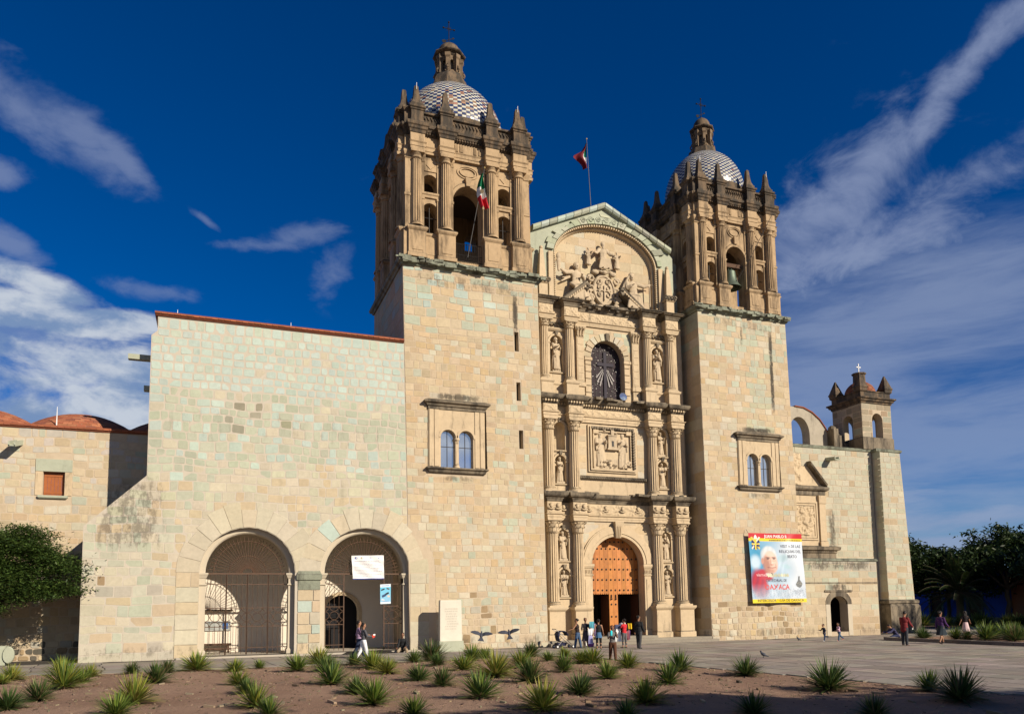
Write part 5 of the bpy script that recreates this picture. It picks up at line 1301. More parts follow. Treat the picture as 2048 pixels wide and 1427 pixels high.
# green voussoirs around the arch, spiral bosses, bead moulding
V3 = []; voussoirs(fg, TY['uc'], TY['vs'], TY['r']+.02, TY['r']+.52, 21, .1, PI-.1, .14, lambda u, v: pick([(GREEN, 5), ((.33, .36, .25), 3), ((.26, .27, .2), 1)]), V3, ky=TY['rise']/TY['r']*1.0, gap=.03)
for s_ in V3:
    mb = MB(); emit_stone(mb, s_); raw_mesh('voussoir', mb, M['old_stone'], fac, s_[3])
V4 = []; 
for i in range(15):
    q0, q1 = .35+(PI-.7)*i/15, .35+(PI-.7)*(i+1)/15; pts = []
    for q in (q0+.01, q1-.01): pts.append((TY['uc']+(TY['r']+.60)*math.cos(q), TY['vs']+(TY['rise']+.56)*math.sin(q)))
    for q in (q1-.01, q0+.01):
        u = TY['uc']+(TY['r']+1.9)*math.cos(q); t_ = float(np.interp(u, [g[0] for g in gtop], [g[1] for g in gtop]))-.28; v = min(TY['vs']+(TY['rise']+2.)*math.sin(q), t_); pts.append((u, v))
    if min(pts[2][1]-pts[1][1], pts[3][1]-pts[0][1]) < .06: continue
    cu = sum(p[0] for p in pts)/4; cv = sum(p[1] for p in pts)/4
    V4.append(([fg(*p, .03) for p in pts], [fg(*p, -.01) for p in pts], pick([(GREEN, 5), (AQUA, 2), ((.42, .42, .3), 2)]), fg(cu, cv, 0), 1))
for s_ in V4:
    mb = MB(); emit_stone(mb, s_); raw_mesh('gable_stone', mb, M['old_stone'], fac, s_[3])
for i in range(8, 14):
    q = .1+(PI-.2)*(i+.5)/21; cx_ = TY['uc']+(TY['r']+.27)*math.cos(q); cz_ = TY['vs']+(TY['rise']+.26)*math.sin(q)
    mb = MB(); mb.tube([(cx_+(.05+.012*k)*math.cos(k*PI/4), PY-.06, cz_+(.05+.012*k)*math.sin(k*PI/4)) for k in range(13)], .022, 4); addm('spiral_boss', mb, 'green')
mb = MB(); n = 64
for i in range(n):
    q = PI*(i+.5)/n; mb.box(TY['uc']+(TY['r']-.09)*math.cos(q)-.045, TY['uc']+(TY['r']-.09)*math.cos(q)+.045, PY+.06, PY+.24, TY['vs']+(TY['rise']-.09)*math.sin(q)-.055, TY['vs']+(TY['rise']-.09)*math.sin(q)+.055)
for s in (-1, 1):
    for i in range(22): z = 20.95+i*.14; mb.box(TY['uc']+s*(TY['r']-.09)-.045, TY['uc']+s*(TY['r']-.09)+.045, PY+.06, PY+.24, z, z+.085)
addm('dentils', mb, kind='stuff')
mb = MB(); n = 30
for i in range(n):
    q0, q1 = PI*i/n, PI*(i+1)/n
    mb.loft([[(TY['uc']+(TY['r']+a)*math.cos(q), y, TY['vs']+(TY['rise']+a)*math.sin(q)) for a, y in ((0, PY+.3), (-.22, PY+.3), (-.3, PY+.5), (0, PY+.5))] for q in (q0, q1)])
for s in (-1, 1):
    a, b = sorted((TY['uc']+s*(TY['r']-.26), TY['uc']+s*TY['r'])); mb.box(a, b, PY+.3, PY+.5, 20.6, TY['vs'])
    a = TY['uc']+s*(TY['r']+.2); mb.box(a-.16, a+.16, PY-.05, PY+.12, 20.85, TY['vs']+.1)
addm('arch_moulding', mb)
# sloped coping stones of the gable
for (xa, za), (xb, zb) in (((5.75, 25.32), (GX+.05, GP+.06)), ((GX+.05, GP+.06), (15.62, 25.35))):
    n = 9
    for i in range(n):
        u0, u1 = i/n+.004, (i+1)/n-.004; P = [(xa+(xb-xa)*u, za+(zb-za)*u) for u in (u0, u1)]
        mb = MB(); mb.loft([[(p[0], y, p[1]+z) for y, z in ((PY-.12, -.10), (PY-.20, .02), (PY-.20, .2), (PY+.0, .30), (2.7, .3), (2.7, -.1))] for p in P], jit(pick([(GREEN, 3), (AQUA, 2), ((.30, .31, .24), 2)]), .1)); mb.build('coping_stone', M['old_stone'], fac)
# little obelisks on the outer columns, scroll blocks below
for s, xo in ((-1, GX-4.5), (1, GX+4.45)):
    mb = MB(); y = CY+.05; mb.stack([(xo-q, xo+q, y-q, y+q, z) for q, z in ((.36, 20.86), (.36, 21.0), (.28, 21.04), (.28, 21.75), (.36, 21.82), (.36, 21.92), (.3, 21.95))]); addm('obelisk_block', mb)
    mb = MB(); mb.stack([(xo-q, xo+q, y-q, y+q, z) for q, z in ((.28, 21.95), (.24, 22.15), (.22, 22.3), (.10, 24.0), (.08, 24.05))]); mb.sphere((xo, y, 24.14), .12, n=10, m=8); addm('obelisk', mb)
    mb = MB()
    for k in range(4): mb.tube([(xo+(-.35+.22*k)+.1*math.cos(q*PI/4), y-.4, 22.0+.1*math.sin(q*PI/4)) for q in range(9)], .06, 5)
    addm('scroll_block', mb, 'cornice')
# broken pediment wings on the inner columns
for s in (-1, 1):
    xa, xb = GX+s*2.85-.22, GX+s*1.32-.22
    P = [(xa, 20.95), (xb, 22.15)] if s < 0 else [(xa, 20.9), (xb, 22.1)]
    mb = MB(); mb.loft([[(p[0], y, p[1]+z) for y, z in ((PY-.35, -.05), (PY-.42, .17), (PY-.3, .26), (PY+.45, .26), (PY+.45, -.2), (PY-.2, -.18))] for p in P]); addm('broken_pediment', mb, 'cornice')
    mb = MB()
    for k in range(11):
        t_ = (k+.5)/11; mb.obox((xa+(xb-xa)*t_, PY-.32, 20.86+(1.2)*t_), Vector((.05, 0, .03*-s)), Vector((0, .07, 0)), Vector((0, 0, .06)))
    addm('dentils', mb, kind='stuff')
    mb = MB(); mb.tube([(xb+s*.1, PY-.25, 22.2), (xb-s*.15, PY-.27, 22.2), (xb-s*.25, PY-.27, 22.0), (xb-s*.1, PY-.27, 21.85), (xb+s*.05, PY-.25, 21.98)], .14, 7); addm('pediment_scroll', mb, 'cornice', smooth='all')
mb = MB()
for a, b in ((CX[3]-2.3, CX[3]+2.3), ):
    for i in range(7): u = a+(b-a)*(i+.5)/7; mb.box(u-.09, u+.09, PY-.36, PY-.1, 20.62, 20.78)
addm('modillions', mb, 'cornice', kind='stuff')
# small scroll pediments over the upper niches
for s in (-1, 1):
    x = CX[3]+s*3.58
    mb = MB(); mb.prof(x-.75, x+.75, PY, PY-.06, [(0, 19.02), (.04, 19.06), (.10, 19.14), (.10, 19.2), (0, 19.22)]); addm('niche_cornice', mb)
    for k in (-1, 1):
        mb = MB(); mb.tube([(x+k*.6, PY-.14, 19.28), (x+k*.4, PY-.16, 19.42), (x+k*.2, PY-.16, 19.5), (x+k*.1, PY-.16, 19.4), (x+k*.2, PY-.16, 19.32)], .075, 6); addm('scroll', mb, 'cornice', smooth='all')
# ================================================================== side chapel, annex, little bell turret
chap = thing('side_chapel', 'tall greenish ashlar chapel wall with carved side portal right of the farther tower', 'building', (29, 3, 0))
CYF = 3.0
def pal_ch(u, v): return pick([((.39, .37, .275), 5), ((.41, .385, .29), 4), (GREEN, 1.4), (TAN, 1.0), ((.43, .395, .295), 2)])
def st_ch(u, v): return dict(h=(.38, .48), w=(.5, .95), gap=.028, round=.025, rag=.010, proud=.018, edge=.012, pal=pal_ch, wave=.2)
fc = front(CYF)
mb = MB(); strip_wall(mb, fc, 23.0, 33.75, 0, [(23, 13.5), (33.75, 13.5)], [], .3); mb.poly([(23, CYF, 13.5), (33.75, CYF, 13.5), (33.75, 9, 13.5), (23, 9, 13.5)]); mb.build('wall', M['mortar'], chap)
lst = []; stones(fc, lambda v: 24.0, lambda v: 33.75, 0, 13.4, [H(27.4, 1.55, 5.0, 11.9, arch=False)], st_ch, lst)
place_stones(lst, chap, M['old_stone'], 200)
# buttress at the corner, widening downwards
def mpb_(u, v, w):
    k = 1-v/13.5; return (u+.32*k*(u-33.85)/2.25, 2.55-w-.35*k, v)
mb = MB(); strip_wall(mb, mpb_, 33.85, 36.1, 0, [(33.85, 13.5), (36.1, 13.5)], [], .3)
for u in (33.85, 36.1): mb.poly([mpb_(u, 0, 0), mpb_(u, 13.5, 0), (u, 9, 13.5), (u, 9, 0)])
mb.poly([mpb_(33.85, 13.5, 0), mpb_(36.1, 13.5, 0), (36.1, 9, 13.5), (33.85, 9, 13.5)]); mb.build('buttress', M['mortar'], chap)
lst = []; stones(mpb_, lambda v: 33.85, lambda v: 36.1, 0, 13.4, [], st_ch, lst)
mpbs = lambda u, v, w: (mpb_(33.85, v, 0)[0]-w, u, v)
stones(mpbs, lambda v: 2.25+.0*v, lambda v: 3.0, 0, 13.4, [], st_ch, lst)
place_stones(lst, chap, M['old_stone'], 100)
mb = MB(); mb.prof(33.75, 36.45, 3, 2.15, [(0, 2.1), (.1, 2.15), (.12, 2.32), (.0, 2.42)]); mb.prof(33.7, 36.6, 3, 2.0, [(0, 0), (0, 1.9), (-.1, 2.1)]); mb.build('buttress_plinth', M['cornice'], chap)
mb = MB(); mb.prof(23.5, 33.6, CYF+.1, CYF, [(0, 13.38), (.06, 13.42), (.10, 13.56), (0, 13.64)]); mb.prof(33.8, 36.15, CYF+.1, 2.55, [(0, 13.36), (.08, 13.42), (.10, 13.56), (0, 13.64)]); mb.build('coping', M['green_cornice'], chap)
mb = MB(); P = Vector((29.6, CYF, 12.55)); d = Vector((.1, -.8, -.05))
mb.obox(P+d*.5, d*.5, (.22, 0, 0), (0, 0, .03)); mb.obox(P+d*.5+Vector((.19, 0, .1)), d*.5, (.03, 0, 0), (0, 0, .1)); mb.obox(P+d*.5-Vector((.19, 0, -.1)), d*.5, (.03, 0, 0), (0, 0, .1)); mb.build('waterspout', M['green'], chap)
# carved side portal: relief in a frame between pilasters, entablature, half pediment with carving
sx0 = 25.6
mb = MB(); mb.box(24.2, 28.95, CYF-.14, CYF+.02, 5.0, 9.9); mb.build('portal_backing', M['carved'], chap)
mb = MB(); frame(mb, 25.7, 28.2, 6.7, 9.45, .12, .14, .22, y=CYF); mb.build('relief_frame', M['carved'], chap)
mb = MB(); frame(mb, 25.86, 28.04, 6.86, 9.29, .12, .14, .19, y=CYF); mb.build('relief_frame', M['carved'], chap)
mb = MB(); mb.prof(28.35, 28.9, CYF, CYF-.26, [(.06, 6.2), (.06, 6.6), (0, 6.65), (0, 9.3), (.04, 9.34), (.06, 9.7), (.08, 9.9)]); mb.build('portal_pilaster', M['carved'], chap)
mb = MB(); mb.prof(24.0, 28.95, CYF, CYF-.2, [(0, 9.9), (.03, 10.0), (.03, 10.2), (.16, 10.26), (.24, 10.36), (.24, 10.5), (0, 10.6)]); mb.build('portal_cornice', M['cornice'], chap)
mb = MB(); mb.prof(24.0, 29.7, CYF, CYF-.2, [(0, 5.3), (0, 5.75), (.06, 5.8), (.06, 5.95), (.22, 6.0), (.26, 6.2), (0, 6.3)]); 
for i in range(30): mb.box(24.2+i*.18, 24.3+i*.18, CYF-.3, CYF-.19, 5.82, 5.93)
mb.build('portal_cornice', M['cornice'], chap)
mb = MB(); mb.loft([[(x, y, z+q) for y, q in ((CYF-.45, 0), (CYF-.5, .16), (CYF-.4, .26), (CYF, .26), (CYF, -.1))] for x, z in ((27.6, 12.1), (29.0, 10.55))]); mb.build('half_pediment', M['cornice'], chap)
mb = MB(); mb.poly([(24.2, CYF-.09, 10.5), (28.9, CYF-.09, 10.5), (27.6, CYF-.09, 12.0), (24.2, CYF-.09, 12.0)]); mb.poly([(24.2, CYF-.09, 5.0), (29.4, CYF-.09, 5.0), (29.4, CYF-.09, 5.4), (24.2, CYF-.09, 5.4)]); mb.build('pediment_field', M['carved'], chap)
def lumps(x0, x1, z0, z1, y, depth, seed, cell=.04, f=1.0):
    """irregular carved relief as a height field"""
    rng = np.random.RandomState(seed); nx, nz = int((x1-x0)/cell), int((z1-z0)/cell)
    X, Zz = np.meshgrid(np.linspace(x0, x1, nx), np.linspace(z0, z1, nz)); Hh = np.zeros_like(X)
    for i in range(int(26*f)):
        cx, cz, r, q = rng.uniform(x0, x1), rng.uniform(z0, z1), rng.uniform(.10, .34), rng.uniform(0, PI)
        u = (X-cx)*math.cos(q)+(Zz-cz)*math.sin(q); v = -(X-cx)*math.sin(q)+(Zz-cz)*math.cos(q)
        Hh = np.maximum(Hh, np.clip(1-(u/r)**2-(v/(r*.42))**2, 0, 1)**.5*rng.uniform(.5, 1)+.12*np.sin(u*40)*(np.clip(1-(u/r)**2-(v/(r*.42))**2, 0, 1) > 0))
    Hh = Hh*depth; Hh[0] = Hh[-1] = Hh[:, 0] = Hh[:, -1] = -.01
    mb = MB(); mb.v = [(float(a), y-float(d), float(b)) for a, b, d in zip(X.ravel(), Zz.ravel(), Hh.ravel())]
    for j in range(nz-1):
        for i in range(nx-1): q = j*nx+i; mb.f.append([q, q+1, q+nx+1, q+nx]); mb.c.append(None)
    return mb
lumps(26.0, 27.9, 7.0, 9.15, CYF-.155, .12, 4, f=2.6).build('relief', M['carved'], chap, smooth='all')
lumps(25.2, 27.0, 10.6, 12.9, CYF-.105, .12, 9, .05, 2.2).build('relief', M['carved'], chap, smooth='all')
# annex at the foot
anx = thing('stone_annex', 'low flat-roofed stone annex with a dark arched doorway between the banner and buttress', 'building', (28, .6, 0))
AY = .6; AD = H(27.55, .75, .3, 2.15, rise=.55, m=.36)
fa = front(AY); mb = MB(); strip_wall(mb, fa, 24.0, 31.1, 0, [(24.0, 5.15), (31.1, 5.15)], [AD], .7)
mb.poly([(31.1, AY, 0), (31.1, 3.2, 0), (31.1, 3.2, 5.15), (31.1, AY, 5.15)]); mb.poly([(24, AY, 5.15), (31.1, AY, 5.15), (31.1, 3.2, 5.15), (24, 3.2, 5.15)]); mb.build('wall', M['mortar'], anx)
def pal_an(u, v):
    if v > 4.4: return pick([((.38, .35, .27), 4), (GREY, 2), (GREEN, 1)])
    if v < 1.5: return pick([(TAN, 3), (CREAM, 2), (OCHRE, 1.2), ((.40, .30, .19), 2)])
    return pick([((.43, .38, .27), 5), (CREAM, 3), (TAN, 1.5), (GREEN, .8)])
lst = []; stones(fa, lambda v: 24.0, lambda v: 31.1, 0, 5.1, [AD], lambda u, v: dict(h=(.38, .5), w=(.5, 1.1), gap=.022, round=.03, rag=.012, proud=.016, edge=.012, pal=pal_an), lst)
place_stones(lst, anx, M['old_stone'], 300)
mb = MB(); mb.prof(24.0, 31.1, AY+.1, AY, [(0, 5.05), (.07, 5.08), (.07, 5.2), (0, 5.26)]); mb.build('coping', M['green_cornice'], anx)
mb = MB(); mb.prof(24.0, 31.1, AY+.1, AY, [(0, 3.55), (.03, 3.56), (.03, 3.62), (0, 3.64)]); mb.build('string_course', M['cornice'], anx)
for s in (-1, 1):
    mb = MB(); a = AD['uc']+s*(AD['r']+.19); mb.box(a-.185, a+.185, AY-.03, AY+.2, .05, 2.15); mb.build('door_jamb', M['plaster'], anx)
mb = MB(); n = 12
for i in range(n):
    q0, q1 = PI*i/n, PI*(i+1)/n
    mb.loft([[(AD['uc']+a*math.cos(q), AY-.04, AD['vs']+b*math.sin(q)), (AD['uc']+a*math.cos(q), AY+.1, AD['vs']+b*math.sin(q)), (AD['uc']+a2*math.cos(q), AY+.1, AD['vs']+b2*math.sin(q)), (AD['uc']+a2*math.cos(q), AY-.04, AD['vs']+b2*math.sin(q))] for q in (q0, q1) for a, b, a2, b2 in ((AD['r'], AD['rise'], AD['r']+.38, AD['rise']+.42),)])
mb.prof(AD['uc']-1.15, AD['uc']+1.15, AY+.1, AY-.03, [(0, 2.95), (.04, 3.0), (.04, 3.1), (-.5, 3.22)]); mb.build('door_head', M['cornice'], anx)
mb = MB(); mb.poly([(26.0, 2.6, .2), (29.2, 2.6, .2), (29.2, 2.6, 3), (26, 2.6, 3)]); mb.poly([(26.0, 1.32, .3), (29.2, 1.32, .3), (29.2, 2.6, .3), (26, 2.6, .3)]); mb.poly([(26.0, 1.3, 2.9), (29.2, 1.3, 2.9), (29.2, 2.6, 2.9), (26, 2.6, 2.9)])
mb.poly([(26.0, 1.3, .2), (26.0, 2.6, .2), (26.0, 2.6, 2.9), (26.0, 1.3, 2.9)]); mb.poly([(29.2, 1.3, .2), (29.2, 2.6, .2), (29.2, 2.6, 2.9), (29.2, 1.3, 2.9)]); mb.build('dark_room', M['matte_black'], anx)  # room coloured black, its shade is put into the walls
# bell turret on the chapel corner
tur = thing('bell_turret', 'small square bell turret with brick dome and three spikes above the chapel corner', 'turret', (34.45, 4.4, 13.6))
TX0, TX1, TY0, TY1, TZ0, TZ1 = 33.0, 35.9, 2.9, 5.85, 13.62, 17.15
pal_tu = lambda u, v: pick([((.27, .225, .155), 4), ((.33, .285, .205), 3), ((.30, .30, .22), 1), ((.29, .22, .14), 2)])
q = []
for k in range(4):
    a = k*PI/2; hw = 1.45; m4 = Matrix.Translation((34.45, 4.37, 0)) @ Matrix.Rotation(a, 4, 'Z') @ Matrix.Translation((0, -hw, 0))
    def mp(u, v, w, m4=m4): return tuple(m4 @ Vector((u, -w, v)))
    hh = H(.05, .52, 14.55, 15.9); mb = MB(); strip_wall(mb, mp, -hw, hw, TZ0, [(-hw, TZ1), (hw, TZ1)], [dict(hh, m=0)], .6)
    mi = lambda u, v, w, m4=m4: tuple(m4 @ Vector((u, .6-w, v))); strip_wall(mb, mi, -hw+.6, hw-.6, TZ0, [(-hw, TZ1), (hw, TZ1)], [hh], 0)
    mb.build('wall', M['mortar'], tur)
    if k in (0, 3): stones(mp, lambda v: -hw, lambda v: hw, TZ0, TZ1, [dict(hh, m=.02)], lambda u, v: dict(h=(.34, .5), w=(.5, .9), gap=.03, round=.03, rag=.012, proud=.015, edge=.012, pal=pal_tu), q)
place_stones(q, tur, M['old_stone'], 120)
mb = MB(); mb.stack([(34.45-r_, 34.45+r_, 4.37-r_, 4.37+r_, z) for r_, z in ((1.52, 13.6), (1.52, 14.5), (1.46, 14.56))]); mb.build('plinth', M['old_stone'] if False else M['cornice'], tur)
mb = MB(); mb.stack([(34.45-r_, 34.45+r_, 4.37-r_, 4.37+r_, z) for r_, z in ((1.45, 17.1), (1.52, 17.15), (1.52, 17.25), (1.62, 17.3), (1.66, 17.42), (1.76, 17.48), (1.76, 17.58), (1.46, 17.64), (1.46, 18.0), (1.52, 18.04), (1.52, 18.1), (1.3, 18.12))]); mb.build('cornice', M['belfry_top'], tur)
for s in (-1, 1):
    for s2 in (-1, 1):
        x, y = 34.45+s*1.22, 4.37+s2*1.22; mb = MB(); mb.stack([(x-r_, x+r_, y-r_, y+r_, z) for r_, z in ((.34, 18.08), (.36, 18.3), (.40, 18.34), (.40, 18.42), (.36, 18.46), (.04, 19.45))]); mb.build('spike', M['belfry_top'], tur)
mb = MB(); 
for i in range(10):
    a0, a1 = PI/2*i/10, PI/2*(i+.93)/10; rr = 1.15; k_ = max(8, int(2*PI*rr*math.cos(a0)/.3))
    for j in range(k_):
        t0, t1 = 2*PI*(j+.5*(i % 2))/k_, 2*PI*(j+.5*(i % 2)+.93)/k_
        mb.poly([(34.45+rr*math.cos(a)*math.cos(t), 4.37+rr*math.cos(a)*math.sin(t), 18.1+rr*1.0*math.sin(a)) for a, t in ((a0, t0), (a0, t1), (a1, t1), (a1, t0))], jit((.24, .085, .045), .25))
mb.build('dome_brick', M['brick'], tur, kind='stuff')
mb = MB(); mb.lathe(34.45, 4.37, [(1.13*math.cos(PI/2*i/10)+.001, 18.1+1.13*math.sin(PI/2*i/10)) for i in range(11)], 24); mb.build('dome', M['mortar'], tur)
mb = MB(); mb.lathe(34.45, 4.37, [(.52, 18.9), (.46, 19.15), (.44, 19.75), (.52, 19.8), (.54, 19.9), (.2, 19.95)], 8); mb.build('lantern', M['belfry_top'], tur)
mb = MB(); mb.box(34.42, 34.48, 4.34, 4.40, 19.9, 20.7); mb.box(34.24, 34.66, 4.34, 4.40, 20.38, 20.45); mb.build('cross', M['white_metal'], tur)
# flying arch behind the farther tower
fly = thing('flying_buttress', 'curved flying buttress with an arched opening between farther tower and bell turret', 'buttress', (29.5, 5.2, 13.6))
hf = H(28.85, .95, 13.66, 14.9, rise=1.3)
ft = [(26.0, 16.95), (28.5, 16.95), (29.3, 16.9), (30.1, 16.6), (30.8, 16.1), (31.3, 15.5), (31.6, 15.0)]
mf = front(4.9); mb = MB(); strip_wall(mb, mf, 27.2, 31.6, 13.55, ft, [hf], .8); mb2 = lambda u, v, w: (u, 5.7-w, v); strip_wall(mb, mb2, 27.2, 31.6, 13.55, ft, [hf], 0)
mb.poly([(31.6, 4.9, 13.5), (31.6, 5.7, 13.5), (31.6, 5.7, 15), (31.6, 4.9, 15)]); mb.build('arch_wall', mat('weathered_plaster', (.36, .32, .25), .95, .2, 3, .01, 10, grime=.5), fly)
mb = MB()
for (a, va), (b_, vb) in zip(ft[1:-1], ft[2:]): mb.loft([[(u, y, v+z) for y, z in ((4.82, 0), (4.82, .09), (5.78, .09), (5.78, 0))] for u, v in ((a, va), (b_, vb))])
mb.build('brick_capping', M['brick_plain'], fly)
for x, h_ in ((31.7, 15.6), (32.2, 15.1), (32.6, 14.5)):
    mb = MB(); mb.box(x-.22, x+.22, 4.2, 5.0, 13.6, h_-.25); mb.lathe(x, 4.6, [(.3, h_-.28), (.28, h_-.1), (.15, h_+.02), (.02, h_+.06)], 10); mb.build('stepped_pier', M['cornice'], fly)
# stele near the foot of the nearer tower
o = thing('stone_stele', 'tall pale inscribed stone slab on a greenish base before the nearer tower', 'monument', (-.4, -1.2, 0))
mb = MB(); mb.box(-1.02, .28, -1.45, -.95, 0, .56); mb.build('base', M['green'], o)
mb = MB(); mb.stack([(-.97, .22, -1.38, -1.05, .56), (-.95, .2, -1.37, -1.06, 2.62), (-.93, .18, -1.36, -1.07, 2.68)]); mb.build('slab', mat('pale_slab', (.60, .555, .46), .85, .12, 4, .004, 20, grime=.08), o)
mb = MB()
for r_ in range(9):
    u = -.7+random.uniform(0, .12)
    while u < -.05:
        w = random.uniform(.03, .09); mb.box(u, u+w, -1.385, -1.371, 2.2-r_*.13, 2.26-r_*.13); u += w+random.uniform(.02, .05)
mb.build('inscription', solid('faint_letters', (.50, .46, .38)), o, kind='stuff')
# green stone drum at the far left edge
o = thing('stone_drum', 'round green stone drum beside a block at the left edge of the photo', 'stone', (-20.7, .4, 0))
mb = MB(); mb.box(-21.2, -20.62, .2, .8, 0, .86); mb.build('block', M['green'], o)
mb = MB(); ls = []
for r_, y_ in ((.02, .12), (.34, .12), (.38, .16), (.38, .3)): ls.append([(-20.5+r_*.6*math.cos(2*PI*i/20), y_, .46+r_*math.sin(2*PI*i/20)) for i in range(20)])
mb.loft(ls); mb.build('drum', M['green'], o)
# low doormat-like ramp in the right arch
o = thing('ramp', 'black metal ramp leading up to the open gate in the right arch', 'ramp', (-4.6, -.6, 0))
mb = MB(); mb.loft([[(-6.0, -.95, .02), (-3.1, -.95, .02), (-3.5, -.34, .12), (-5.6, -.34, .12)], [(-6.0, -.95, 0), (-3.1, -.95, 0), (-3.5, -.34, 0), (-5.6, -.34, 0)]]); mb.build('ramp_plate', M['dark_iron'], o)
# ================================================================== figures: statues, reliefs, people
PENDING = []
def capsule(mb, p, q, r0, r1, n=10):
    p, q = Vector(p), Vector(q); d = q-p
    if d.length < 1e-6: d = Vector((0, 0, 1e-3)); q = p+d
    d.normalize(); u = d.cross(Vector((0, 0, 1)) if abs(d.z) < .9 else Vector((1, 0, 0))).normalized(); w = d.cross(u); ls = []
    for c, r, s, rg in ((p, r0, -1, (3, 2, 1, 0)), (q, r1, 1, (0, 1, 2, 3))):
        for i in rg:
            a = i*PI/6.4; rr = r*math.cos(a); cc = c+d*(s*r*math.sin(a)); ls.append([cc+(u*math.cos(2*PI*j/n)+w*math.sin(2*PI*j/n))*rr for j in range(n)])
    mb.loft(ls)
def ell(mb, c, rx, ry, rz, rot=None, n=14, m=10):
    ls = []; c = Vector(c)
    for i in range(m+1):
        a = -PI/2+PI*i/m; cr = max(math.cos(a), .03); l = []
        for j in range(n):
            v = Vector((rx*cr*math.cos(2*PI*j/n), ry*cr*math.sin(2*PI*j/n), rz*math.sin(a)))
            if rot is not None: v = rot @ v
            l.append(c+v)
        ls.append(l)
    mb.loft(ls)
def fused(mb, name, material, parent, voxel, smooth=2, mat4=None):
    """one continuous surface out of overlapping closed shapes"""
    me = bpy.data.meshes.new(name); v = mb.v
    if mat4 is not None: v = [tuple(mat4 @ Vector(p)) for p in v]
    me.from_pydata(v, [], mb.f)
    bm = bmesh.new(); bm.from_mesh(me); bmesh.ops.recalc_face_normals(bm, faces=bm.faces); bm.to_mesh(me); bm.free()
    me.materials.append(material); o = link(name, me, parent)
    m = o.modifiers.new('r', 'REMESH'); m.mode = 'VOXEL'; m.voxel_size = voxel; m.use_smooth_shade = True
    if smooth: s = o.modifiers.new('s', 'SMOOTH'); s.iterations = smooth; s.factor = .5
    PENDING.append(o); return o
def finish_fused():
    dg = bpy.context.evaluated_depsgraph_get()
    for o in PENDING:
        me = bpy.data.meshes.new_from_object(o.evaluated_get(dg)); old = o.data; o.modifiers.clear(); o.data = me; me.name = old.name+'_fused'
    PENDING.clear()
def rd(a): return math.radians(a)
def skel(Hh, P):
    """joints of a figure facing +y, standing at the origin; angles in degrees"""
    J = {}; hs = P.get('head_scale', 1.1); lean = rd(P.get('lean', 0)); tw = rd(P.get('twist', 0))
    up = Vector((math.sin(rd(P.get('side', 0))), math.sin(lean), math.cos(lean))).normalized()
    rt = Vector((math.cos(tw), math.sin(tw), 0)); fw = rt.cross(Vector((0, 0, -1)))*-1
    fw = Vector((-math.sin(tw), math.cos(tw), 0))
    pel = Vector((0, 0, .515*Hh)); J['pel'] = pel; J['up'] = up; J['rt'] = rt; J['fw'] = fw
    J['waist'] = pel+up*.10*Hh; J['chest'] = pel+up*.20*Hh; J['neck'] = pel+up*.305*Hh; sh = pel+up*.285*Hh
    hp = rd(P.get('head_pitch', 0))+lean*.5; hy = rd(P.get('head_yaw', 0))+tw
    hu = Vector((0, math.sin(hp), math.cos(hp))); J['hf'] = Vector((-math.sin(hy)*math.cos(hp), math.cos(hy)*math.cos(hp), -math.sin(hp))); J['hu'] = hu
    J['head'] = J['neck']+hu*(.035+.078*hs)*Hh
    for s, k in ((-1, 'L'), (1, 'R')):
        J[k+'hip'] = pel+Vector((s*.052*Hh, 0, -.02*Hh)); th = rd(P.get(k+'th', 0)); kn = rd(P.get(k+'kn', 0)); ab = rd(P.get(k+'ab', 2))
        d1 = Vector((s*math.sin(ab), math.sin(th)*math.cos(ab), -math.cos(th)*math.cos(ab))); J[k+'knee'] = J[k+'hip']+d1*.245*Hh
        a2 = th-kn; d2 = Vector((s*math.sin(ab)*.5, math.sin(a2), -math.cos(a2))).normalized(); J[k+'ank'] = J[k+'knee']+d2*.225*Hh
        fa = rd(P.get(k+'ft', 0)); J[k+'toe'] = J[k+'ank']+Vector((s*.02*Hh, math.cos(fa)*.095*Hh, math.sin(fa)*.095*Hh-.02*Hh)); J[k+'heel'] = J[k+'ank']+Vector((0, -.018*Hh*math.cos(fa), -.02*Hh))
        J[k+'sh'] = sh+rt*(s*.104*Hh)-up*.006*Hh
        p = rd(P.get(k+'sp', 0)); b = rd(P.get(k+'sa', 8)); e = rd(P.get(k+'el', 12)); inn = rd(P.get(k+'in', 0))
        def dirv(pp, bb): return (rt*(s*math.sin(bb))+fw*(math.sin(pp)*math.cos(bb))+Vector((0, 0, -1))*(math.cos(pp)*math.cos(bb))).normalized()
        d1 = dirv(p, b); J[k+'elb'] = J[k+'sh']+d1*.165*Hh; d2 = dirv(p+e, b-inn); J[k+'wr'] = J[k+'elb']+d2*.145*Hh; J[k+'hd'] = d2
    lo = min(J[k].z for k in ('Ltoe', 'Rtoe', 'Lheel', 'Rheel'))-.016*Hh
    dz = P['root']-J['pel'].z if 'root' in P else -lo
    for k in list(J):
        if k not in ('up', 'rt', 'fw', 'hf', 'hu') and not k.endswith('hd'): J[k] = J[k]+Vector((0, 0, dz))
    return J
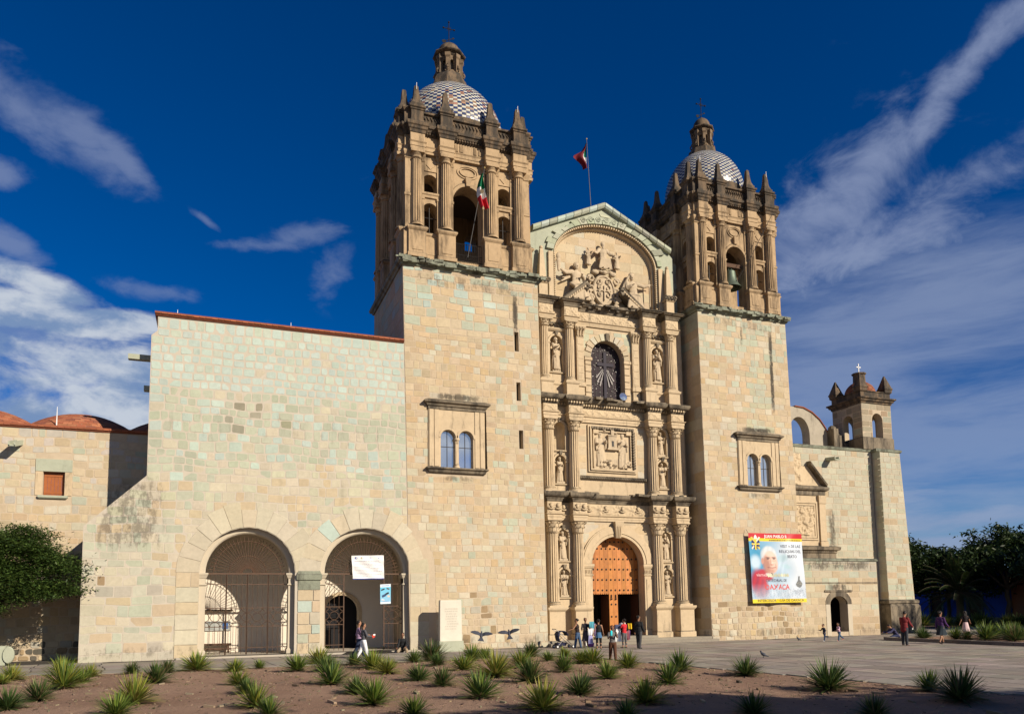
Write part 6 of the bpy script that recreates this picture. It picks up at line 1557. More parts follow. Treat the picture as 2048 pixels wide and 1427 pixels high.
def hand(mb, J, k, Hh):
    s = -1 if k == 'L' else 1
    w = J[k+'wr']; d = J[k+'hd']; side = d.cross(Vector((0, 0, 1)));
    if side.length < .2: side = J['fw'].copy()
    side.normalize(); nrm = side.cross(d).normalized()
    r = .0062*Hh
    for q in (-.011, 0, .011): capsule(mb, w+side*q*Hh, w+d*.045*Hh+side*q*Hh*1.1, r*1.25, r*1.15, 8)
    for q, l in ((-.0165, .034), (-.0055, .040), (.0055, .038), (.0165, .030)):
        p0 = w+d*.045*Hh+side*q*Hh; p1 = p0+(d*.8-nrm*.3).normalized()*l*.55*Hh; p2 = p1+(d*.4-nrm*.8).normalized()*l*.5*Hh
        capsule(mb, p0, p1, r*.82, r*.76, 8); capsule(mb, p1, p2, r*.76, r*.62, 8)
    t0 = w+side*s*.012*Hh+d*.012*Hh; t1 = t0+(side*s*.7+d*.6).normalized()*.026*Hh; capsule(mb, t0, t1, r*1.0, r*.8, 8); capsule(mb, t1, t1+(d*.9-nrm*.3).normalized()*.02*Hh, r*.8, r*.65, 8)
def headshape(mb, J, Hh, hs=1.0):
    h = J['head']; f = J['hf']; u = (J['hu']-f*J['hu'].dot(f)).normalized(); r = f.cross(u).normalized(); R_ = Matrix((r, f, u)).transposed(); k = Hh*hs
    ell(mb, h+u*.008*k, .044*k, .054*k, .060*k, R_); ell(mb, h-u*.030*k+f*.012*k, .033*k, .038*k, .038*k, R_)
    capsule(mb, h+f*.050*k+u*.008*k, h+f*.061*k-u*.012*k, .006*k, .009*k, 8)                # nose
    for s in (-1, 1): ell(mb, h+r*s*.045*k-u*.006*k, .007*k, .012*k, .018*k, R_, 8, 6); ell(mb, h+r*s*.018*k+f*.047*k+u*.020*k, .014*k, .009*k, .006*k, R_, 8, 6)   # ears, brows
    ell(mb, h+f*.047*k-u*.033*k, .015*k, .010*k, .007*k, R_, 8, 6)                           # lips
    return h, f, u, r, R_, k
def body_mesh(J, Hh, hs=1.0, fem=False, w=1.0):
    mb = MB(); up, rt = J['up'], J['rt']; R_ = Matrix((rt, J['fw'], up)).transposed()
    ell(mb, J['pel'], .088*Hh*w, .062*Hh*w, .075*Hh, R_); ell(mb, J['waist'], .074*Hh*w, .054*Hh*w, .10*Hh, R_); ell(mb, J['chest']+up*.02*Hh, .095*Hh*w, .062*Hh*w, .10*Hh, R_); ell(mb, J['neck']-up*.045*Hh, .112*Hh, .046*Hh, .042*Hh, R_)
    for k in 'LR':
        capsule(mb, J['neck']-up*.03*Hh, J[k+'sh'], .028*Hh, .030*Hh); capsule(mb, J[k+'hip'], J[k+'knee'], .050*Hh*w, .034*Hh); capsule(mb, J[k+'knee'], J[k+'ank'], .036*Hh, .021*Hh)
        ell(mb, J[k+'knee']+(J[k+'ank']-J[k+'knee'])*.3+Vector((0, -.008*Hh, 0)), .032*Hh, .034*Hh, .05*Hh)
        capsule(mb, J[k+'heel'], J[k+'toe'], .020*Hh, .014*Hh); capsule(mb, J[k+'ank'], J[k+'heel'], .021*Hh, .02*Hh)
        capsule(mb, J[k+'sh'], J[k+'elb'], .028*Hh, .021*Hh); capsule(mb, J[k+'elb'], J[k+'wr'], .022*Hh, .014*Hh); hand(mb, J, k, Hh)
    capsule(mb, J['neck']-up*.03*Hh, J['head'], .030*Hh, .028*Hh); headshape(mb, J, Hh, hs); return mb
def person(label, loc, face, Hh, pose, top, bottom, shoes, hair, skin=(.33, .17, .10), group=None, top_kind='shirt', sleeves=1.0, bottom_kind='trousers', hair_kind='short', w=1.0, z=0., extra=None):
    """face: compass angle in degrees of the facing direction (0 = +y, 90 = -x)"""
    o = thing('person', label, 'person', (loc[0], loc[1], z), group); M4 = Matrix.Translation((loc[0], loc[1], z)) @ Matrix.Rotation(rd(face), 4, 'Z')
    hs = pose.get('head_scale', 1.1); J = skel(Hh, pose); up, rt, fw = J['up'], J['rt'], J['fw']; R_ = Matrix((rt, fw, up)).transposed()
    fused(body_mesh(J, Hh, hs, w=w), 'body', solid('skin%d' % int(skin[0]*100), skin, .6), o, .0075*max(1, Hh/1.2), 2, M4)
    e = .010*Hh
    # eyes
    mb = MB(); h, f, u, r, RR, k = headshape(MB(), J, Hh, hs)
    for s in (-1, 1): ell(mb, h+r*s*.018*k+f*.049*k+u*.009*k, .008*k, .005*k, .005*k, RR, 8, 6)
    mb.v = [tuple(M4 @ Vector(p)) for p in mb.v]; mb.build('eyes', solid('eye_dark', (.02, .015, .012), .3), o, kind=None, smooth='all')
    # hair
    mb = MB(); ell(mb, h+u*.020*k-f*.014*k, .049*k, .054*k, .057*k, RR); 
    for q in range(7): a = q/6*PI; ell(mb, h+u*.040*k-f*.01*k+r*math.cos(a)*.036*k-f*math.sin(a)*.03*k, .018*k, .02*k, .026*k, RR, 8, 6)
    if hair_kind == 'pony': capsule(mb, h-f*.055*k+u*.01*k, h-f*.085*k-u*.06*k, .022*k, .022*k); capsule(mb, h-f*.085*k-u*.06*k, h-f*.075*k-u*.15*k, .022*k, .010*k)
    if hair_kind == 'bun': ell(mb, h-f*.062*k+u*.02*k, .026*k, .026*k, .026*k)
    if hair_kind == 'long':
        for s in (-1, 0, 1): capsule(mb, h-f*.03*k+r*s*.035*k, h-f*.05*k+r*s*.035*k-u*.13*k, .026*k, .018*k)
    cut = MB(); cut.v = mb.v; cut.f = mb.f
    ho = fused(mb, 'hair', solid('hair', hair, .6), o, .011*Hh*hs, 1, M4)
    # upper garment
    mb = MB(); bulk = 1.0 if top_kind in ('tank', 'shirt') else 1.18
    ell(mb, J['chest']+up*.02*Hh, (.092*w)*Hh*bulk+e, (.060*w)*Hh*bulk+e*1.2, .105*Hh, R_); ell(mb, J['waist'], (.078*w)*Hh*bulk+e, (.057*w)*Hh*bulk+e, .10*Hh, R_); ell(mb, J['pel']+up*.02*Hh, (.086*w)*Hh*bulk+e, (.062*w)*Hh*bulk+e, (.075 if top_kind != 'jacket' else .10)*Hh, R_)
    if top_kind != 'tank': ell(mb, J['neck']-up*.048*Hh, .116*Hh*(1.06 if top_kind == 'jacket' else 1)+e*.6, .050*Hh+e, .046*Hh+e*.5, R_)
    if top_kind == 'jacket': ell(mb, J['pel']-up*.05*Hh, .098*w*Hh+e, .076*w*Hh+e, .09*Hh, R_)
    for s in 'LR':
        if top_kind == 'tank': capsule(mb, J[s+'sh']-up*.03*Hh-rt*(.03 if s == 'R' else -.03)*Hh, J[s+'sh']-rt*(.035 if s == 'R' else -.035)*Hh+up*.015*Hh, .03*Hh, .018*Hh); continue
        capsule(mb, J['neck']-up*.045*Hh, J[s+'sh']-up*.012*Hh, .028*Hh+e*.4, .026*Hh+e*.7)
        end = J[s+'sh']+(J[s+'elb']-J[s+'sh'])*min(1, sleeves*2); capsule(mb, J[s+'sh'], end, .026*Hh*bulk+e*.8, .025*Hh*bulk+e*.8)
        if sleeves > .5: capsule(mb, J[s+'elb'], J[s+'elb']+(J[s+'wr']-J[s+'elb'])*min(.95, (sleeves-.5)*2), .026*Hh*bulk+e*.9, .019*Hh*bulk+e*.8)
    if top_kind != 'tank': capsule(mb, J['neck']-up*.03*Hh, J['neck']-up*.005*Hh, .036*Hh, .034*Hh)
    fused(mb, {'tank': 'tank_top', 'shirt': 'shirt', 'jacket': 'jacket'}[top_kind], solid('cl_'+'_'.join('%d' % int(c*100) for c in top), top), o, .0085*Hh, 2, M4)
    # lower garment
    mb = MB()
    if bottom_kind in ('trousers', 'cropped', 'leggings', 'skirt_leggings'):
        g_ = e if bottom_kind == 'trousers' else e*.45
        ell(mb, J['pel'], .090*w*Hh+g_, .064*w*Hh+g_, .078*Hh, R_)
        for s in 'LR':
            capsule(mb, J[s+'hip'], J[s+'knee'], .054*w*Hh+g_, .038*Hh+g_); kk = .97 if bottom_kind == 'trousers' else .62
            capsule(mb, J[s+'knee'], J[s+'knee']+(J[s+'ank']-J[s+'knee'])*kk, .040*Hh+g_, (.030 if bottom_kind == 'trousers' else .028)*Hh+g_)
        fused(mb, 'trousers' if bottom_kind == 'trousers' else 'leggings', solid('cl_'+'_'.join('%d' % int(c*100) for c in bottom), bottom), o, .0085*Hh, 2, M4)
    if bottom_kind in ('skirt', 'skirt_leggings'):
        c2 = bottom if bottom_kind == 'skirt' else pose['skirt_col']; L_ = pose.get('skirt_len', .30); mb = MB(); ls = []
        kn = (J['Lknee']+J['Rknee'])/2
        for i in range(9):
            t_ = i/8; c = J['pel']+up*.05*Hh*(1-t_)+(Vector((kn.x, kn.y, J['pel'].z-L_*Hh))-J['pel'])*t_; l = []
            for j in range(40):
                a = 2*PI*j/40; rip = 1+.07*t_*math.sin(a*9+.6*math.sin(a*2)); spread = abs(J['Lknee'].y-J['Rknee'].y)*.5*t_
                l.append(c+rt*((.088*w+pose.get('flare', .045)*t_)*Hh*rip*math.cos(a))+fw*(((.066*w+pose.get('flare', .045)*t_)*Hh*rip+spread)*math.sin(a)))
            ls.append(l)
        mb.loft(ls); mb.v = [tuple(M4 @ Vector(p)) for p in mb.v]; mb.build('skirt', solid('cl_'+'_'.join('%d' % int(c*100) for c in c2), c2), o, smooth=True)
    if shoes:
        for s in 'LR':
            mb = MB(); capsule(mb, J[s+'heel']+Vector((0, 0, .002)), J[s+'toe'], .024*Hh, .018*Hh); capsule(mb, J[s+'ank']-Vector((0, 0, .01*Hh)), J[s+'heel'], .024*Hh, .023*Hh); fused(mb, 'shoe', solid('cl_'+'_'.join('%d' % int(c*100) for c in shoes), shoes, .6), o, .008*Hh, 1, M4)
    return o, J, M4
def statue(label, x, y, z, Hh, pose, seed, group='saints in the facade niches'):
    o = thing('statue', label, 'statue', (x, y, z), group); rng = random.Random(seed); M4 = Matrix.Translation((x, y, z+.1)) @ Matrix.Rotation(PI+rd(pose.get('turn', 0)), 4, 'Z')
    fused(robed(Hh, pose, rng), 'figure', M['statue'], o, .021, 1, M4)
    mb = MB(); mb.stack([(x-.27, x+.27, y-.16, y+.2, z), (x-.27, x+.27, y-.16, y+.2, z+.10), (x-.23, x+.23, y-.14, y+.18, z+.13)]); mb.build('plinth', M['statue'], o); return o
def robed(Hh, pose, rng, seated=False):
    J = skel(Hh, pose); mb = body_mesh(J, Hh, 1.3, w=1.2); up, rt, fw = J['up'], J['rt'], J['fw']
    h, f, u, r, RR, k = headshape(MB(), J, Hh, 1.3)
    ell(mb, h+u*.015*k-f*.012*k, .052*k, .056*k, .06*k, RR)
    if pose.get('beard'): ell(mb, h-u*.055*k+f*.03*k, .03*k, .026*k, .045*k, RR)
    if pose.get('hood'): ell(mb, J['neck']-fw*.03*Hh, .075*Hh, .07*Hh, .05*Hh)
    if pose.get('crown'): capsule(mb, h+u*.06*k, h+u*.12*k, .05*k, .02*k)
    ell(mb, J['chest'], .105*Hh, .075*Hh, .13*Hh); ell(mb, J['waist'], .095*Hh, .07*Hh, .11*Hh); ell(mb, J['pel'], .105*Hh, .08*Hh, .11*Hh)
    if not seated:
        n = 15; hipy = J['pel']
        for i in range(n):                                  # hanging folds
            a = 2*PI*i/n+rng.uniform(-.15, .15); rx, ry = (.085*Hh, .06*Hh); bx_, by_ = (.125*Hh*rng.uniform(.9, 1.1), .10*Hh)
            p0 = hipy+up*.06*Hh+rt*rx*math.cos(a)+fw*ry*math.sin(a); p1 = Vector((0, 0, .035*Hh))+rt*(bx_*math.cos(a)+rng.uniform(-.02, .02)*Hh)+fw*(by_*math.sin(a))
            mid = (p0+p1)/2+rt*rng.uniform(-.015, .015)*Hh; capsule(mb, p0, mid, .026*Hh, .028*Hh, 8); capsule(mb, mid, p1, .028*Hh, .034*Hh, 8)
        capsule(mb, hipy, Vector((0, 0, .05*Hh)), .075*Hh, .10*Hh)
        for q in range(3):                                  # cloak swags across the body
            a0 = -.3+q*.14; capsule(mb, J['Lsh']-up*(.02+.05*q)*Hh+fw*.05*Hh, J['pel']+rt*(.10-.03*q)*Hh+fw*.085*Hh-up*(.02+.10*q)*Hh, .022*Hh, .026*Hh, 8)
        for s in 'LR': capsule(mb, J[s+'elb'], J[s+'elb']-Vector((0, 0, .16*Hh)), .034*Hh, .022*Hh, 8)
    else:
        for i in range(9):
            t_ = (i-4)/4; p0 = (J['Lknee']+J['Rknee'])/2+rt*t_*.12*Hh+Vector((0, 0, .01)); p1 = (J['Lank']+J['Rank'])/2+rt*t_*.16*Hh-Vector((0, 0, .02*Hh)); capsule(mb, p0, p1, .03*Hh, .036*Hh, 8); capsule(mb, J['pel']+rt*t_*.09*Hh, p0, .05*Hh, .034*Hh, 8)
    for s in 'LR': capsule(mb, J[s+'sh'], J[s+'elb'], .055*Hh, .048*Hh, 8); capsule(mb, J[s+'elb'], J[s+'elb']+(J[s+'wr']-J[s+'elb'])*.75, .046*Hh, .036*Hh, 8)
    for a in pose.get('props', ()):
        if a == 'book': mb.obox(J['Lwr']+J['Lhd']*.05*Hh+Vector((0, 0, .03*Hh)), rt*.055*Hh, fw*.02*Hh, Vector((0, 0, .07*Hh)))
        if a == 'staff': capsule(mb, J['Rwr']+fw*.03*Hh-Vector((0, 0, .5*Hh)), J['Rwr']+fw*.03*Hh+Vector((0, 0, .42*Hh)), .012*Hh, .012*Hh, 8)
        if a == 'child': ell(mb, J['Lwr']+up*.06*Hh, .05*Hh, .045*Hh, .08*Hh); ell(mb, J['Lwr']+up*.16*Hh, .036*Hh, .036*Hh, .042*Hh)
    return mb
SP = [dict(Lsp=25, Lel=85, Lin=30, Rsp=20, Rel=95, Rin=45, props=('book',), hood=1), dict(Lsp=30, Lel=90, Lin=35, Rsp=15, Rel=60, beard=1, turn=12), dict(Lsp=20, Lel=100, Lin=50, Rsp=28, Rel=80, Rin=30, hood=1, turn=-10, props=('child',)),
      dict(Lsp=10, Lel=70, Lin=20, Rsp=45, Rel=100, Rin=20, beard=1, props=('book',), twist=8), dict(Lsp=35, Lel=80, Lin=20, Rsp=5, Rel=50, hood=1, head_yaw=20), dict(Lsp=15, Lel=95, Lin=40, Rsp=30, Rel=70, Rin=25, turn=15, beard=1)]
NL = {(-1, 1, 0): 'robed stone friar in the upper niche left of the wooden door', (-1, 1, 1): 'robed stone saint in the lower niche left of the wooden door', (-1, 2, 0): None, (-1, 2, 1): 'stone saint in the lower niche left of the framed relief',
      (-1, 3, 0): 'stone saint in the niche left of the dark upper window', (1, 1, 0): 'draped stone saint in the upper niche right of the wooden door', (1, 1, 1): 'draped stone saint in the lower niche right of the wooden door',
      (1, 2, 0): 'stone friar in the upper niche right of the framed relief', (1, 2, 1): 'bearded stone saint in the lower niche right of the framed relief', (1, 3, 0): 'stone saint holding a child in the niche right of the upper window'}
cnt = {}
for i, (x, zb, zt, hw, tier, s) in enumerate(NI):
    k = cnt.get((s, tier), 0); cnt[(s, tier)] = k+1; lab = NL[(s, tier, k)]
    if lab is None: continue
    p = dict(SP[(i*5+tier) % 6]); 
    if lab.startswith('stone saint holding'): p = dict(SP[2])
    statue(lab, x, PY+.10, zb, (zt-zb-.2)*.985, p, 20+i)
# reliefs carved on the facade (parts of it)
def relief_figure(x, y, z, Hh, pose, seed, flat=.55, seated=False, turn=180, name='relief_figure', extra=None):
    rng = random.Random(seed); mb = robed(Hh, pose, rng, seated)
    if extra: extra(mb, Hh)
    M4 = Matrix.Translation((x, y, z)) @ Matrix.Diagonal((1.12, flat, 1, 1)) @ Matrix.Rotation(rd(turn), 4, 'Z')
    fused(mb, name, M['statue'], fac, .024, 1, M4)
relief_figure(GX, PY+.22, 23.62, 2.25, dict(Lth=80, Lkn=85, Rth=80, Rkn=85, Lsp=20, Lel=60, Lsa=35, Rsp=20, Rel=60, Rsa=35, beard=1, head_pitch=12, root=.62), 1, .6, True)
for s in (-1, 1): relief_figure(GX+s*1.02, PY+.25, 23.75, 1.1, dict(Lsp=60, Lel=50, Rsp=20, Rel=60, head_scale=1.2, turn=20*s), 4+s, .7)
def torch(mb, h):
    J = skel(h, PT); p = J['Rwr']+J['Rhd']*.05*h; capsule(mb, p-Vector((0, 0, .06*h)), p+Vector((0, 0, .16*h)), .03*h, .05*h); ell(mb, p+Vector((0, 0, .25*h)), .05*h, .05*h, .08*h)
    for q in range(4): capsule(mb, J['chest']-J['fw']*.06*h+J['rt']*.08*h, J['chest']-J['fw']*.06*h+J['rt']*(.22+.03*q)*h+Vector((0, 0, (.12-.09*q)*h)), .03*h, .02*h)
PT = dict(Lth=70, Lkn=60, Rth=62, Rkn=75, Rsp=40, Rsa=65, Rel=110, Lsp=30, Lel=80, Lin=40, root=.95, twist=-10, side=-6)
relief_figure(GX-2.0, PY+.2, 21.35, 2.85, PT, 8, .7, True, 195, extra=torch)
PT2 = dict(Lth=65, Lkn=60, Rth=70, Rkn=70, Lsp=35, Lsa=70, Lel=115, Rsp=25, Rel=90, Rin=40, root=.95, twist=12, side=8, head_pitch=14)
def veil(mb, h):
    J = skel(h, PT2); 
    for q in range(5): capsule(mb, J['head']+J['rt']*.06*h, J['chest']+J['rt']*(.2+.02*q)*h-Vector((0, 0, .06*q*h)), .025*h, .02*h)
    capsule(mb, J['Lwr']-Vector((0, 0, .5*h)), J['Lwr']+Vector((0, 0, .12*h)), .014*h, .014*h)
relief_figure(GX+2.15, PY+.2, 21.2, 2.85, PT2, 9, .75, True, 168, extra=veil)
# shield with scrollwork between the figures
mb = MB(); sh = lambda q, k=1.0, dz=0.: (GX+.02+k*.80*math.cos(q)*(1-.25*max(0, -math.sin(q))**2), 22.2+dz+k*1.05*math.sin(q))
ls = []
for k, y_ in ((1.0, PY+.5), (1.0, PY+.24), (.93, PY+.18), (.84, PY+.18), (.80, PY+.24), (.02, PY+.20)): ls.append([(sh(2*PI*i/36, k)[0], y_, sh(2*PI*i/36, k)[1]) for i in range(36)])
mb.loft(ls); addm('shield', mb, 'statue')
def spiral(cx_, cz_, r_, t0, turns, sg, y_, w_, nn=18): return [(cx_+r_*(1-.75*i/nn)*math.cos(t0+sg*turns*2*PI*i/nn), y_, cz_+r_*(1-.75*i/nn)*math.sin(t0+sg*turns*2*PI*i/nn)) for i in range(nn+1)]
mb = MB()
for s in (-1, 1):
    for cz_, r_, sg in ((22.85, .26, 1), (22.25, .24, -1), (21.6, .28, 1)): mb.tube(spiral(GX+s*.92, cz_, r_, 0 if s > 0 else PI, 1.3, sg*s, PY+.22, .07), .075, 6)
    for k in range(5): ell(mb, (GX+s*(.80+.06*k), PY+.25, 21.25+.25*k), .10, .12, .16)
    mb.tube(spiral(GX+s*.3, 22.75, .22, 0, 1.2, s, PY+.16, .05), .045, 5)
    for zz in (22.35, 21.9): mb.tube(spiral(GX+s*.28, zz, .19, 1.5, 1.0, -s, PY+.17, .04), .045, 5); ell(mb, (GX+s*.25, PY+.18, zz), .06, .05, .07)
mb.tube([(GX, PY+.16, 21.5), (GX, PY+.16, 22.5)], .05, 5); mb.tube([(GX-.5, PY+.16, 22.15), (GX+.5, PY+.16, 22.15)], .04, 5)
fused(mb, 'shield_scrollwork', M['statue'], fac, .024, 1)
mb = MB()
ell(mb, (GX, PY+.18, 23.38), .22, .2, .2)
for s in (-1, 1):
    ell(mb, (GX+s*.62, PY+.2, 23.3), .26, .18, .17); mb.tube([(GX, PY+.15, 23.3), (GX+s*.35, PY+.12, 23.42), (GX+s*.8, PY+.18, 23.35)], .1, 7)
fused(mb, 'shield_crest', M['statue'], fac, .028, 1)
mb = MB()
for s in (-1, 1): ell(mb, (GX+s*.35, PY+.1, 21.0), .32, .24, .16); ell(mb, (GX+s*.85, PY+.25, 21.2), .22, .2, .2)
mb.box(GX-.7, GX+.75, PY, PY+.45, 20.88, 20.98); fused(mb, 'shield_foot', M['statue'], fac, .028, 1)
# two saints holding up a small church, in the framed relief
relief_figure(xr-.78, PY+.02, ZR0+.35, 2.15, dict(Lsp=48, Lel=60, Lin=25, Rsp=20, Rel=70, Rin=10, beard=1, twist=-15, Lth=8, Rth=-6, side=3), 31, .6, False, 200)
relief_figure(xr+.72, PY+.02, ZR0+.30, 2.15, dict(Rsp=48, Rel=60, Rin=25, Lsp=25, Lel=85, Lin=30, twist=15, hood=1, side=-2), 32, .6, False, 160)
mb = MB(); mb.stack([(xr-.32, xr+.28, PY-.18, PY+.05, 11.95), (xr-.30, xr+.26, PY-.16, PY+.05, 12.75)]); mb.box(xr-.12, xr+.08, PY-.19, PY, 12.75, 13.1); mb.box(xr-.34, xr+.30, PY-.2, PY+.02, 12.70, 12.78); mb.box(xr-.38, xr+.34, PY-.21, PY+.05, 11.84, 11.95)
mb.build('carved_church', M['statue'], fac)
mb = MB(); mb.box(xr-.08, xr+.06, PY-.185, PY-.16, 12.05, 12.4); mb.build('carved_door', M['dark_iron'], fac)
lumps(xr-1.3, xr+1.3, ZR0+.22, ZR0+.85, PY-.015, .26, 77, .04, .5).build('relief_base', M['statue'], fac, smooth='all')
lumps(xr-.7, xr+.5, 12.85, 13.25, PY-.015, .2, 78, .04, .3).build('relief_cloud', M['statue'], fac, smooth='all')
# ================================================================== people
BLK = (.012, .012, .014); HAIR = (.012, .009, .008); BRN = (.03, .016, .010)
walk = dict(Lth=22, Lkn=6, Rth=-16, Rkn=22, Rft=-18, Lsp=-14, Rsp=18, Lel=14, Rel=20)
P1 = person('person in a mauve shirt and dark jeans walking behind the woman in white trousers', (-5.62, -3.9), -90, 1.74, dict(walk, Rel=60, Rsp=25), (.30, .20, .30), (.02, .03, .06), (.02, .02, .02), HAIR, sleeves=.55)[0]
_, J, M4 = person('person with ponytail, grey cardigan and white trousers, holding something red', (-5.55, -4.7), -80, 1.62, dict(Lth=-12, Lkn=16, Rth=14, Rkn=5, Rsp=22, Rel=62, Rin=10, Lsp=18, Lel=85, Lft=-12), (.075, .075, .085), (.72, .72, .74), (.35, .25, .2), HAIR, sleeves=.9, hair_kind='pony')
def held(name, label, cat, J, M4, k, mb, material, off=.07): 
    p = M4 @ (J[k+'wr']+J[k+'hd']*off); o = thing(name, label, cat, tuple(p)); mb.m = None; mb.v = [tuple(Vector(v)+p) for v in mb.v]; mb.build(name+'_body', material, o); return o
mb = MB(); mb.obox((0, 0, .03), (.06, .02, .03), (0, .03, 0), (-.02, 0, .07)); o_ = held('snack_bag', 'small red and white packet in the hand of the woman in white trousers', 'packet', J, M4, 'R', mb, solid('red_pack', (.5, .05, .03)))
mb = MB(); p = o_.location; mb.obox((p.x+.03, p.y-.02, p.z+.09), (.05, .02, .01), (0, .025, 0), (-.01, 0, .03)); mb.build('paper_top', solid('paper', (.75, .74, .7)), o_)
person('person in black jacket and khaki trousers sitting on the porch step beside the ramp', (-2.75, -.5), 168, 1.62, dict(root=.24, Lth=82, Lkn=95, Rth=70, Rkn=110, Lab=16, Rab=24, lean=14, Lsp=30, Lel=30, Lin=20, Rsp=28, Rel=20, Rin=-10, head_pitch=8), (.013, .014, .016), (.30, .23, .15), (.10, .10, .11), HAIR, skin=(.22, .11, .065), top_kind='jacket')
_, J, M4 = person('person in dark brown vest and jeans standing legs apart by the pushchair', (6.55, -2.2), 45, 1.58, dict(Lab=13, Rab=12, Lth=8, Rth=-8, Lsp=30, Lel=40, Lsa=20, Rsp=35, Rel=60, head_yaw=10, lean=6), (.022, .014, .014), (.045, .085, .16), BLK, BRN, top_kind='tank', hair_kind='bun', w=1.1)
_, J, M4 = person('street vendor facing us with folded textiles hanging over the arms', (7.15, -1.95), 170, 1.58, dict(Lsp=25, Lel=75, Lin=10, Rsp=15, Rel=60, Rsa=14), (.03, .025, .03), (.07, .06, .08), (.06, .03, .02), HAIR, skin=(.22, .11, .07), bottom_kind='skirt', sleeves=.9)
o = thing('textiles', 'turquoise, white and violet cloths hanging from the arm of the vendor near the pushchair', 'cloth', (7.33, -2.3, .2)); x, y = 7.34, -2.3
def cloth(name, x, y, z0, z1, w, c, parent, yaw=0., th=.03, taper=1.0):
    mb = MB(); n = 10; ls = []
    for i in range(7):
        t_ = i/6; z = z1+(z0-z1)*t_; l = []
        for j in range(n+1): u = (j/n-.5)*w*(taper+(1-taper)*(1-t_)) if False else (j/n-.5)*w*(1+(taper-1)*t_); l.append((u, .025*math.sin(j*1.9+t_*1.2)*(.3+t_), z))
        l += [(p[0], p[1]+th, p[2]) for p in l[::-1]]; c_, s_ = math.cos(yaw), math.sin(yaw); ls.append([(x+p[0]*c_-p[1]*s_, y+p[0]*s_+p[1]*c_, p[2]) for p in l])
    mb.loft(ls); return mb.build(name, solid('cloth_'+'_'.join('%d' % int(q*100) for q in c), c), parent, smooth=True)
cloth('cloth', x+.03, y, .98, 1.42, .26, (.10, .38, .46), o, -.2); cloth('cloth', x-.06, y-.04, .68, 1.05, .30, (.72, .72, .74), o, -.1); cloth('cloth', x-.06, y-.02, .22, .68, .22, (.38, .37, .62), o, -.1, taper=1.3); cloth('cloth', x+.22, y+.02, .62, 1.3, .12, (.35, .25, .4), o, -.3)
o = thing('bag', 'purple and white bag standing on the paving behind the vendor', 'bag', (7.55, -1.6, 0)); mb = MB(); mb.stack([(7.42, 7.72, -1.75, -1.5, 0), (7.38, 7.76, -1.78, -1.47, .2), (7.48, 7.64, -1.68, -1.56, .38)]); mb.build('bag_body', solid('purple', (.22, .07, .30)), o); mb = MB(); mb.stack([(7.3, 7.44, -1.72, -1.55, 0), (7.28, 7.44, -1.72, -1.55, .22), (7.34, 7.40, -1.66, -1.6, .3)]); mb.build('white_parcel', M['white'], o)
person('person in black racerback top, denim miniskirt and black leggings facing the open door', (7.1, -3.6), -14, 1.53, dict(Lsa=14, Rsa=14, Lel=25, Rel=30, Lth=2, Rth=-2, skirt_col=(.055, .13, .24), skirt_len=.14, flare=.03), (.013, .011, .012), (.01, .009, .009), (.10, .05, .03), BRN, top_kind='tank', bottom_kind='skirt_leggings', hair_kind='bun')
_, J, M4 = person('boy in grey shirt and brown trousers walking beside the bed holding something turquoise', (3.42, -11.9), 158, 1.42, dict(Lth=16, Lkn=6, Rth=-12, Rkn=14, Rft=-14, Lsp=45, Lel=105, Lin=25, Rsp=28, Rel=100, Rin=30, head_scale=1.12), (.14, .13, .125), (.085, .035, .018), (.05, .035, .03), HAIR, skin=(.20, .095, .055), sleeves=.45)
mb = MB(); mb.stack([(-.035, .035, -.03, .03, -.04), (-.04, .04, -.035, .035, .14), (-.02, .02, -.02, .02, .17)]); held('ice_cup', 'turquoise plastic cup held up by the boy in the grey shirt', 'cup', J, M4, 'R', mb, solid('turq', (.02, .55, .62)))
_, J, M4 = person('person in red top and grey cropped leggings with textiles over both shoulders', (8.7, -3.5), 20, 1.52, dict(Lsp=30, Lel=55, Lsa=18, Rsp=10, Rel=40, Lth=3, Rth=-3), (.50, .02, .03), (.10, .10, .105), (.03, .025, .03), BRN, sleeves=.3, bottom_kind='cropped', hair_kind='bun')
o = thing('white_dresses', 'white embroidered dresses hanging from the arm of the person in the red top', 'dress', (8.3, -3.6, .4)); cloth('dress', 8.28, -3.62, .36, 1.08, .24, (.76, .75, .72), o, .1, .05, 1.9); cloth('dress', 8.16, -3.5, .40, 1.05, .18, (.72, .70, .66), o, -.2, .05, 1.6); cloth('folded_cloth', 8.25, -3.66, 1.04, 1.26, .36, (.06, .07, .13), o, .1, .1)
o = thing('shoulder_cloths', 'yellow, white and black cloths slung over the shoulder of the person in red', 'cloth', (8.95, -3.4, .6)); cloth('cloth', 8.72, -3.42, 1.12, 1.34, .30, (.7, .7, .74), o, .3, .16); cloth('cloth', 9.12, -3.35, 1.0, 1.3, .22, (.72, .48, .02), o, -.7, .05); cloth('cloth', 8.98, -3.32, .92, 1.25, .14, (.02, .02, .025), o, -.5, .08); cloth('cloth', 9.02, -3.3, .40, .95, .2, (.36, .14, .17), o, -.3, .05); cloth('cloth', 9.14, -3.25, .45, .9, .12, (.22, .11, .3), o, -.3, .05)
person('person in long black jacket and dark grey trousers before the right half of the door', (8.95, -4.6), -60, 1.70, dict(Lth=8, Rth=-8, Lkn=3, Rkn=6, Rsp=8, Rel=20, Lsp=10, Lsa=14, head_yaw=-12), BLK, (.05, .05, .052), BLK, HAIR, top_kind='jacket')
person('small boy in black and white running left past the annex', (21.9, -4.0), 86, .96, dict(Lth=10, Lkn=4, Rth=-24, Rkn=62, Rft=-60, Lsp=-20, Lel=60, Rsp=30, Rel=70, head_scale=1.35, lean=10), (.025, .03, .05), (.03, .05, .10), (.7, .7, .7), HAIR, skin=(.36, .19, .12))
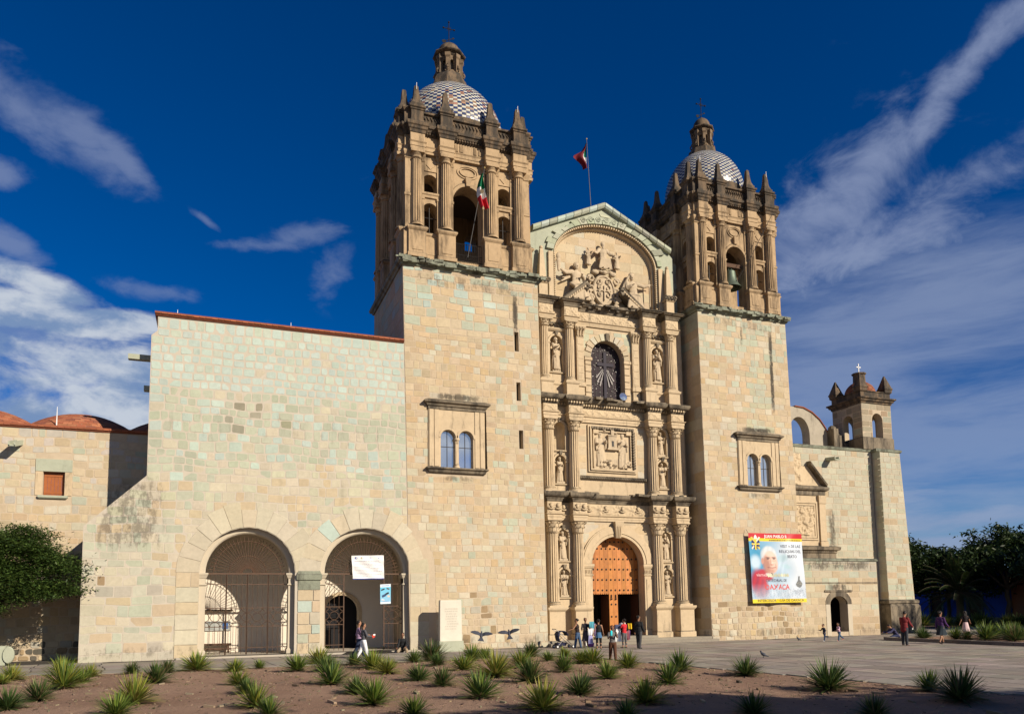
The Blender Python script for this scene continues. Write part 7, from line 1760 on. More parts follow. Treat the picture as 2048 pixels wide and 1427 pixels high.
person('small girl in pink top and jeans running left before the annex doorway', (22.55, -4.5), 84, 1.04, dict(Lth=18, Lkn=8, Rth=-32, Rkn=24, Rft=-40, Lsp=20, Lel=90, Rsp=-25, Rel=95, head_scale=1.25, lean=8), (.55, .36, .45), (.045, .09, .16), (.6, .2, .14), BRN, hair_kind='long', sleeves=.8)
_, J, M4 = person('person in dark red jacket looking down at a paper in the right foreground', (21.4, -10.2), -72, 1.74, dict(Lth=4, Rth=-3, head_pitch=24, Lsp=22, Lel=22, Rsp=24, Rel=26, lean=6), (.16, .018, .02), (.035, .038, .045), (.10, .05, .03), HAIR, top_kind='jacket')
mb = MB(); mb.obox((0, 0, -.04), (.05, .02, 0), (.0, .004, 0), (.03, 0, .07)); held('paper', 'white paper in the hand of the person in the red jacket', 'paper', J, M4, 'R', mb, solid('paper', (.75, .74, .7)))
person('person in dark blue coat sitting bent over on the planter kerb', (26.0, -5.45), 75, 1.60, dict(root=.30, Lth=78, Lkn=80, Rth=70, Rkn=75, lean=38, head_pitch=30, Lsp=50, Lel=30, Rsp=45, Rel=40), (.035, .035, .085), (.02, .03, .08), BLK, HAIR, top_kind='jacket', w=1.1)
person('person in purple jumper and dark knee-length skirt walking right past the planter', (24.0, -10.2), -82, 1.72, dict(Lth=24, Lkn=4, Rth=-20, Rkn=12, Rft=-25, Lsp=-8, Rsp=14, Rel=30, skirt_len=.24, flare=.035), (.055, .018, .09), (.014, .022, .030), (.02, .018, .018), BRN, bottom_kind='skirt', hair_kind='bun', sleeves=.95, w=1.1)
person('person in black blouse and pale pink skirt seen from behind among the planter yuccas', (32.8, -4.6), -30, 1.58, dict(Lth=8, Rth=-8, Rsp=20, Rsa=24, Rel=20, Lsa=18, skirt_len=.33, flare=.06), (.012, .008, .010), (.55, .40, .40), (.03, .02, .02), HAIR, bottom_kind='skirt', hair_kind='long', sleeves=.3, z=0)
# pushchair
o = thing('pushchair', 'navy folding pushchair with pale frame standing beside the left portal pedestal', 'pushchair', (6.0, -1.75, 0)); x, y = 5.85, -1.75
fr_ = solid('grey_tube', (.35, .34, .33), .4); nv = solid('navy', (.018, .02, .05))
for s in (-.22, .22):
    mb = MB(); mb.tube([(x-.48, y+s, 1.02), (x-.30, y+s, .88), (x+.52, y+s, .12)], .017, 6); mb.build('frame_tube', fr_, o); mb = MB(); mb.tube([(x-.42, y+s, .1), (x+.02, y+s, .55)], .017, 6); mb.build('frame_tube', fr_, o)
mb = MB(); mb.tube([(x-.48, y-.22, 1.02), (x-.52, y-.2, 1.05), (x-.52, y+.2, 1.05), (x-.48, y+.22, 1.02)], .02, 6); mb.build('handle', M['dark_iron'], o)
for px_, s in ((-.42, -.24), (-.42, .24), (.50, -.24), (.50, .24)):
    mb = MB(); ls = [[(x+px_+r_*math.cos(2*PI*i/16), y+s+q, .10+r_*math.sin(2*PI*i/16)) for i in range(16)] for q, r_ in ((-.03, .08), (-.02, .10), (.02, .10), (.03, .08))]; mb.loft(ls); w_ = mb.build('wheel', M['dark_iron'], o); mb = MB(); ls = [[(x+px_+r_*math.cos(2*PI*i/12), y+s+q, .10+r_*math.sin(2*PI*i/12)) for i in range(12)] for q, r_ in ((-.035, .05), (.035, .05))]; mb.loft(ls); mb.build('hub', M['white_metal'], w_)
mb = MB(); mb.loft([[(x+a, y+s*.24, z) for s in (-1, 1)]+[(x+a+.05, y+s*.24, z-.03) for s in (1, -1)] for a, z in ((-.30, .92), (-.36, .62), (-.30, .42), (-.05, .34), (.22, .30))]); mb.build('seat', nv, o)
mb = MB(); ls = []
for i in range(8):
    a = rd(15+i*22); ls.append([(x-.08-.34*math.cos(a), y-.25, .62+.34*math.sin(a)), (x-.08-.34*math.cos(a), y+.25, .62+.34*math.sin(a)), (x-.08-.30*math.cos(a), y+.25, .62+.30*math.sin(a)), (x-.08-.30*math.cos(a), y-.25, .62+.30*math.sin(a))])
mb.loft(ls); mb.build('canopy', nv, o)
mb = MB(); mb.stack([(x-.36, x+.1, y-.2, y+.2, .14), (x-.4, x+.16, y-.22, y+.22, .30)]); mb.build('basket', nv, o)
# pigeons
def pigeon(label, x, y, z, fly, ang, s=1.0, roll=0):
    o = thing('pigeon', label, 'pigeon', (x, y, z)); M4 = Matrix.Translation((x, y, z)) @ Matrix.Rotation(rd(ang), 4, 'Z') @ Matrix.Rotation(rd(38 if fly else 0), 4, 'X') @ Matrix.Rotation(rd(roll), 4, 'Y'); mb = MB(); dk = solid('pigeon_grey', (.05, .055, .07), .6)
    if fly:
        ell(mb, (0, 0, 0), .06, .15, .06); ell(mb, (0, .16, .03), .033, .04, .035); capsule(mb, (0, .19, .03), (0, .225, .02), .01, .004); capsule(mb, (0, .08, .01), (0, .16, .03), .04, .03); fused(mb, 'body', dk, o, .009, 1, M4)
        for sx in (-1, 1):
            w = MB(); w.loft([[(sx*a, b0, z0), (sx*a, b1, z0+.004), (sx*a, b1, z0+.012), (sx*a, b0, z0+.012)] for a, b0, b1, z0 in ((.03, -.08, .09, .02), (.14, -.10, .10, .09), (.26, -.11, .08, .12), (.36, -.07, .04, .13), (.42, -.03, -.01, .13))]); w.v = [tuple(M4 @ Vector(v)) for v in w.v]; w.build('wing', dk, o)
        w = MB(); w.loft([[(-.03, -.10, 0), (.03, -.10, 0), (.03, -.10, .012), (-.03, -.10, .012)], [(-.12, -.26, -.06), (.12, -.26, -.06), (.12, -.26, -.05), (-.12, -.26, -.05)]]); w.v = [tuple(M4 @ Vector(v)) for v in w.v]; w.build('tail', dk, o)
    else:
        R_ = Matrix.Rotation(rd(32), 3, 'X'); ell(mb, (0, 0, .13), .055, .11, .062, R_); ell(mb, (0, .085, .24), .03, .036, .032); capsule(mb, (0, .06, .17), (0, .085, .23), .042, .028); capsule(mb, (0, .115, .238), (0, .14, .23), .008, .003); capsule(mb, (0, -.07, .09), (0, -.19, .04), .034, .016)
        for sx in (-1, 1): capsule(mb, (sx*.022, 0, .08), (sx*.022, .0, .012), .012, .008); capsule(mb, (sx*.022, -.01, .008), (sx*.022, .04, .008), .008, .005)
        mb.v = [tuple(Vector(v)*s) for v in mb.v]; fused(mb, 'body', dk, o, .008, 1, M4)
    return o
pigeon('flying pigeon nearer to the pale stone slab, wings spread', -2.62, -12.8, 1.23, True, -22, roll=8); pigeon('flying pigeon on the right of the pair, nearer to the portal', -1.5, -12.8, 1.27, True, -16, roll=-10)
pigeon('larger pigeon standing on the paving near the garden bed', 9.48, -13.82, 0.015, False, 60, 1.12); pigeon('small pigeon pecking on the paving before the rough tower base', 20.81, -3.03, 0.015, False, 80, 1.0)
finish_fused()
# ================================================================== yuccas, trees, palms, houses
def blades(n, L_, seed, cols, tilt=(5, 78), wid=.017, droop=.25, base=.05):
    rng = random.Random(seed); mb = MB()
    for i in range(n):
        a = rng.uniform(0, 2*PI); q = rng.random()**.8; el = rd(90-(tilt[0]+(tilt[1]-tilt[0])*q)); l = L_*rng.uniform(.6, 1.08)*(1-.12*q); w = wid*rng.uniform(.8, 1.25)
        d = Vector((math.cos(a)*math.cos(el), math.sin(a)*math.cos(el), math.sin(el))); s = Vector((-math.sin(a), math.cos(a), 0)); n_ = s.cross(d); c = jit(rng.choice(cols), .25)
        p0 = Vector((math.cos(a)*base*rng.random(), math.sin(a)*base*rng.random(), .05+.12*L_*(1-q)*rng.random())); dr = droop*q*rng.uniform(.3, 1.3)
        rows = []
        for t_, ww in ((0, .7), (.35, 1.1), (.7, .8), (1, .04)):
            p = p0+d*l*t_+Vector((0, 0, -dr*l*t_*t_)); rows.append([p-s*w*ww, p+n_*w*.35*ww*-1, p+s*w*ww])
        for k, (r0, r1) in enumerate(zip(rows[:-1], rows[1:])):
            cc = c if k < 2 else tuple(x*1.15 for x in c)
            mb.poly([r0[0], r0[1], r1[1], r1[0]], cc); mb.poly([r0[1], r0[2], r1[2], r1[1]], cc)
    return mb
GRN = [(.11, .17, .025), (.15, .21, .035), (.075, .125, .025), (.20, .24, .045)]; YEL = [(.26, .26, .04), (.19, .23, .035), (.12, .18, .03), (.32, .29, .07)]; DRK = [(.06, .105, .025), (.08, .13, .035), (.045, .085, .022), (.12, .15, .04)]; DRY = [(.22, .16, .085), (.30, .23, .12), (.15, .10, .055), (.10, .07, .04)]
PROTO = []
for k, (cols, nm) in enumerate(((GRN, 'green'), (YEL, 'yellow-green'), (DRK, 'dark green'), (GRN+YEL[:1], 'fresh green'), (YEL+GRN, 'yellow-tipped'), (DRK+DRY[:1], 'brownish'), (GRN+DRK, 'dense green'))):
    r = bpy.data.objects.new('yucca', None); r.empty_display_size = .2
    a = blades(210+30*(k % 3), 1.0, 40+k, cols).build('leaves', M['leaf']); a.parent = r; COL.objects.unlink(a)
    b = blades(60, .8, 60+k, DRY, tilt=(68, 100), wid=.013, droop=.2).build('dry_leaves', M['leaf']); b.parent = r; COL.objects.unlink(b)
    PROTO.append((r, a, b, nm))
def put_yucca(x, y, z, h, k, label, group):
    r, a, b, nm = PROTO[k]; c = r.copy(); COL.objects.link(c); c.location = (x, y, z); c.rotation_euler = (random.uniform(-.06, .06), random.uniform(-.06, .06), random.uniform(0, 6.28)); s = h/1.02; c.scale = (s*random.uniform(1.2, 1.5), s*random.uniform(1.2, 1.5), s)
    tag(c, label, 'yucca', group)
    for ch in (a, b): d = ch.copy(); COL.objects.link(d); d.parent = c
YL = [(-18.29,-10.05,0.53,21,1363),(-18.3,-11.37,0.38,1,1371),(-16.2,-17.37,0.55,76,1404),(-16.12,-14.15,0.79,126,1380),(-17.06,-8.33,0.67,124,1352),(-16.0,-11.59,0.48,162,1365),(-15.97,-9.81,0.46,180,1356),(-16.45,-19.39,0.51,15,1424),(-14.77,-8.77,0.44,262,1348),(-13.81,-19.48,0.71,267,1412),(-13.66,-13.62,0.62,312,1369),(-13.52,-9.51,0.46,335,1348),(-12.57,-8.81,0.73,392,1343),(-14.0,-21.56,0.49,231,1435),(-11.23,-9.62,0.5,469,1343),(-11.28,-15.4,0.48,477,1371),(-11.18,-18.15,0.43,492,1389),(-11.14,-21.89,0.54,510,1422),(-10.29,-8.49,0.36,519,1337),(-9.15,-11.19,0.63,593,1344),(-7.86,-7.29,0.72,638,1328),(-8.26,-12.33,0.61,652,1347),(-8.78,-17.22,0.66,662,1374),(-6.8,-9.53,0.52,708,1333),(-6.4,-11.21,0.73,745,1338),(-6.44,-13.99,0.55,774,1349),(-8.46,-19.62,0.49,713,1389),(-8.57,-22.49,0.61,747,1414),(-4.21,-8.77,0.5,827,1325),(-3.15,-7.67,0.84,863,1320),(-3.92,-11.32,0.46,874,1333),(-6.0,-16.59,0.54,837,1361),(-5.98,-19.18,0.52,884,1376),(-1.87,-9.4,0.67,944,1323),(-0.75,-7.8,0.5,969,1316),(-3.75,-14.11,0.59,926,1343),(-3.6,-16.99,0.81,990,1356),(-5.98,-22.5,0.64,960,1402),(-8.14,-24.54,0.44,827,1435),(-10.94,-23.33,0.42,538,1437),(1.46,-7.74,0.67,1060,1313),(-1.34,-13.62,0.69,1043,1336),(-3.39,-19.42,0.66,1060,1369),(0.86,-11.15,0.44,1097,1323),(2.4,-9.39,0.44,1129,1315),(-0.92,-16.4,0.59,1126,1346),(1.22,-13.4,0.56,1162,1329),(1.59,-13.64,0.64,1185,1329),(-0.71,-19.16,0.55,1215,1358),(1.71,-16.16,0.61,1256,1338),(-3.27,-22.44,0.58,1159,1389),(2.4,-18.38,0.68,1360,1346),(-0.31,-21.95,0.6,1337,1374),(-2.96,-25.17,0.57,1292,1412),(-4.32,-26.69,0.37,1253,1437),(-5.48,-25.16,0.64,1086,1426),(3.5,-20.37,0.75,1492,1352),(2.65,-24.75,0.91,1657,1382),(4.41,-26.25,0.63,1859,1386),(3.0,-28.22,0.85,1920,1411),(-0.01,-28.79,0.54,1748,1436),(-2.06,-27.75,0.57,1507,1436)]
ORD = ['first', 'second', 'third', 'fourth', 'fifth', 'sixth', 'seventh', 'eighth', 'ninth', 'tenth', 'eleventh', 'twelfth', 'thirteenth', 'fourteenth', 'fifteenth', 'sixteenth', 'seventeenth', 'eighteenth', 'nineteenth', 'twentieth']
bands = [(0, 1331, 'row along the path'), (1331, 1347, 'second row'), (1347, 1366, 'middle row'), (1366, 1386, 'row before the middle'), (1386, 1418, 'front row'), (1418, 1500, 'nearest row')]
for b0, b1, rn in bands:
    row = sorted([q for q in YL if b0 <= q[4] < b1], key=lambda q: q[3])
    for i, (x, y, h, u, v) in enumerate(row):
        k = (u*7+v*3) % 7
        if u > 1400: k = (2, 5, 0)[(u+v) % 3]
        put_yucca(x, y, bed_z(x, y)-.02, h*(1.17 if u < 1400 else .95), k, '%s yucca, %s from left in the %s of the bed' % (PROTO[k][3], ORD[i], rn), 'yuccas planted in the reddish bed')
PL = [(25.71,-7.57,.81),(26.45,-9.04,.84),(26.38,-9.8,.66),(27.06,-10.37,1.16),(28.44,-9.91,.9),(28.8,-10.22,1.07),(27.12,-11.95,1.01),(28.38,-11.48,.87),(30.4,-9.6,1.0),(31.8,-8.6,.9)]
def bearing(x, y): return math.atan2(x-CAMX, y-CAMY)
for i, (x, y, h) in enumerate(sorted(PL, key=lambda q: bearing(q[0], q[1]))): put_yucca(x, y, .12, h*.95, (2, 0, 5, 6)[i % 4], 'dark spiky yucca, %s from left behind the right-hand planter kerb' % ORD[i], 'yuccas in the right planter')
HD = [(44+i*1.05+random.uniform(-.3, .3), 12.6-i*.62+random.uniform(-.4, .4)) for i in range(14)]
for i, (x, y) in enumerate(sorted(HD, key=lambda q: bearing(*q))): put_yucca(x, y, .05, random.uniform(1.0, 1.4), i % 7, 'greyish agave, %s from left in the far hedge below the dark trees' % ORD[i], 'agaves in the far hedge')
# ---------------------------------------------------------------- leaves in bulk
def leaf_mesh(name, pts, size, cols, parent, mat_=None, flat=.0, elong=1.6, seed=0):
    """many small leaf quads, one mesh"""
    rng = np.random.RandomState(seed); n = len(pts); P = np.asarray(pts)
    nrm = rng.randn(n, 3); nrm[:, 2] = np.abs(nrm[:, 2])+flat; nrm /= np.linalg.norm(nrm, axis=1)[:, None]
    t = np.cross(nrm, rng.randn(n, 3)); t /= np.linalg.norm(t, axis=1)[:, None]; b = np.cross(nrm, t)
    s = size*rng.uniform(.6, 1.3, n)[:, None]; t = t*s*elong; b = b*s
    V = np.stack([P-t, P-b*.55-t*.1, P+t, P+b*.55-t*.1], 1).reshape(-1, 3)
    me = bpy.data.meshes.new(name); me.vertices.add(4*n); me.vertices.foreach_set('co', V.ravel()); me.loops.add(4*n); me.loops.foreach_set('vertex_index', np.arange(4*n)); me.polygons.add(n); me.polygons.foreach_set('loop_start', np.arange(n)*4); me.polygons.foreach_set('loop_total', np.full(n, 4)); me.update()
    C = np.asarray(cols)[rng.randint(0, len(cols), n)]*rng.uniform(.7, 1.3, n)[:, None]; C = np.concatenate([C, np.ones((n, 1))], 1)
    a = me.color_attributes.new('tint', 'FLOAT_COLOR', 'CORNER'); a.data.foreach_set('color', np.repeat(C, 4, 0).ravel()); me.materials.append(mat_ or M['leaf'])
    return link(name, me, parent)
def limb(mb, p0, p1, r0, r1, rng, n=5):
    p0, p1 = Vector(p0), Vector(p1); pts = [p0+(p1-p0)*i/n+Vector((rng.uniform(-1, 1), rng.uniform(-1, 1), rng.uniform(-.4, .8)))*(p1-p0).length*.05*math.sin(PI*i/n) for i in range(n+1)]
    mb.tube(pts, [r0+(r1-r0)*i/n for i in range(n+1)], 7); return pts
def tree(label, x, y, h, crowns, nclump, per, leaf, cols, r=.25, flat=.35, seed=1, group=None, trunk_h=.35, cat='tree', clump=(.55, .3), z=0):
    """crowns: (dx,dy,z,rx,ry,rz) ellipsoids filled with clumps"""
    o = thing('tree', label, cat, (x, y, z), group); rng = random.Random(seed); nr = np.random.RandomState(seed); mb = MB(); fork = Vector((x+rng.uniform(-.3, .3), y, z+h*trunk_h)); limb(mb, (x, y, z-.1), fork, r, r*.75, rng); pts = []
    tot = sum(c[3]*c[4]*c[5] for c in crowns)**1.0; br = MB()
    for c in crowns:
        cc = Vector((x+c[0], y+c[1], z+c[2])); limb(mb, fork, cc-Vector((0, 0, c[5]*.3)), r*.55, r*.16, rng); k = max(4, int(nclump*c[3]*c[4]*c[5]/tot))
        for i in range(k):
            v = nr.randn(3); v /= np.linalg.norm(v); q = nr.uniform(.35, 1.0)**.5; p = np.array(cc)+v*np.array(c[3:6])*q
            if v[2] < -.6 and nr.rand() < .6: continue
            if i % 3 == 0: limb(br, cc-Vector((0, 0, c[5]*.25)), Vector(p), r*.13, r*.04, rng, 3)
            m_ = int(per*nr.uniform(.6, 1.4)); pts.append(p+nr.randn(m_, 3)*np.array([clump[0], clump[0], clump[1]])*nr.uniform(.7, 1.3))
    mb.build('trunk', M['bark'], o, smooth='all'); br.build('branches', M['bark'], o, kind='stuff')
    leaf_mesh('crown', np.concatenate(pts), leaf, cols, o, flat=flat, seed=seed); return o
LG = [(.034, .066, .012), (.05, .09, .016), (.026, .052, .012), (.075, .115, .022)]; LD = [(.022, .042, .012), (.03, .055, .014), (.018, .034, .010), (.04, .065, .016)]
tree('broad feathery green tree before the convent wall at the far left', -23.0, .2, 7, [(0, 0, 5.0, 3.3, 2.6, 1.5), (2.2, -.2, 4.6, 2.9, 1.8, 1.0), (3.6, .2, 4.2, 2.0, 1.5, .7), (1.2, -.8, 3.3, 2.6, 1.5, .9), (-1, -.5, 6.0, 2.4, 2, .8), (2.8, -.3, 3.3, 2.6, 1.2, .7), (-2, 0, 3.6, 2.5, 2, 1.2), (.2, -1, 2.6, 2.4, 1.2, .7), (2.4, -.4, 5.6, 2.0, 1.4, .6), (4.6, .1, 3.6, 1.2, 1.0, .5)], 640, 210, .05, LG, .22, 1.0, 5, clump=(.42, .13))
DG = 'trees beyond the plaza on the right'
tree('dark broad tree directly right of the chapel corner, lower left crown', 50.0, 16.0, 8, [(0, 0, 5.6, 3.6, 3, 1.9), (-3.2, 0, 5.2, 2.2, 2, 1.3), (2.6, 0, 6.3, 3, 3, 1.5), (-1, 0, 7.4, 2.3, 2, .9), (-4.2, -.5, 3.6, 1.8, 1.6, 1.5)], 190, 80, .15, LD, .28, .3, 11, DG)
tree('tallest dark tree on the right, its crown open against the sky', 57.5, 10.5, 9.6, [(0, 0, 6.4, 3.6, 3, 1.6), (-2.4, 0, 8.1, 1.9, 1.8, .9), (1.8, 0, 7.5, 2.5, 2.2, 1.0), (-4.2, 0, 5.9, 2.1, 2, 1.1), (4.0, -1, 6.2, 2.8, 2.4, 1.4)], 190, 75, .15, LD, .26, .3, 13, DG)
tree('dark tree at the right edge of the photo before the orange house', 58.0, 4.0, 9.5, [(0, 0, 5.6, 3.4, 3, 1.8), (1, 0, 7.2, 2.6, 2.3, 1.1), (-3, 1, 5.4, 2.4, 2.2, 1.6)], 150, 80, .15, LD, .25, .3, 17, DG)
tree('bushy dark tree in the gap behind the palm', 54.5, 14.5, 7, [(0, 0, 4.6, 3.2, 2.6, 1.9), (3, -1, 4.2, 2.6, 2, 1.8), (-2.6, .5, 4.4, 2.4, 2, 1.6)], 150, 80, .15, LD, .22, .3, 19, DG)
# ---------------------------------------------------------------- palms
def palm(label, x, y, h, fl, nf, seed, cols=LD, group=None):
    o = thing('palm', label, 'palm', (x, y, 0), group); rng = random.Random(seed); mb = MB(); mb.lathe(x, y, [(.42, 0), (.34, .5), (.30, h*.6), (.36, h*.9), (.3, h)], 14); mb.build('trunk', M['bark'], o, smooth=True); lf = MB(); rb = MB()
    for i in range(nf):
        a = rng.uniform(0, 2*PI); e = rd(rng.uniform(-25, 78)); l = fl*rng.uniform(.8, 1.1); p = Vector((x, y, h)); d = Vector((math.cos(a)*math.cos(e), math.sin(a)*math.cos(e), math.sin(e))); pts = [p.copy()]
        for k in range(9): p = p+d*l/9; d = (d+Vector((0, 0, -.085-.03*k*.5))).normalized(); pts.append(p.copy())
        rb.tube(pts, [.035-.003*k for k in range(10)], 4); c0 = rng.choice(cols)
        for k in range(1, 9):
            for j in range(5):
                q = pts[k]+(pts[k+1]-pts[k])*j/5; t_ = (pts[k+1]-pts[k]).normalized(); s = t_.cross(Vector((0, 0, 1))).normalized(); ll = .62*fl/4*(1-abs(k+j/5-4.5)/7)
                for sg in (-1, 1): e_ = q+(s*sg*.75+t_*.55+Vector((0, 0, -.28))).normalized()*ll; w = t_*.028; lf.poly([q-w, q+w, e_+w*.15, e_-w*.15], jit(c0, .3))
    rb.build('midribs', M['bark'], o, kind='stuff'); lf.build('fronds', M['leaf'], o); return o
palm('large dark palm with drooping fronds before the blue house', 51.5, 10.8, 2.9, 4.3, 58, 3)
palm('tall palm standing outside the photo on the right', 45.0, -13.5, 8.0, 3.4, 46, 5, LG, 'plants right of the photo')
# ---------------------------------------------------------------- houses across the street
def house(label, x0, x1, y0, y1, h, colr, doors, base):
    o = thing('house', label, 'house', ((x0+x1)/2, (y0+y1)/2, 0)); mp = lambda u, v, w: (x0-w, u, v)
    mw = mat('painted_wall', colr, .9, .12, 1.5, .004, 15, grime=.12)
    hs = [H(c, w/2, z0, z1, arch=False) for c, w, z0, z1 in doors]; mb = MB(); strip_wall(mb, mp, y0, y1, 0, [(y0, h), (y1, h)], hs, .3)
    mb.poly([(x0, y0, h), (x1, y0, h), (x1, y1, h), (x0, y1, h)]); mb.poly([(x0, y0, 0), (x1, y0, 0), (x1, y0, h), (x0, y0, h)]); mb.poly([(x0, y1, 0), (x1, y1, 0), (x1, y1, h), (x0, y1, h)]); mb.poly([(x1, y0, 0), (x1, y1, 0), (x1, y1, h), (x1, y0, h)]); mb.build('wall', mw, o)
    for c, w, z0, z1 in doors:
        mb = MB(); mb.box(x0+.2, x0+.26, c-w/2, c+w/2, z0, z1); d = mb.build('door' if z0 < .3 else 'window', solid('dark_wood', (.10, .035, .012)), o)
        for s in (-1, 1): mb = MB(); mb.box(x0-.06, x0+.05, c+s*(w/2+.1)-.1, c+s*(w/2+.1)+.1, 0 if z0 < .3 else z0-.1, z1+.2); mb.build('door_frame' if z0 < .3 else 'window_frame', M['cornice'], o)
        mb = MB(); mb.box(x0-.065, x0+.05, c-w/2, c+w/2, z1, z1+.2); mb.build('lintel', M['cornice'], o)
    mb = MB(); mb.box(x0-.12, x0+.3, y0, y1, h, h+.18); mb.build('coping', M['brick_plain'], o)
    mb = MB(); mb.box(x0-.05, x0+.02, y0+.01, y1-.01, 0, .6); mb.build('plinth', M['cornice'], o) if base else None
    return o
house('deep blue house behind the palm with dark doorways', 60, 70, 12.3, 40, 5.2, (.035, .075, .30), [(16.0, 1.5, .1, 2.9), (20.5, 1.4, .1, 2.8), (26, 1.5, .1, 2.9), (31, 1.4, .9, 2.8)], True)
house('orange brown house at the right edge beside the blue one', 60.2, 70, -4, 12.2, 5.8, (.32, .12, .05), [(9.6, 1.5, .1, 3.0), (5.5, 1.4, .1, 3.0), (0, 1.4, .1, 3.0)], True)
# street trees that stand to the right of and behind the camera; their shade falls over the plaza's right half and the bed's front edge
OT = 'street trees outside the photo'
for i, (x, y, h, s) in enumerate(((52, -18, 11, 1.25), (59, -13, 15.5, 1.5), (64, -6, 16, 1.6), (67, 1, 16, 1.6), (71, 8, 16, 1.6), (57, -27, 13, 1.4), (67, -18, 17, 1.6))):
    tree('rounded street tree outside the photo, %s along the street on the right' % ORD[i], x, y, h, [(0, 0, h*.66, 3.4*s, 3.4*s, h*.26), (2*s, 1, h*.55, 2.4*s, 2.2*s, h*.18), (-2*s, -1, h*.58, 2.4*s, 2.2*s, h*.18)], 110, 60, .24, LD, .3, .3, 100+i, OT)
for i, (x, y, h, s) in enumerate(((-1.5, -44.5, 12.6, .95), (5.0, -46.5, 13.0, 1.0), (11.0, -47, 13.4, 1.1), (17, -48.5, 13.2, 1.1), (23, -50, 13, 1.1))):
    tree('tall slim street tree outside the photo, %s from the camera' % ORD[i], x, y, h, [(0, 0, h*.84, 2.6*s, 2.4*s, h*.13), (1.9*s, 1, h*.76, 1.9*s, 1.7*s, h*.09), (-2.0*s, -.6, h*.78, 1.8*s, 1.7*s, h*.09)], 85, 55, .22, LD, .24, .3, 120+i, OT)
# ================================================================== banners, notices, flags
FONT = None
def text_2d(s, size, bold=0.0):
    """outline of a line of lettering as flat polygons, centred on x, baseline at 0"""
    c = bpy.data.curves.new('lettering', 'FONT'); c.body = s; c.size = size; c.align_x = 'CENTER'; c.resolution_u = 2; c.offset = bold*size
    o = bpy.data.objects.new('lettering', c); COL.objects.link(o); dg = bpy.context.evaluated_depsgraph_get(); me = bpy.data.meshes.new_from_object(o.evaluated_get(dg))
    v = [(q.co.x, q.co.y) for q in me.vertices]; f = [list(p.vertices) for p in me.polygons]; bpy.data.objects.remove(o); bpy.data.curves.remove(c); bpy.data.meshes.remove(me); return v, f
class Sheet:
    def __init__(s, corners, wave, parent, mat_):
        s.c = [Vector(q) for q in corners]; s.w = wave; s.p = parent; s.m = mat_          # tl, tr, br, bl
        n = (s.c[1]-s.c[0]).cross(s.c[3]-s.c[0]).normalized(); s.n = n if n.y < 0 else -n; s.k = 0
    def pt(s, u, v, off=0.):
        tl, tr, br, bl = s.c; t = tl+(tr-tl)*u; b = bl+(br-bl)*u; return t+(b-t)*v+s.n*(s.w(u, v)+off)
    def grid(s, name, colf, nu=40, nv=50, off=0., u0=0, u1=1, v0=0, v1=1):
        mb = MB(); ids = [[mb.pt(s.pt(u0+(u1-u0)*i/nu, v0+(v1-v0)*j/nv, off)) for i in range(nu+1)] for j in range(nv+1)]
        for j in range(nv):
            for i in range(nu): mb.face((ids[j][i], ids[j][i+1], ids[j+1][i+1], ids[j+1][i]), colf(u0+(u1-u0)*(i+.5)/nu, v0+(v1-v0)*(j+.5)/nv))
        return mb.build(name, s.m, s.p, smooth='all')
    def text(s, str_, u, v, size, col, name='lettering', sx=1., bold=0.01, off=.006):
        W_ = (s.c[1]-s.c[0]).length; H_ = (s.c[3]-s.c[0]).length; vv, ff = text_2d(str_, size, bold); mb = MB()
        ids = [mb.pt(s.pt(u+p[0]*sx/W_, v-p[1]/H_, off)) for p in vv]
        for f in ff: mb.face([ids[i] for i in f], col)
        return mb.build(name, s.m, s.p)
    def shape(s, pts, col, name, off=.004):
        """flat printed polygon fan"""
        mb = MB(); cu = sum(p[0] for p in pts)/len(pts); cv = sum(p[1] for p in pts)/len(pts); c = mb.pt(s.pt(cu, cv, off)); ids = [mb.pt(s.pt(u, v, off)) for u, v in pts]
        mid = [mb.pt(s.pt((u+cu)/2, (v+cv)/2, off)) for u, v in pts]; n = len(ids)
        for i in range(n): j = (i+1) % n; mb.face((mid[i], mid[j], ids[j], ids[i]), col); mb.face((c, mid[j], mid[i]), col)
        return mb.build(name, s.m, s.p)
M['print'] = mat('printed_vinyl', None, .33, .0, attr=True, spec=.5)
M['print_cloth'] = mat('printed_cloth', None, .8, .0, attr=True)
def small_print(S_, u0, u1, v, h, col):
    # rows of tiny print, too small to read in the photograph: short uneven strokes
    mb = MB(); u = u0
    while u < u1:
        w = random.uniform(.012, .05)*(u1-u0); e = min(u+w, u1); mb.poly([S_.pt(u, v, .005), S_.pt(e, v, .005), S_.pt(e, v-h, .005), S_.pt(u, v-h, .005)], col); u = e+.012*(u1-u0)+random.uniform(0, .006)
    mb.build('small_print', S_.m, S_.p, kind='stuff')
def ring(cu, cv, ru, rv, n=24, f=None): return [(cu+ru*math.cos(2*PI*i/n), cv+rv*math.sin(2*PI*i/n)) for i in range(n)]
bn_ = thing('banner', 'large printed banner with a smiling white-haired man hung on the farther tower', 'banner', (21.8, -.3, 2.3))
S = Sheet([(19.64, -.30, 6.74), (23.86, -.30, 6.76), (24.0, -.34, 2.32), (19.76, -.34, 2.30)], lambda u, v: .035*math.sin(u*9+v*5)*(.3+v*.5)+.03*math.sin((u-v*.7)*14)*.5-.05*math.sin(PI*u)*math.sin(PI*v*.5)+.10*math.exp(-((u-.82+.42*v)/.07)**2)*min(1, v*3), bn_, M['print'])
rngb = random.Random(3)
def soft(u, v, cu, cv, ru, rv, e=.35, a=0.):
    c_, s_ = math.cos(a), math.sin(a); x, y = (u-cu)*4.2, (v-cv)*4.45; x, y = x*c_+y*s_, -x*s_+y*c_; d = math.hypot(x/(ru*4.2), y/(rv*4.45)); t_ = max(0, min(1, (1-d)/e+.5)); return t_*t_*(3-2*t_)
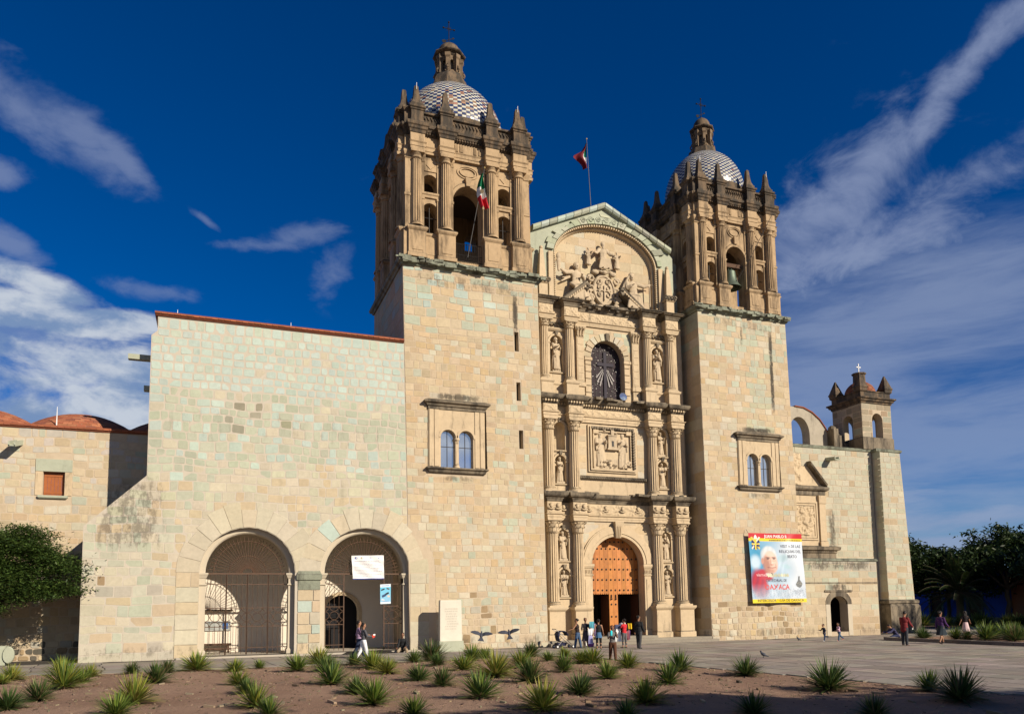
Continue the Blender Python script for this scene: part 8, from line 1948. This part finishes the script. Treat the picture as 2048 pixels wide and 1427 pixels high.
def lay(c, k, d): return tuple(a+(b-a)*k for a, b in zip(c, d))
def bcol(u, v):
    if v < .075: return (.48, .012, .02)
    if v < .118: return (.70, .53, .02)
    if v > .945: return (.72, .55, .02)
    w = math.sin(v*9+u*4)*math.sin(u*7-v*3+1)
    c = lay((.05, .27, .45), max(0, min(1, u*1.5-.22+.16*w)), (.58, .64, .70)); c = lay(c, max(0, min(1, (v-.66)/.2))*.75, lay((.40, .48, .56), .5+.5*math.sin(u*31+v*17)*math.sin(v*43-u*9), (.55, .6, .66)))
    c = lay(c, soft(u, v, .10, .42, .10, .10, .9)*.7, (.62, .7, .76))
    # red cape fading into the crowd below
    c = lay(c, soft(u, v, .15, .74, .15, .22, .5, -.25)*(1-max(0, min(1, (v-.72)/.2))*.75), lay((.42, .03, .05), .5+.5*math.sin(u*60+v*20), (.30, .03, .06)))
    c = lay(c, soft(u, v, .27, .60, .14, .075, .5, .35), (.40, .035, .055)); c = lay(c, soft(u, v, .36, .60, .08, .03, .5, .2), (.60, .58, .56))
    # head: pale hair, face with a darker side, brows, eyes, nose, smile
    c = lay(c, soft(u, v, .355, .32, .150, .135, .35, .1), lay((.50, .55, .58), .5+.5*math.sin(u*70+v*25), (.60, .62, .63)))
    c = lay(c, soft(u, v, .385, .42, .125, .165, .22, -.12), (.62, .41, .32)); c = lay(c, soft(u, v, .30, .45, .065, .12, .8, -.15)*.8, (.36, .16, .12)); c = lay(c, soft(u, v, .43, .42, .05, .07, .9)*.5, (.74, .55, .45))
    c = lay(c, soft(u, v, .38, .30, .10, .035, .9, .1)*.6, (.70, .54, .46)); c = lay(c, soft(u, v, .235, .40, .025, .045, .5), (.50, .26, .2)); c = lay(c, soft(u, v, .36, .545, .075, .03, .9)*.6, (.42, .2, .15))
    for e_ in (.335, .445): c = lay(c, soft(u, v, e_, .352, .042, .011, .8, .06)*.9, (.22, .12, .10)); c = lay(c, soft(u, v, e_, .368, .024, .008, .9)*.95, (.05, .035, .035)); c = lay(c, soft(u, v, e_, .395, .035, .012, 1.0)*.5, (.44, .25, .19))
    c = lay(c, soft(u, v, .385, .42, .014, .05, .9, -.1)*.6, (.42, .22, .16)); c = lay(c, soft(u, v, .40, .452, .032, .012, .9)*.7, (.36, .16, .12)); c = lay(c, soft(u, v, .405, .43, .014, .02, 1)*.5, (.78, .6, .5))
    sm = v-.498-.9*(u-.395)**2*-1.6; c = lay(c, max(0, 1-abs(sm)/.010)*(1 if abs(u-.395) < .075 else 0)*.9, (.22, .06, .055)); c = lay(c, max(0, 1-abs(sm-.013)/.010)*(1 if abs(u-.395) < .05 else 0)*.6, (.60, .30, .25))
    for q in (.315, .47): c = lay(c, soft(u, v, q, .475, .012, .045, 1, .25 if q < .4 else -.25)*.5, (.40, .2, .15))
    # faint second scene: bird and crowd
    c = lay(c, soft(u, v, .60, .36, .09, .05, .9, -.3)*.55, (.30, .47, .50)); c = lay(c, soft(u, v, .66, .48, .10, .03, .9, .2)*.5, (.34, .52, .56))
    if v > .80: q = math.sin(u*113+math.sin(v*71)*2)*math.sin(v*97+u*23); c = lay(c, max(0, q)*.55*max(0, min(1, (.94-v)/.03)), (.16, .2, .28))
    k = rngb.uniform(.975, 1.025); return tuple(x*k for x in c)
S.grid('printed_sheet', bcol, 150, 165)
for i in range(9): u = .30+i*.045; S.shape([(u, .60), (u+.03, .575), (u+.05, .62), (u+.02, .635)], jit((.55, .55, .38), .2), 'printed_lights', .0066)
S.text('JUAN PABLO II', .50, .064, .27, (.80, .78, .74), bold=.02); small_print(S, .38, .96, .107, .016, (.12, .10, .04))
S.text('VISITA DE LAS', .77, .205, .26, (.06, .06, .09)); S.text('RELIQUIAS DEL', .76, .28, .26, (.06, .06, .09)); S.text('BEATO', .78, .355, .27, (.06, .06, .09))
S.text('viernes', .20, .62, .30, (.68, .42, .42)); S.text('9', .385, .625, .34, (.02, .02, .03)); S.text('CATEDRAL DE', .46, .70, .25, (.05, .05, .07)); S.text('OAXACA', .47, .81, .46, (.58, .05, .04), bold=.015)
S.text('INTERCESOR Y GUÍA DE OAXACA', .52, .985, .235, (.08, .06, .02))
for i in range(3): small_print(S, .78+.03*i, .95-.03*i, .84+.028*i, .012, (.22, .23, .28))
# printed shield with crossed keys and mitre, top left
S.shape([(.05, .10), (.19, .10), (.19, .19), (.12, .245), (.05, .19)], (.015, .025, .12), 'printed_shield', .0064); S.shape([(.105, .10), (.135, .10), (.135, .24), (.105, .235)], (.74, .55, .05), 'printed_cross_bar', .007); S.shape([(.05, .145), (.19, .145), (.19, .168), (.05, .168)], (.74, .55, .05), 'printed_cross_bar', .0074)
S.shape([(.09, .085), (.095, .05), (.12, .02), (.145, .05), (.15, .085)], (.72, .70, .64), 'printed_mitre', .007); S.shape([(.03, .06), (.06, .05), (.20, .22), (.18, .235)], (.70, .5, .08), 'printed_key', .0060); S.shape([(.21, .06), (.18, .05), (.04, .22), (.06, .235)], (.66, .62, .55), 'printed_key', .0061); S.text('M', .162, .215, .16, (.74, .55, .05), off=.0078)
S.shape([(.885, .62), (.91, .62), (.905, .67), (.95, .73), (.93, .77), (.90, .79), (.85, .77), (.83, .74), (.875, .68)], (.16, .17, .17), 'printed_monstrance', .006)
for i in range(14): S.shape(ring(.845+.09*rngb.random(), .71+.06*rngb.random(), .006, .005, 8), (.38, .36, .28), 'printed_speck', .0068)
for u, v, z in ((.0, .0, 0), (1., 0., 0)):
    p = S.pt(u, v); mb = MB(); mb.tube([p, p+Vector((0, .2, .25))], .012, 5); mb.build('rope', M['dark_iron'], bn_)
# white notice
o = thing('notice', 'white cloth notice with rows of small print hung in the right arch', 'notice', (-4.4, .43, 3.8))
S = Sheet([(-5.27, .42, 5.08), (-3.56, .42, 5.12), (-3.53, .40, 3.86), (-5.18, .40, 3.83)], lambda u, v: .03*math.sin((u+.6*v)*8)*v+.02*math.sin((u-1.2*v)*11), o, M['print_cloth'])
S.grid('cloth', lambda u, v: (.03, .06, .28) if v > .965 else (.74, .73, .71), 30, 30)
for u, c in ((.14, (.05, .10, .35)), (.32, (.30, .25, .18)), (.60, (.45, .5, .62))): S.shape(ring(u, .10, .045, .05, 16), c, 'printed_seal'); S.shape(ring(u+.012, .095, .025, .028, 12), (.70, .7, .7), 'printed_seal', .0055)
S.shape([(.80, .13), (.88, .08), (.92, .075), (.84, .135)], (.10, .18, .5), 'printed_logo')
for i in range(11): small_print(S, .07, (.55, .9, .8, .93)[i % 4] if i else .86, .25+i*.062, .018 if i else .028, (.25, .25, .30))
o = thing('poster', 'narrow light blue poster with small dark pictures hung on the right gate leaf', 'poster', (-3.43, .52, 2.5))
S = Sheet([(-3.72, .53, 3.57), (-3.15, .53, 3.6), (-3.15, .53, 2.55), (-3.71, .53, 2.53)], lambda u, v: .008*math.sin(u*6+v*9), o, M['print'])
S.grid('printed_sheet', lambda u, v: (.62, .70, .74) if v < .14 or v > .9 else (.10+.18*v, .48, .66), 12, 20)
for cu, cv, a, w, h, c in ((.25, .27, -.3, .17, .06, (.03, .03, .04)), (.74, .24, .3, .14, .06, (.10, .09, .08)), (.36, .58, -.4, .20, .10, (.03, .06, .14)), (.66, .48, -.4, .16, .08, (.02, .02, .03)), (.8, .62, .2, .12, .08, (.6, .5, .42)), (.25, .8, .3, .16, .07, (.5, .55, .6))):
    S.shape([(cu+w*x*math.cos(a)-h*y*math.sin(a), cv+(w*x*math.sin(a)+h*y*math.cos(a))*.6) for x, y in ((-1, -1), (1, -1), (1, 1), (-1, 1))], c, 'printed_picture')
small_print(S, .15, .85, .09, .03, (.08, .2, .5)); small_print(S, .25, .8, .87, .02, (.10, .18, .45))
# flags: green, white and red cloth with a small dark emblem
def flag(label, pole, rows, half, group):
    o = thing('flag', label, 'flag', pole[0], group); mb = MB(); mb.tube(pole, .026, 7, r1=.016); mb.build('pole', solid('pole_grey', (.10, .095, .09), .6), o); mb = MB(); mb.sphere(pole[-1], .05, n=10, m=8); mb.build('finial', solid('brass', (.45, .33, .12), .4), o)
    mb = MB(); n = len(rows); ids = []
    for r in rows: ids.append([mb.pt(q) for q in r])
    cols = ((.0, .13, .05), (.62, .61, .58), (.42, .012, .022)) if 'staff' in label else ((.0, .11, .06), (.5, .48, .46), (.13, .008, .016))
    for j in range(n-1):
        m_ = len(ids[j])
        for i in range(m_-1):
            k = half(i/(m_-1), j/(n-1)); mb.face((ids[j][i], ids[j][i+1], ids[j+1][i+1], ids[j+1][i]), cols[k])
    mb.build('cloth', M['print_cloth'], o, smooth='all'); return o
rows = []
for j in range(28):                                       # drooping cloth on the belfry staff
    t_ = j/27; w = .10+.36*math.sin(min(1, t_*1.25)*PI*.55); cx_ = 1.66-.22*math.sin(t_*2.4); rows.append([(cx_-w*.38+w*u+.25*t_*t_, -1.28+.12*math.sin(u*9+t_*3), 26.65-1.95*t_-.18*abs(u-.5)*t_+.06*math.sin(u*7)) for u in [i/13 for i in range(14)]])
fo = flag('flag in green, white and red drooping from a slanted staff in the nearer belfry', [(1.22, .15, 22.3), (1.78, -1.35, 27.0)], rows, lambda u, v: 0 if v < .42 else 1 if v < .68 else 2, 'flags on the church')
mb = MB(); ls = ring(0, 0, .12, .13, 14); mb.poly([(1.58+a, -1.44, 25.52+b) for a, b in ls], (.12, .09, .05)); mb.build('emblem', M['print_cloth'], fo)
rows = []
for j in range(24):
    t_ = j/23; w = .10+.75*math.sin(min(1, t_*1.1)*PI*.6)*(1 if t_ < .62 else 1-.55*(t_-.62)/.38); rows.append([(10.12+.05*t_-w*u*(1-.25*math.sin(t_*9)), 2.2+.15*math.sin(u*8+t_*2), 32.4-1.85*t_-.25*u*(1-t_)) for u in [i/11 for i in range(12)]])
flag('drooping flag in green, white and dark red on the pole above the gable', [(10.36, 2.2, 27.2), (10.14, 2.2, 32.65)], rows, lambda u, v: 0 if u < .30-.25*(v-.3) and v < .5 else 1 if u < .34-.1*v else 2, 'flags on the church')
# cable slung across the farther belfry
o = thing('cable', 'thin dark cable slung diagonally across the farther belfry', 'cable', (21.4, -.6, 25)); mb = MB(); mb.tube([(19.6, .2, 23.0), (20.6, -.5, 24.9), (22.4, -.75, 28.2)], .018, 5); mb.build('wire', M['dark_iron'], o)
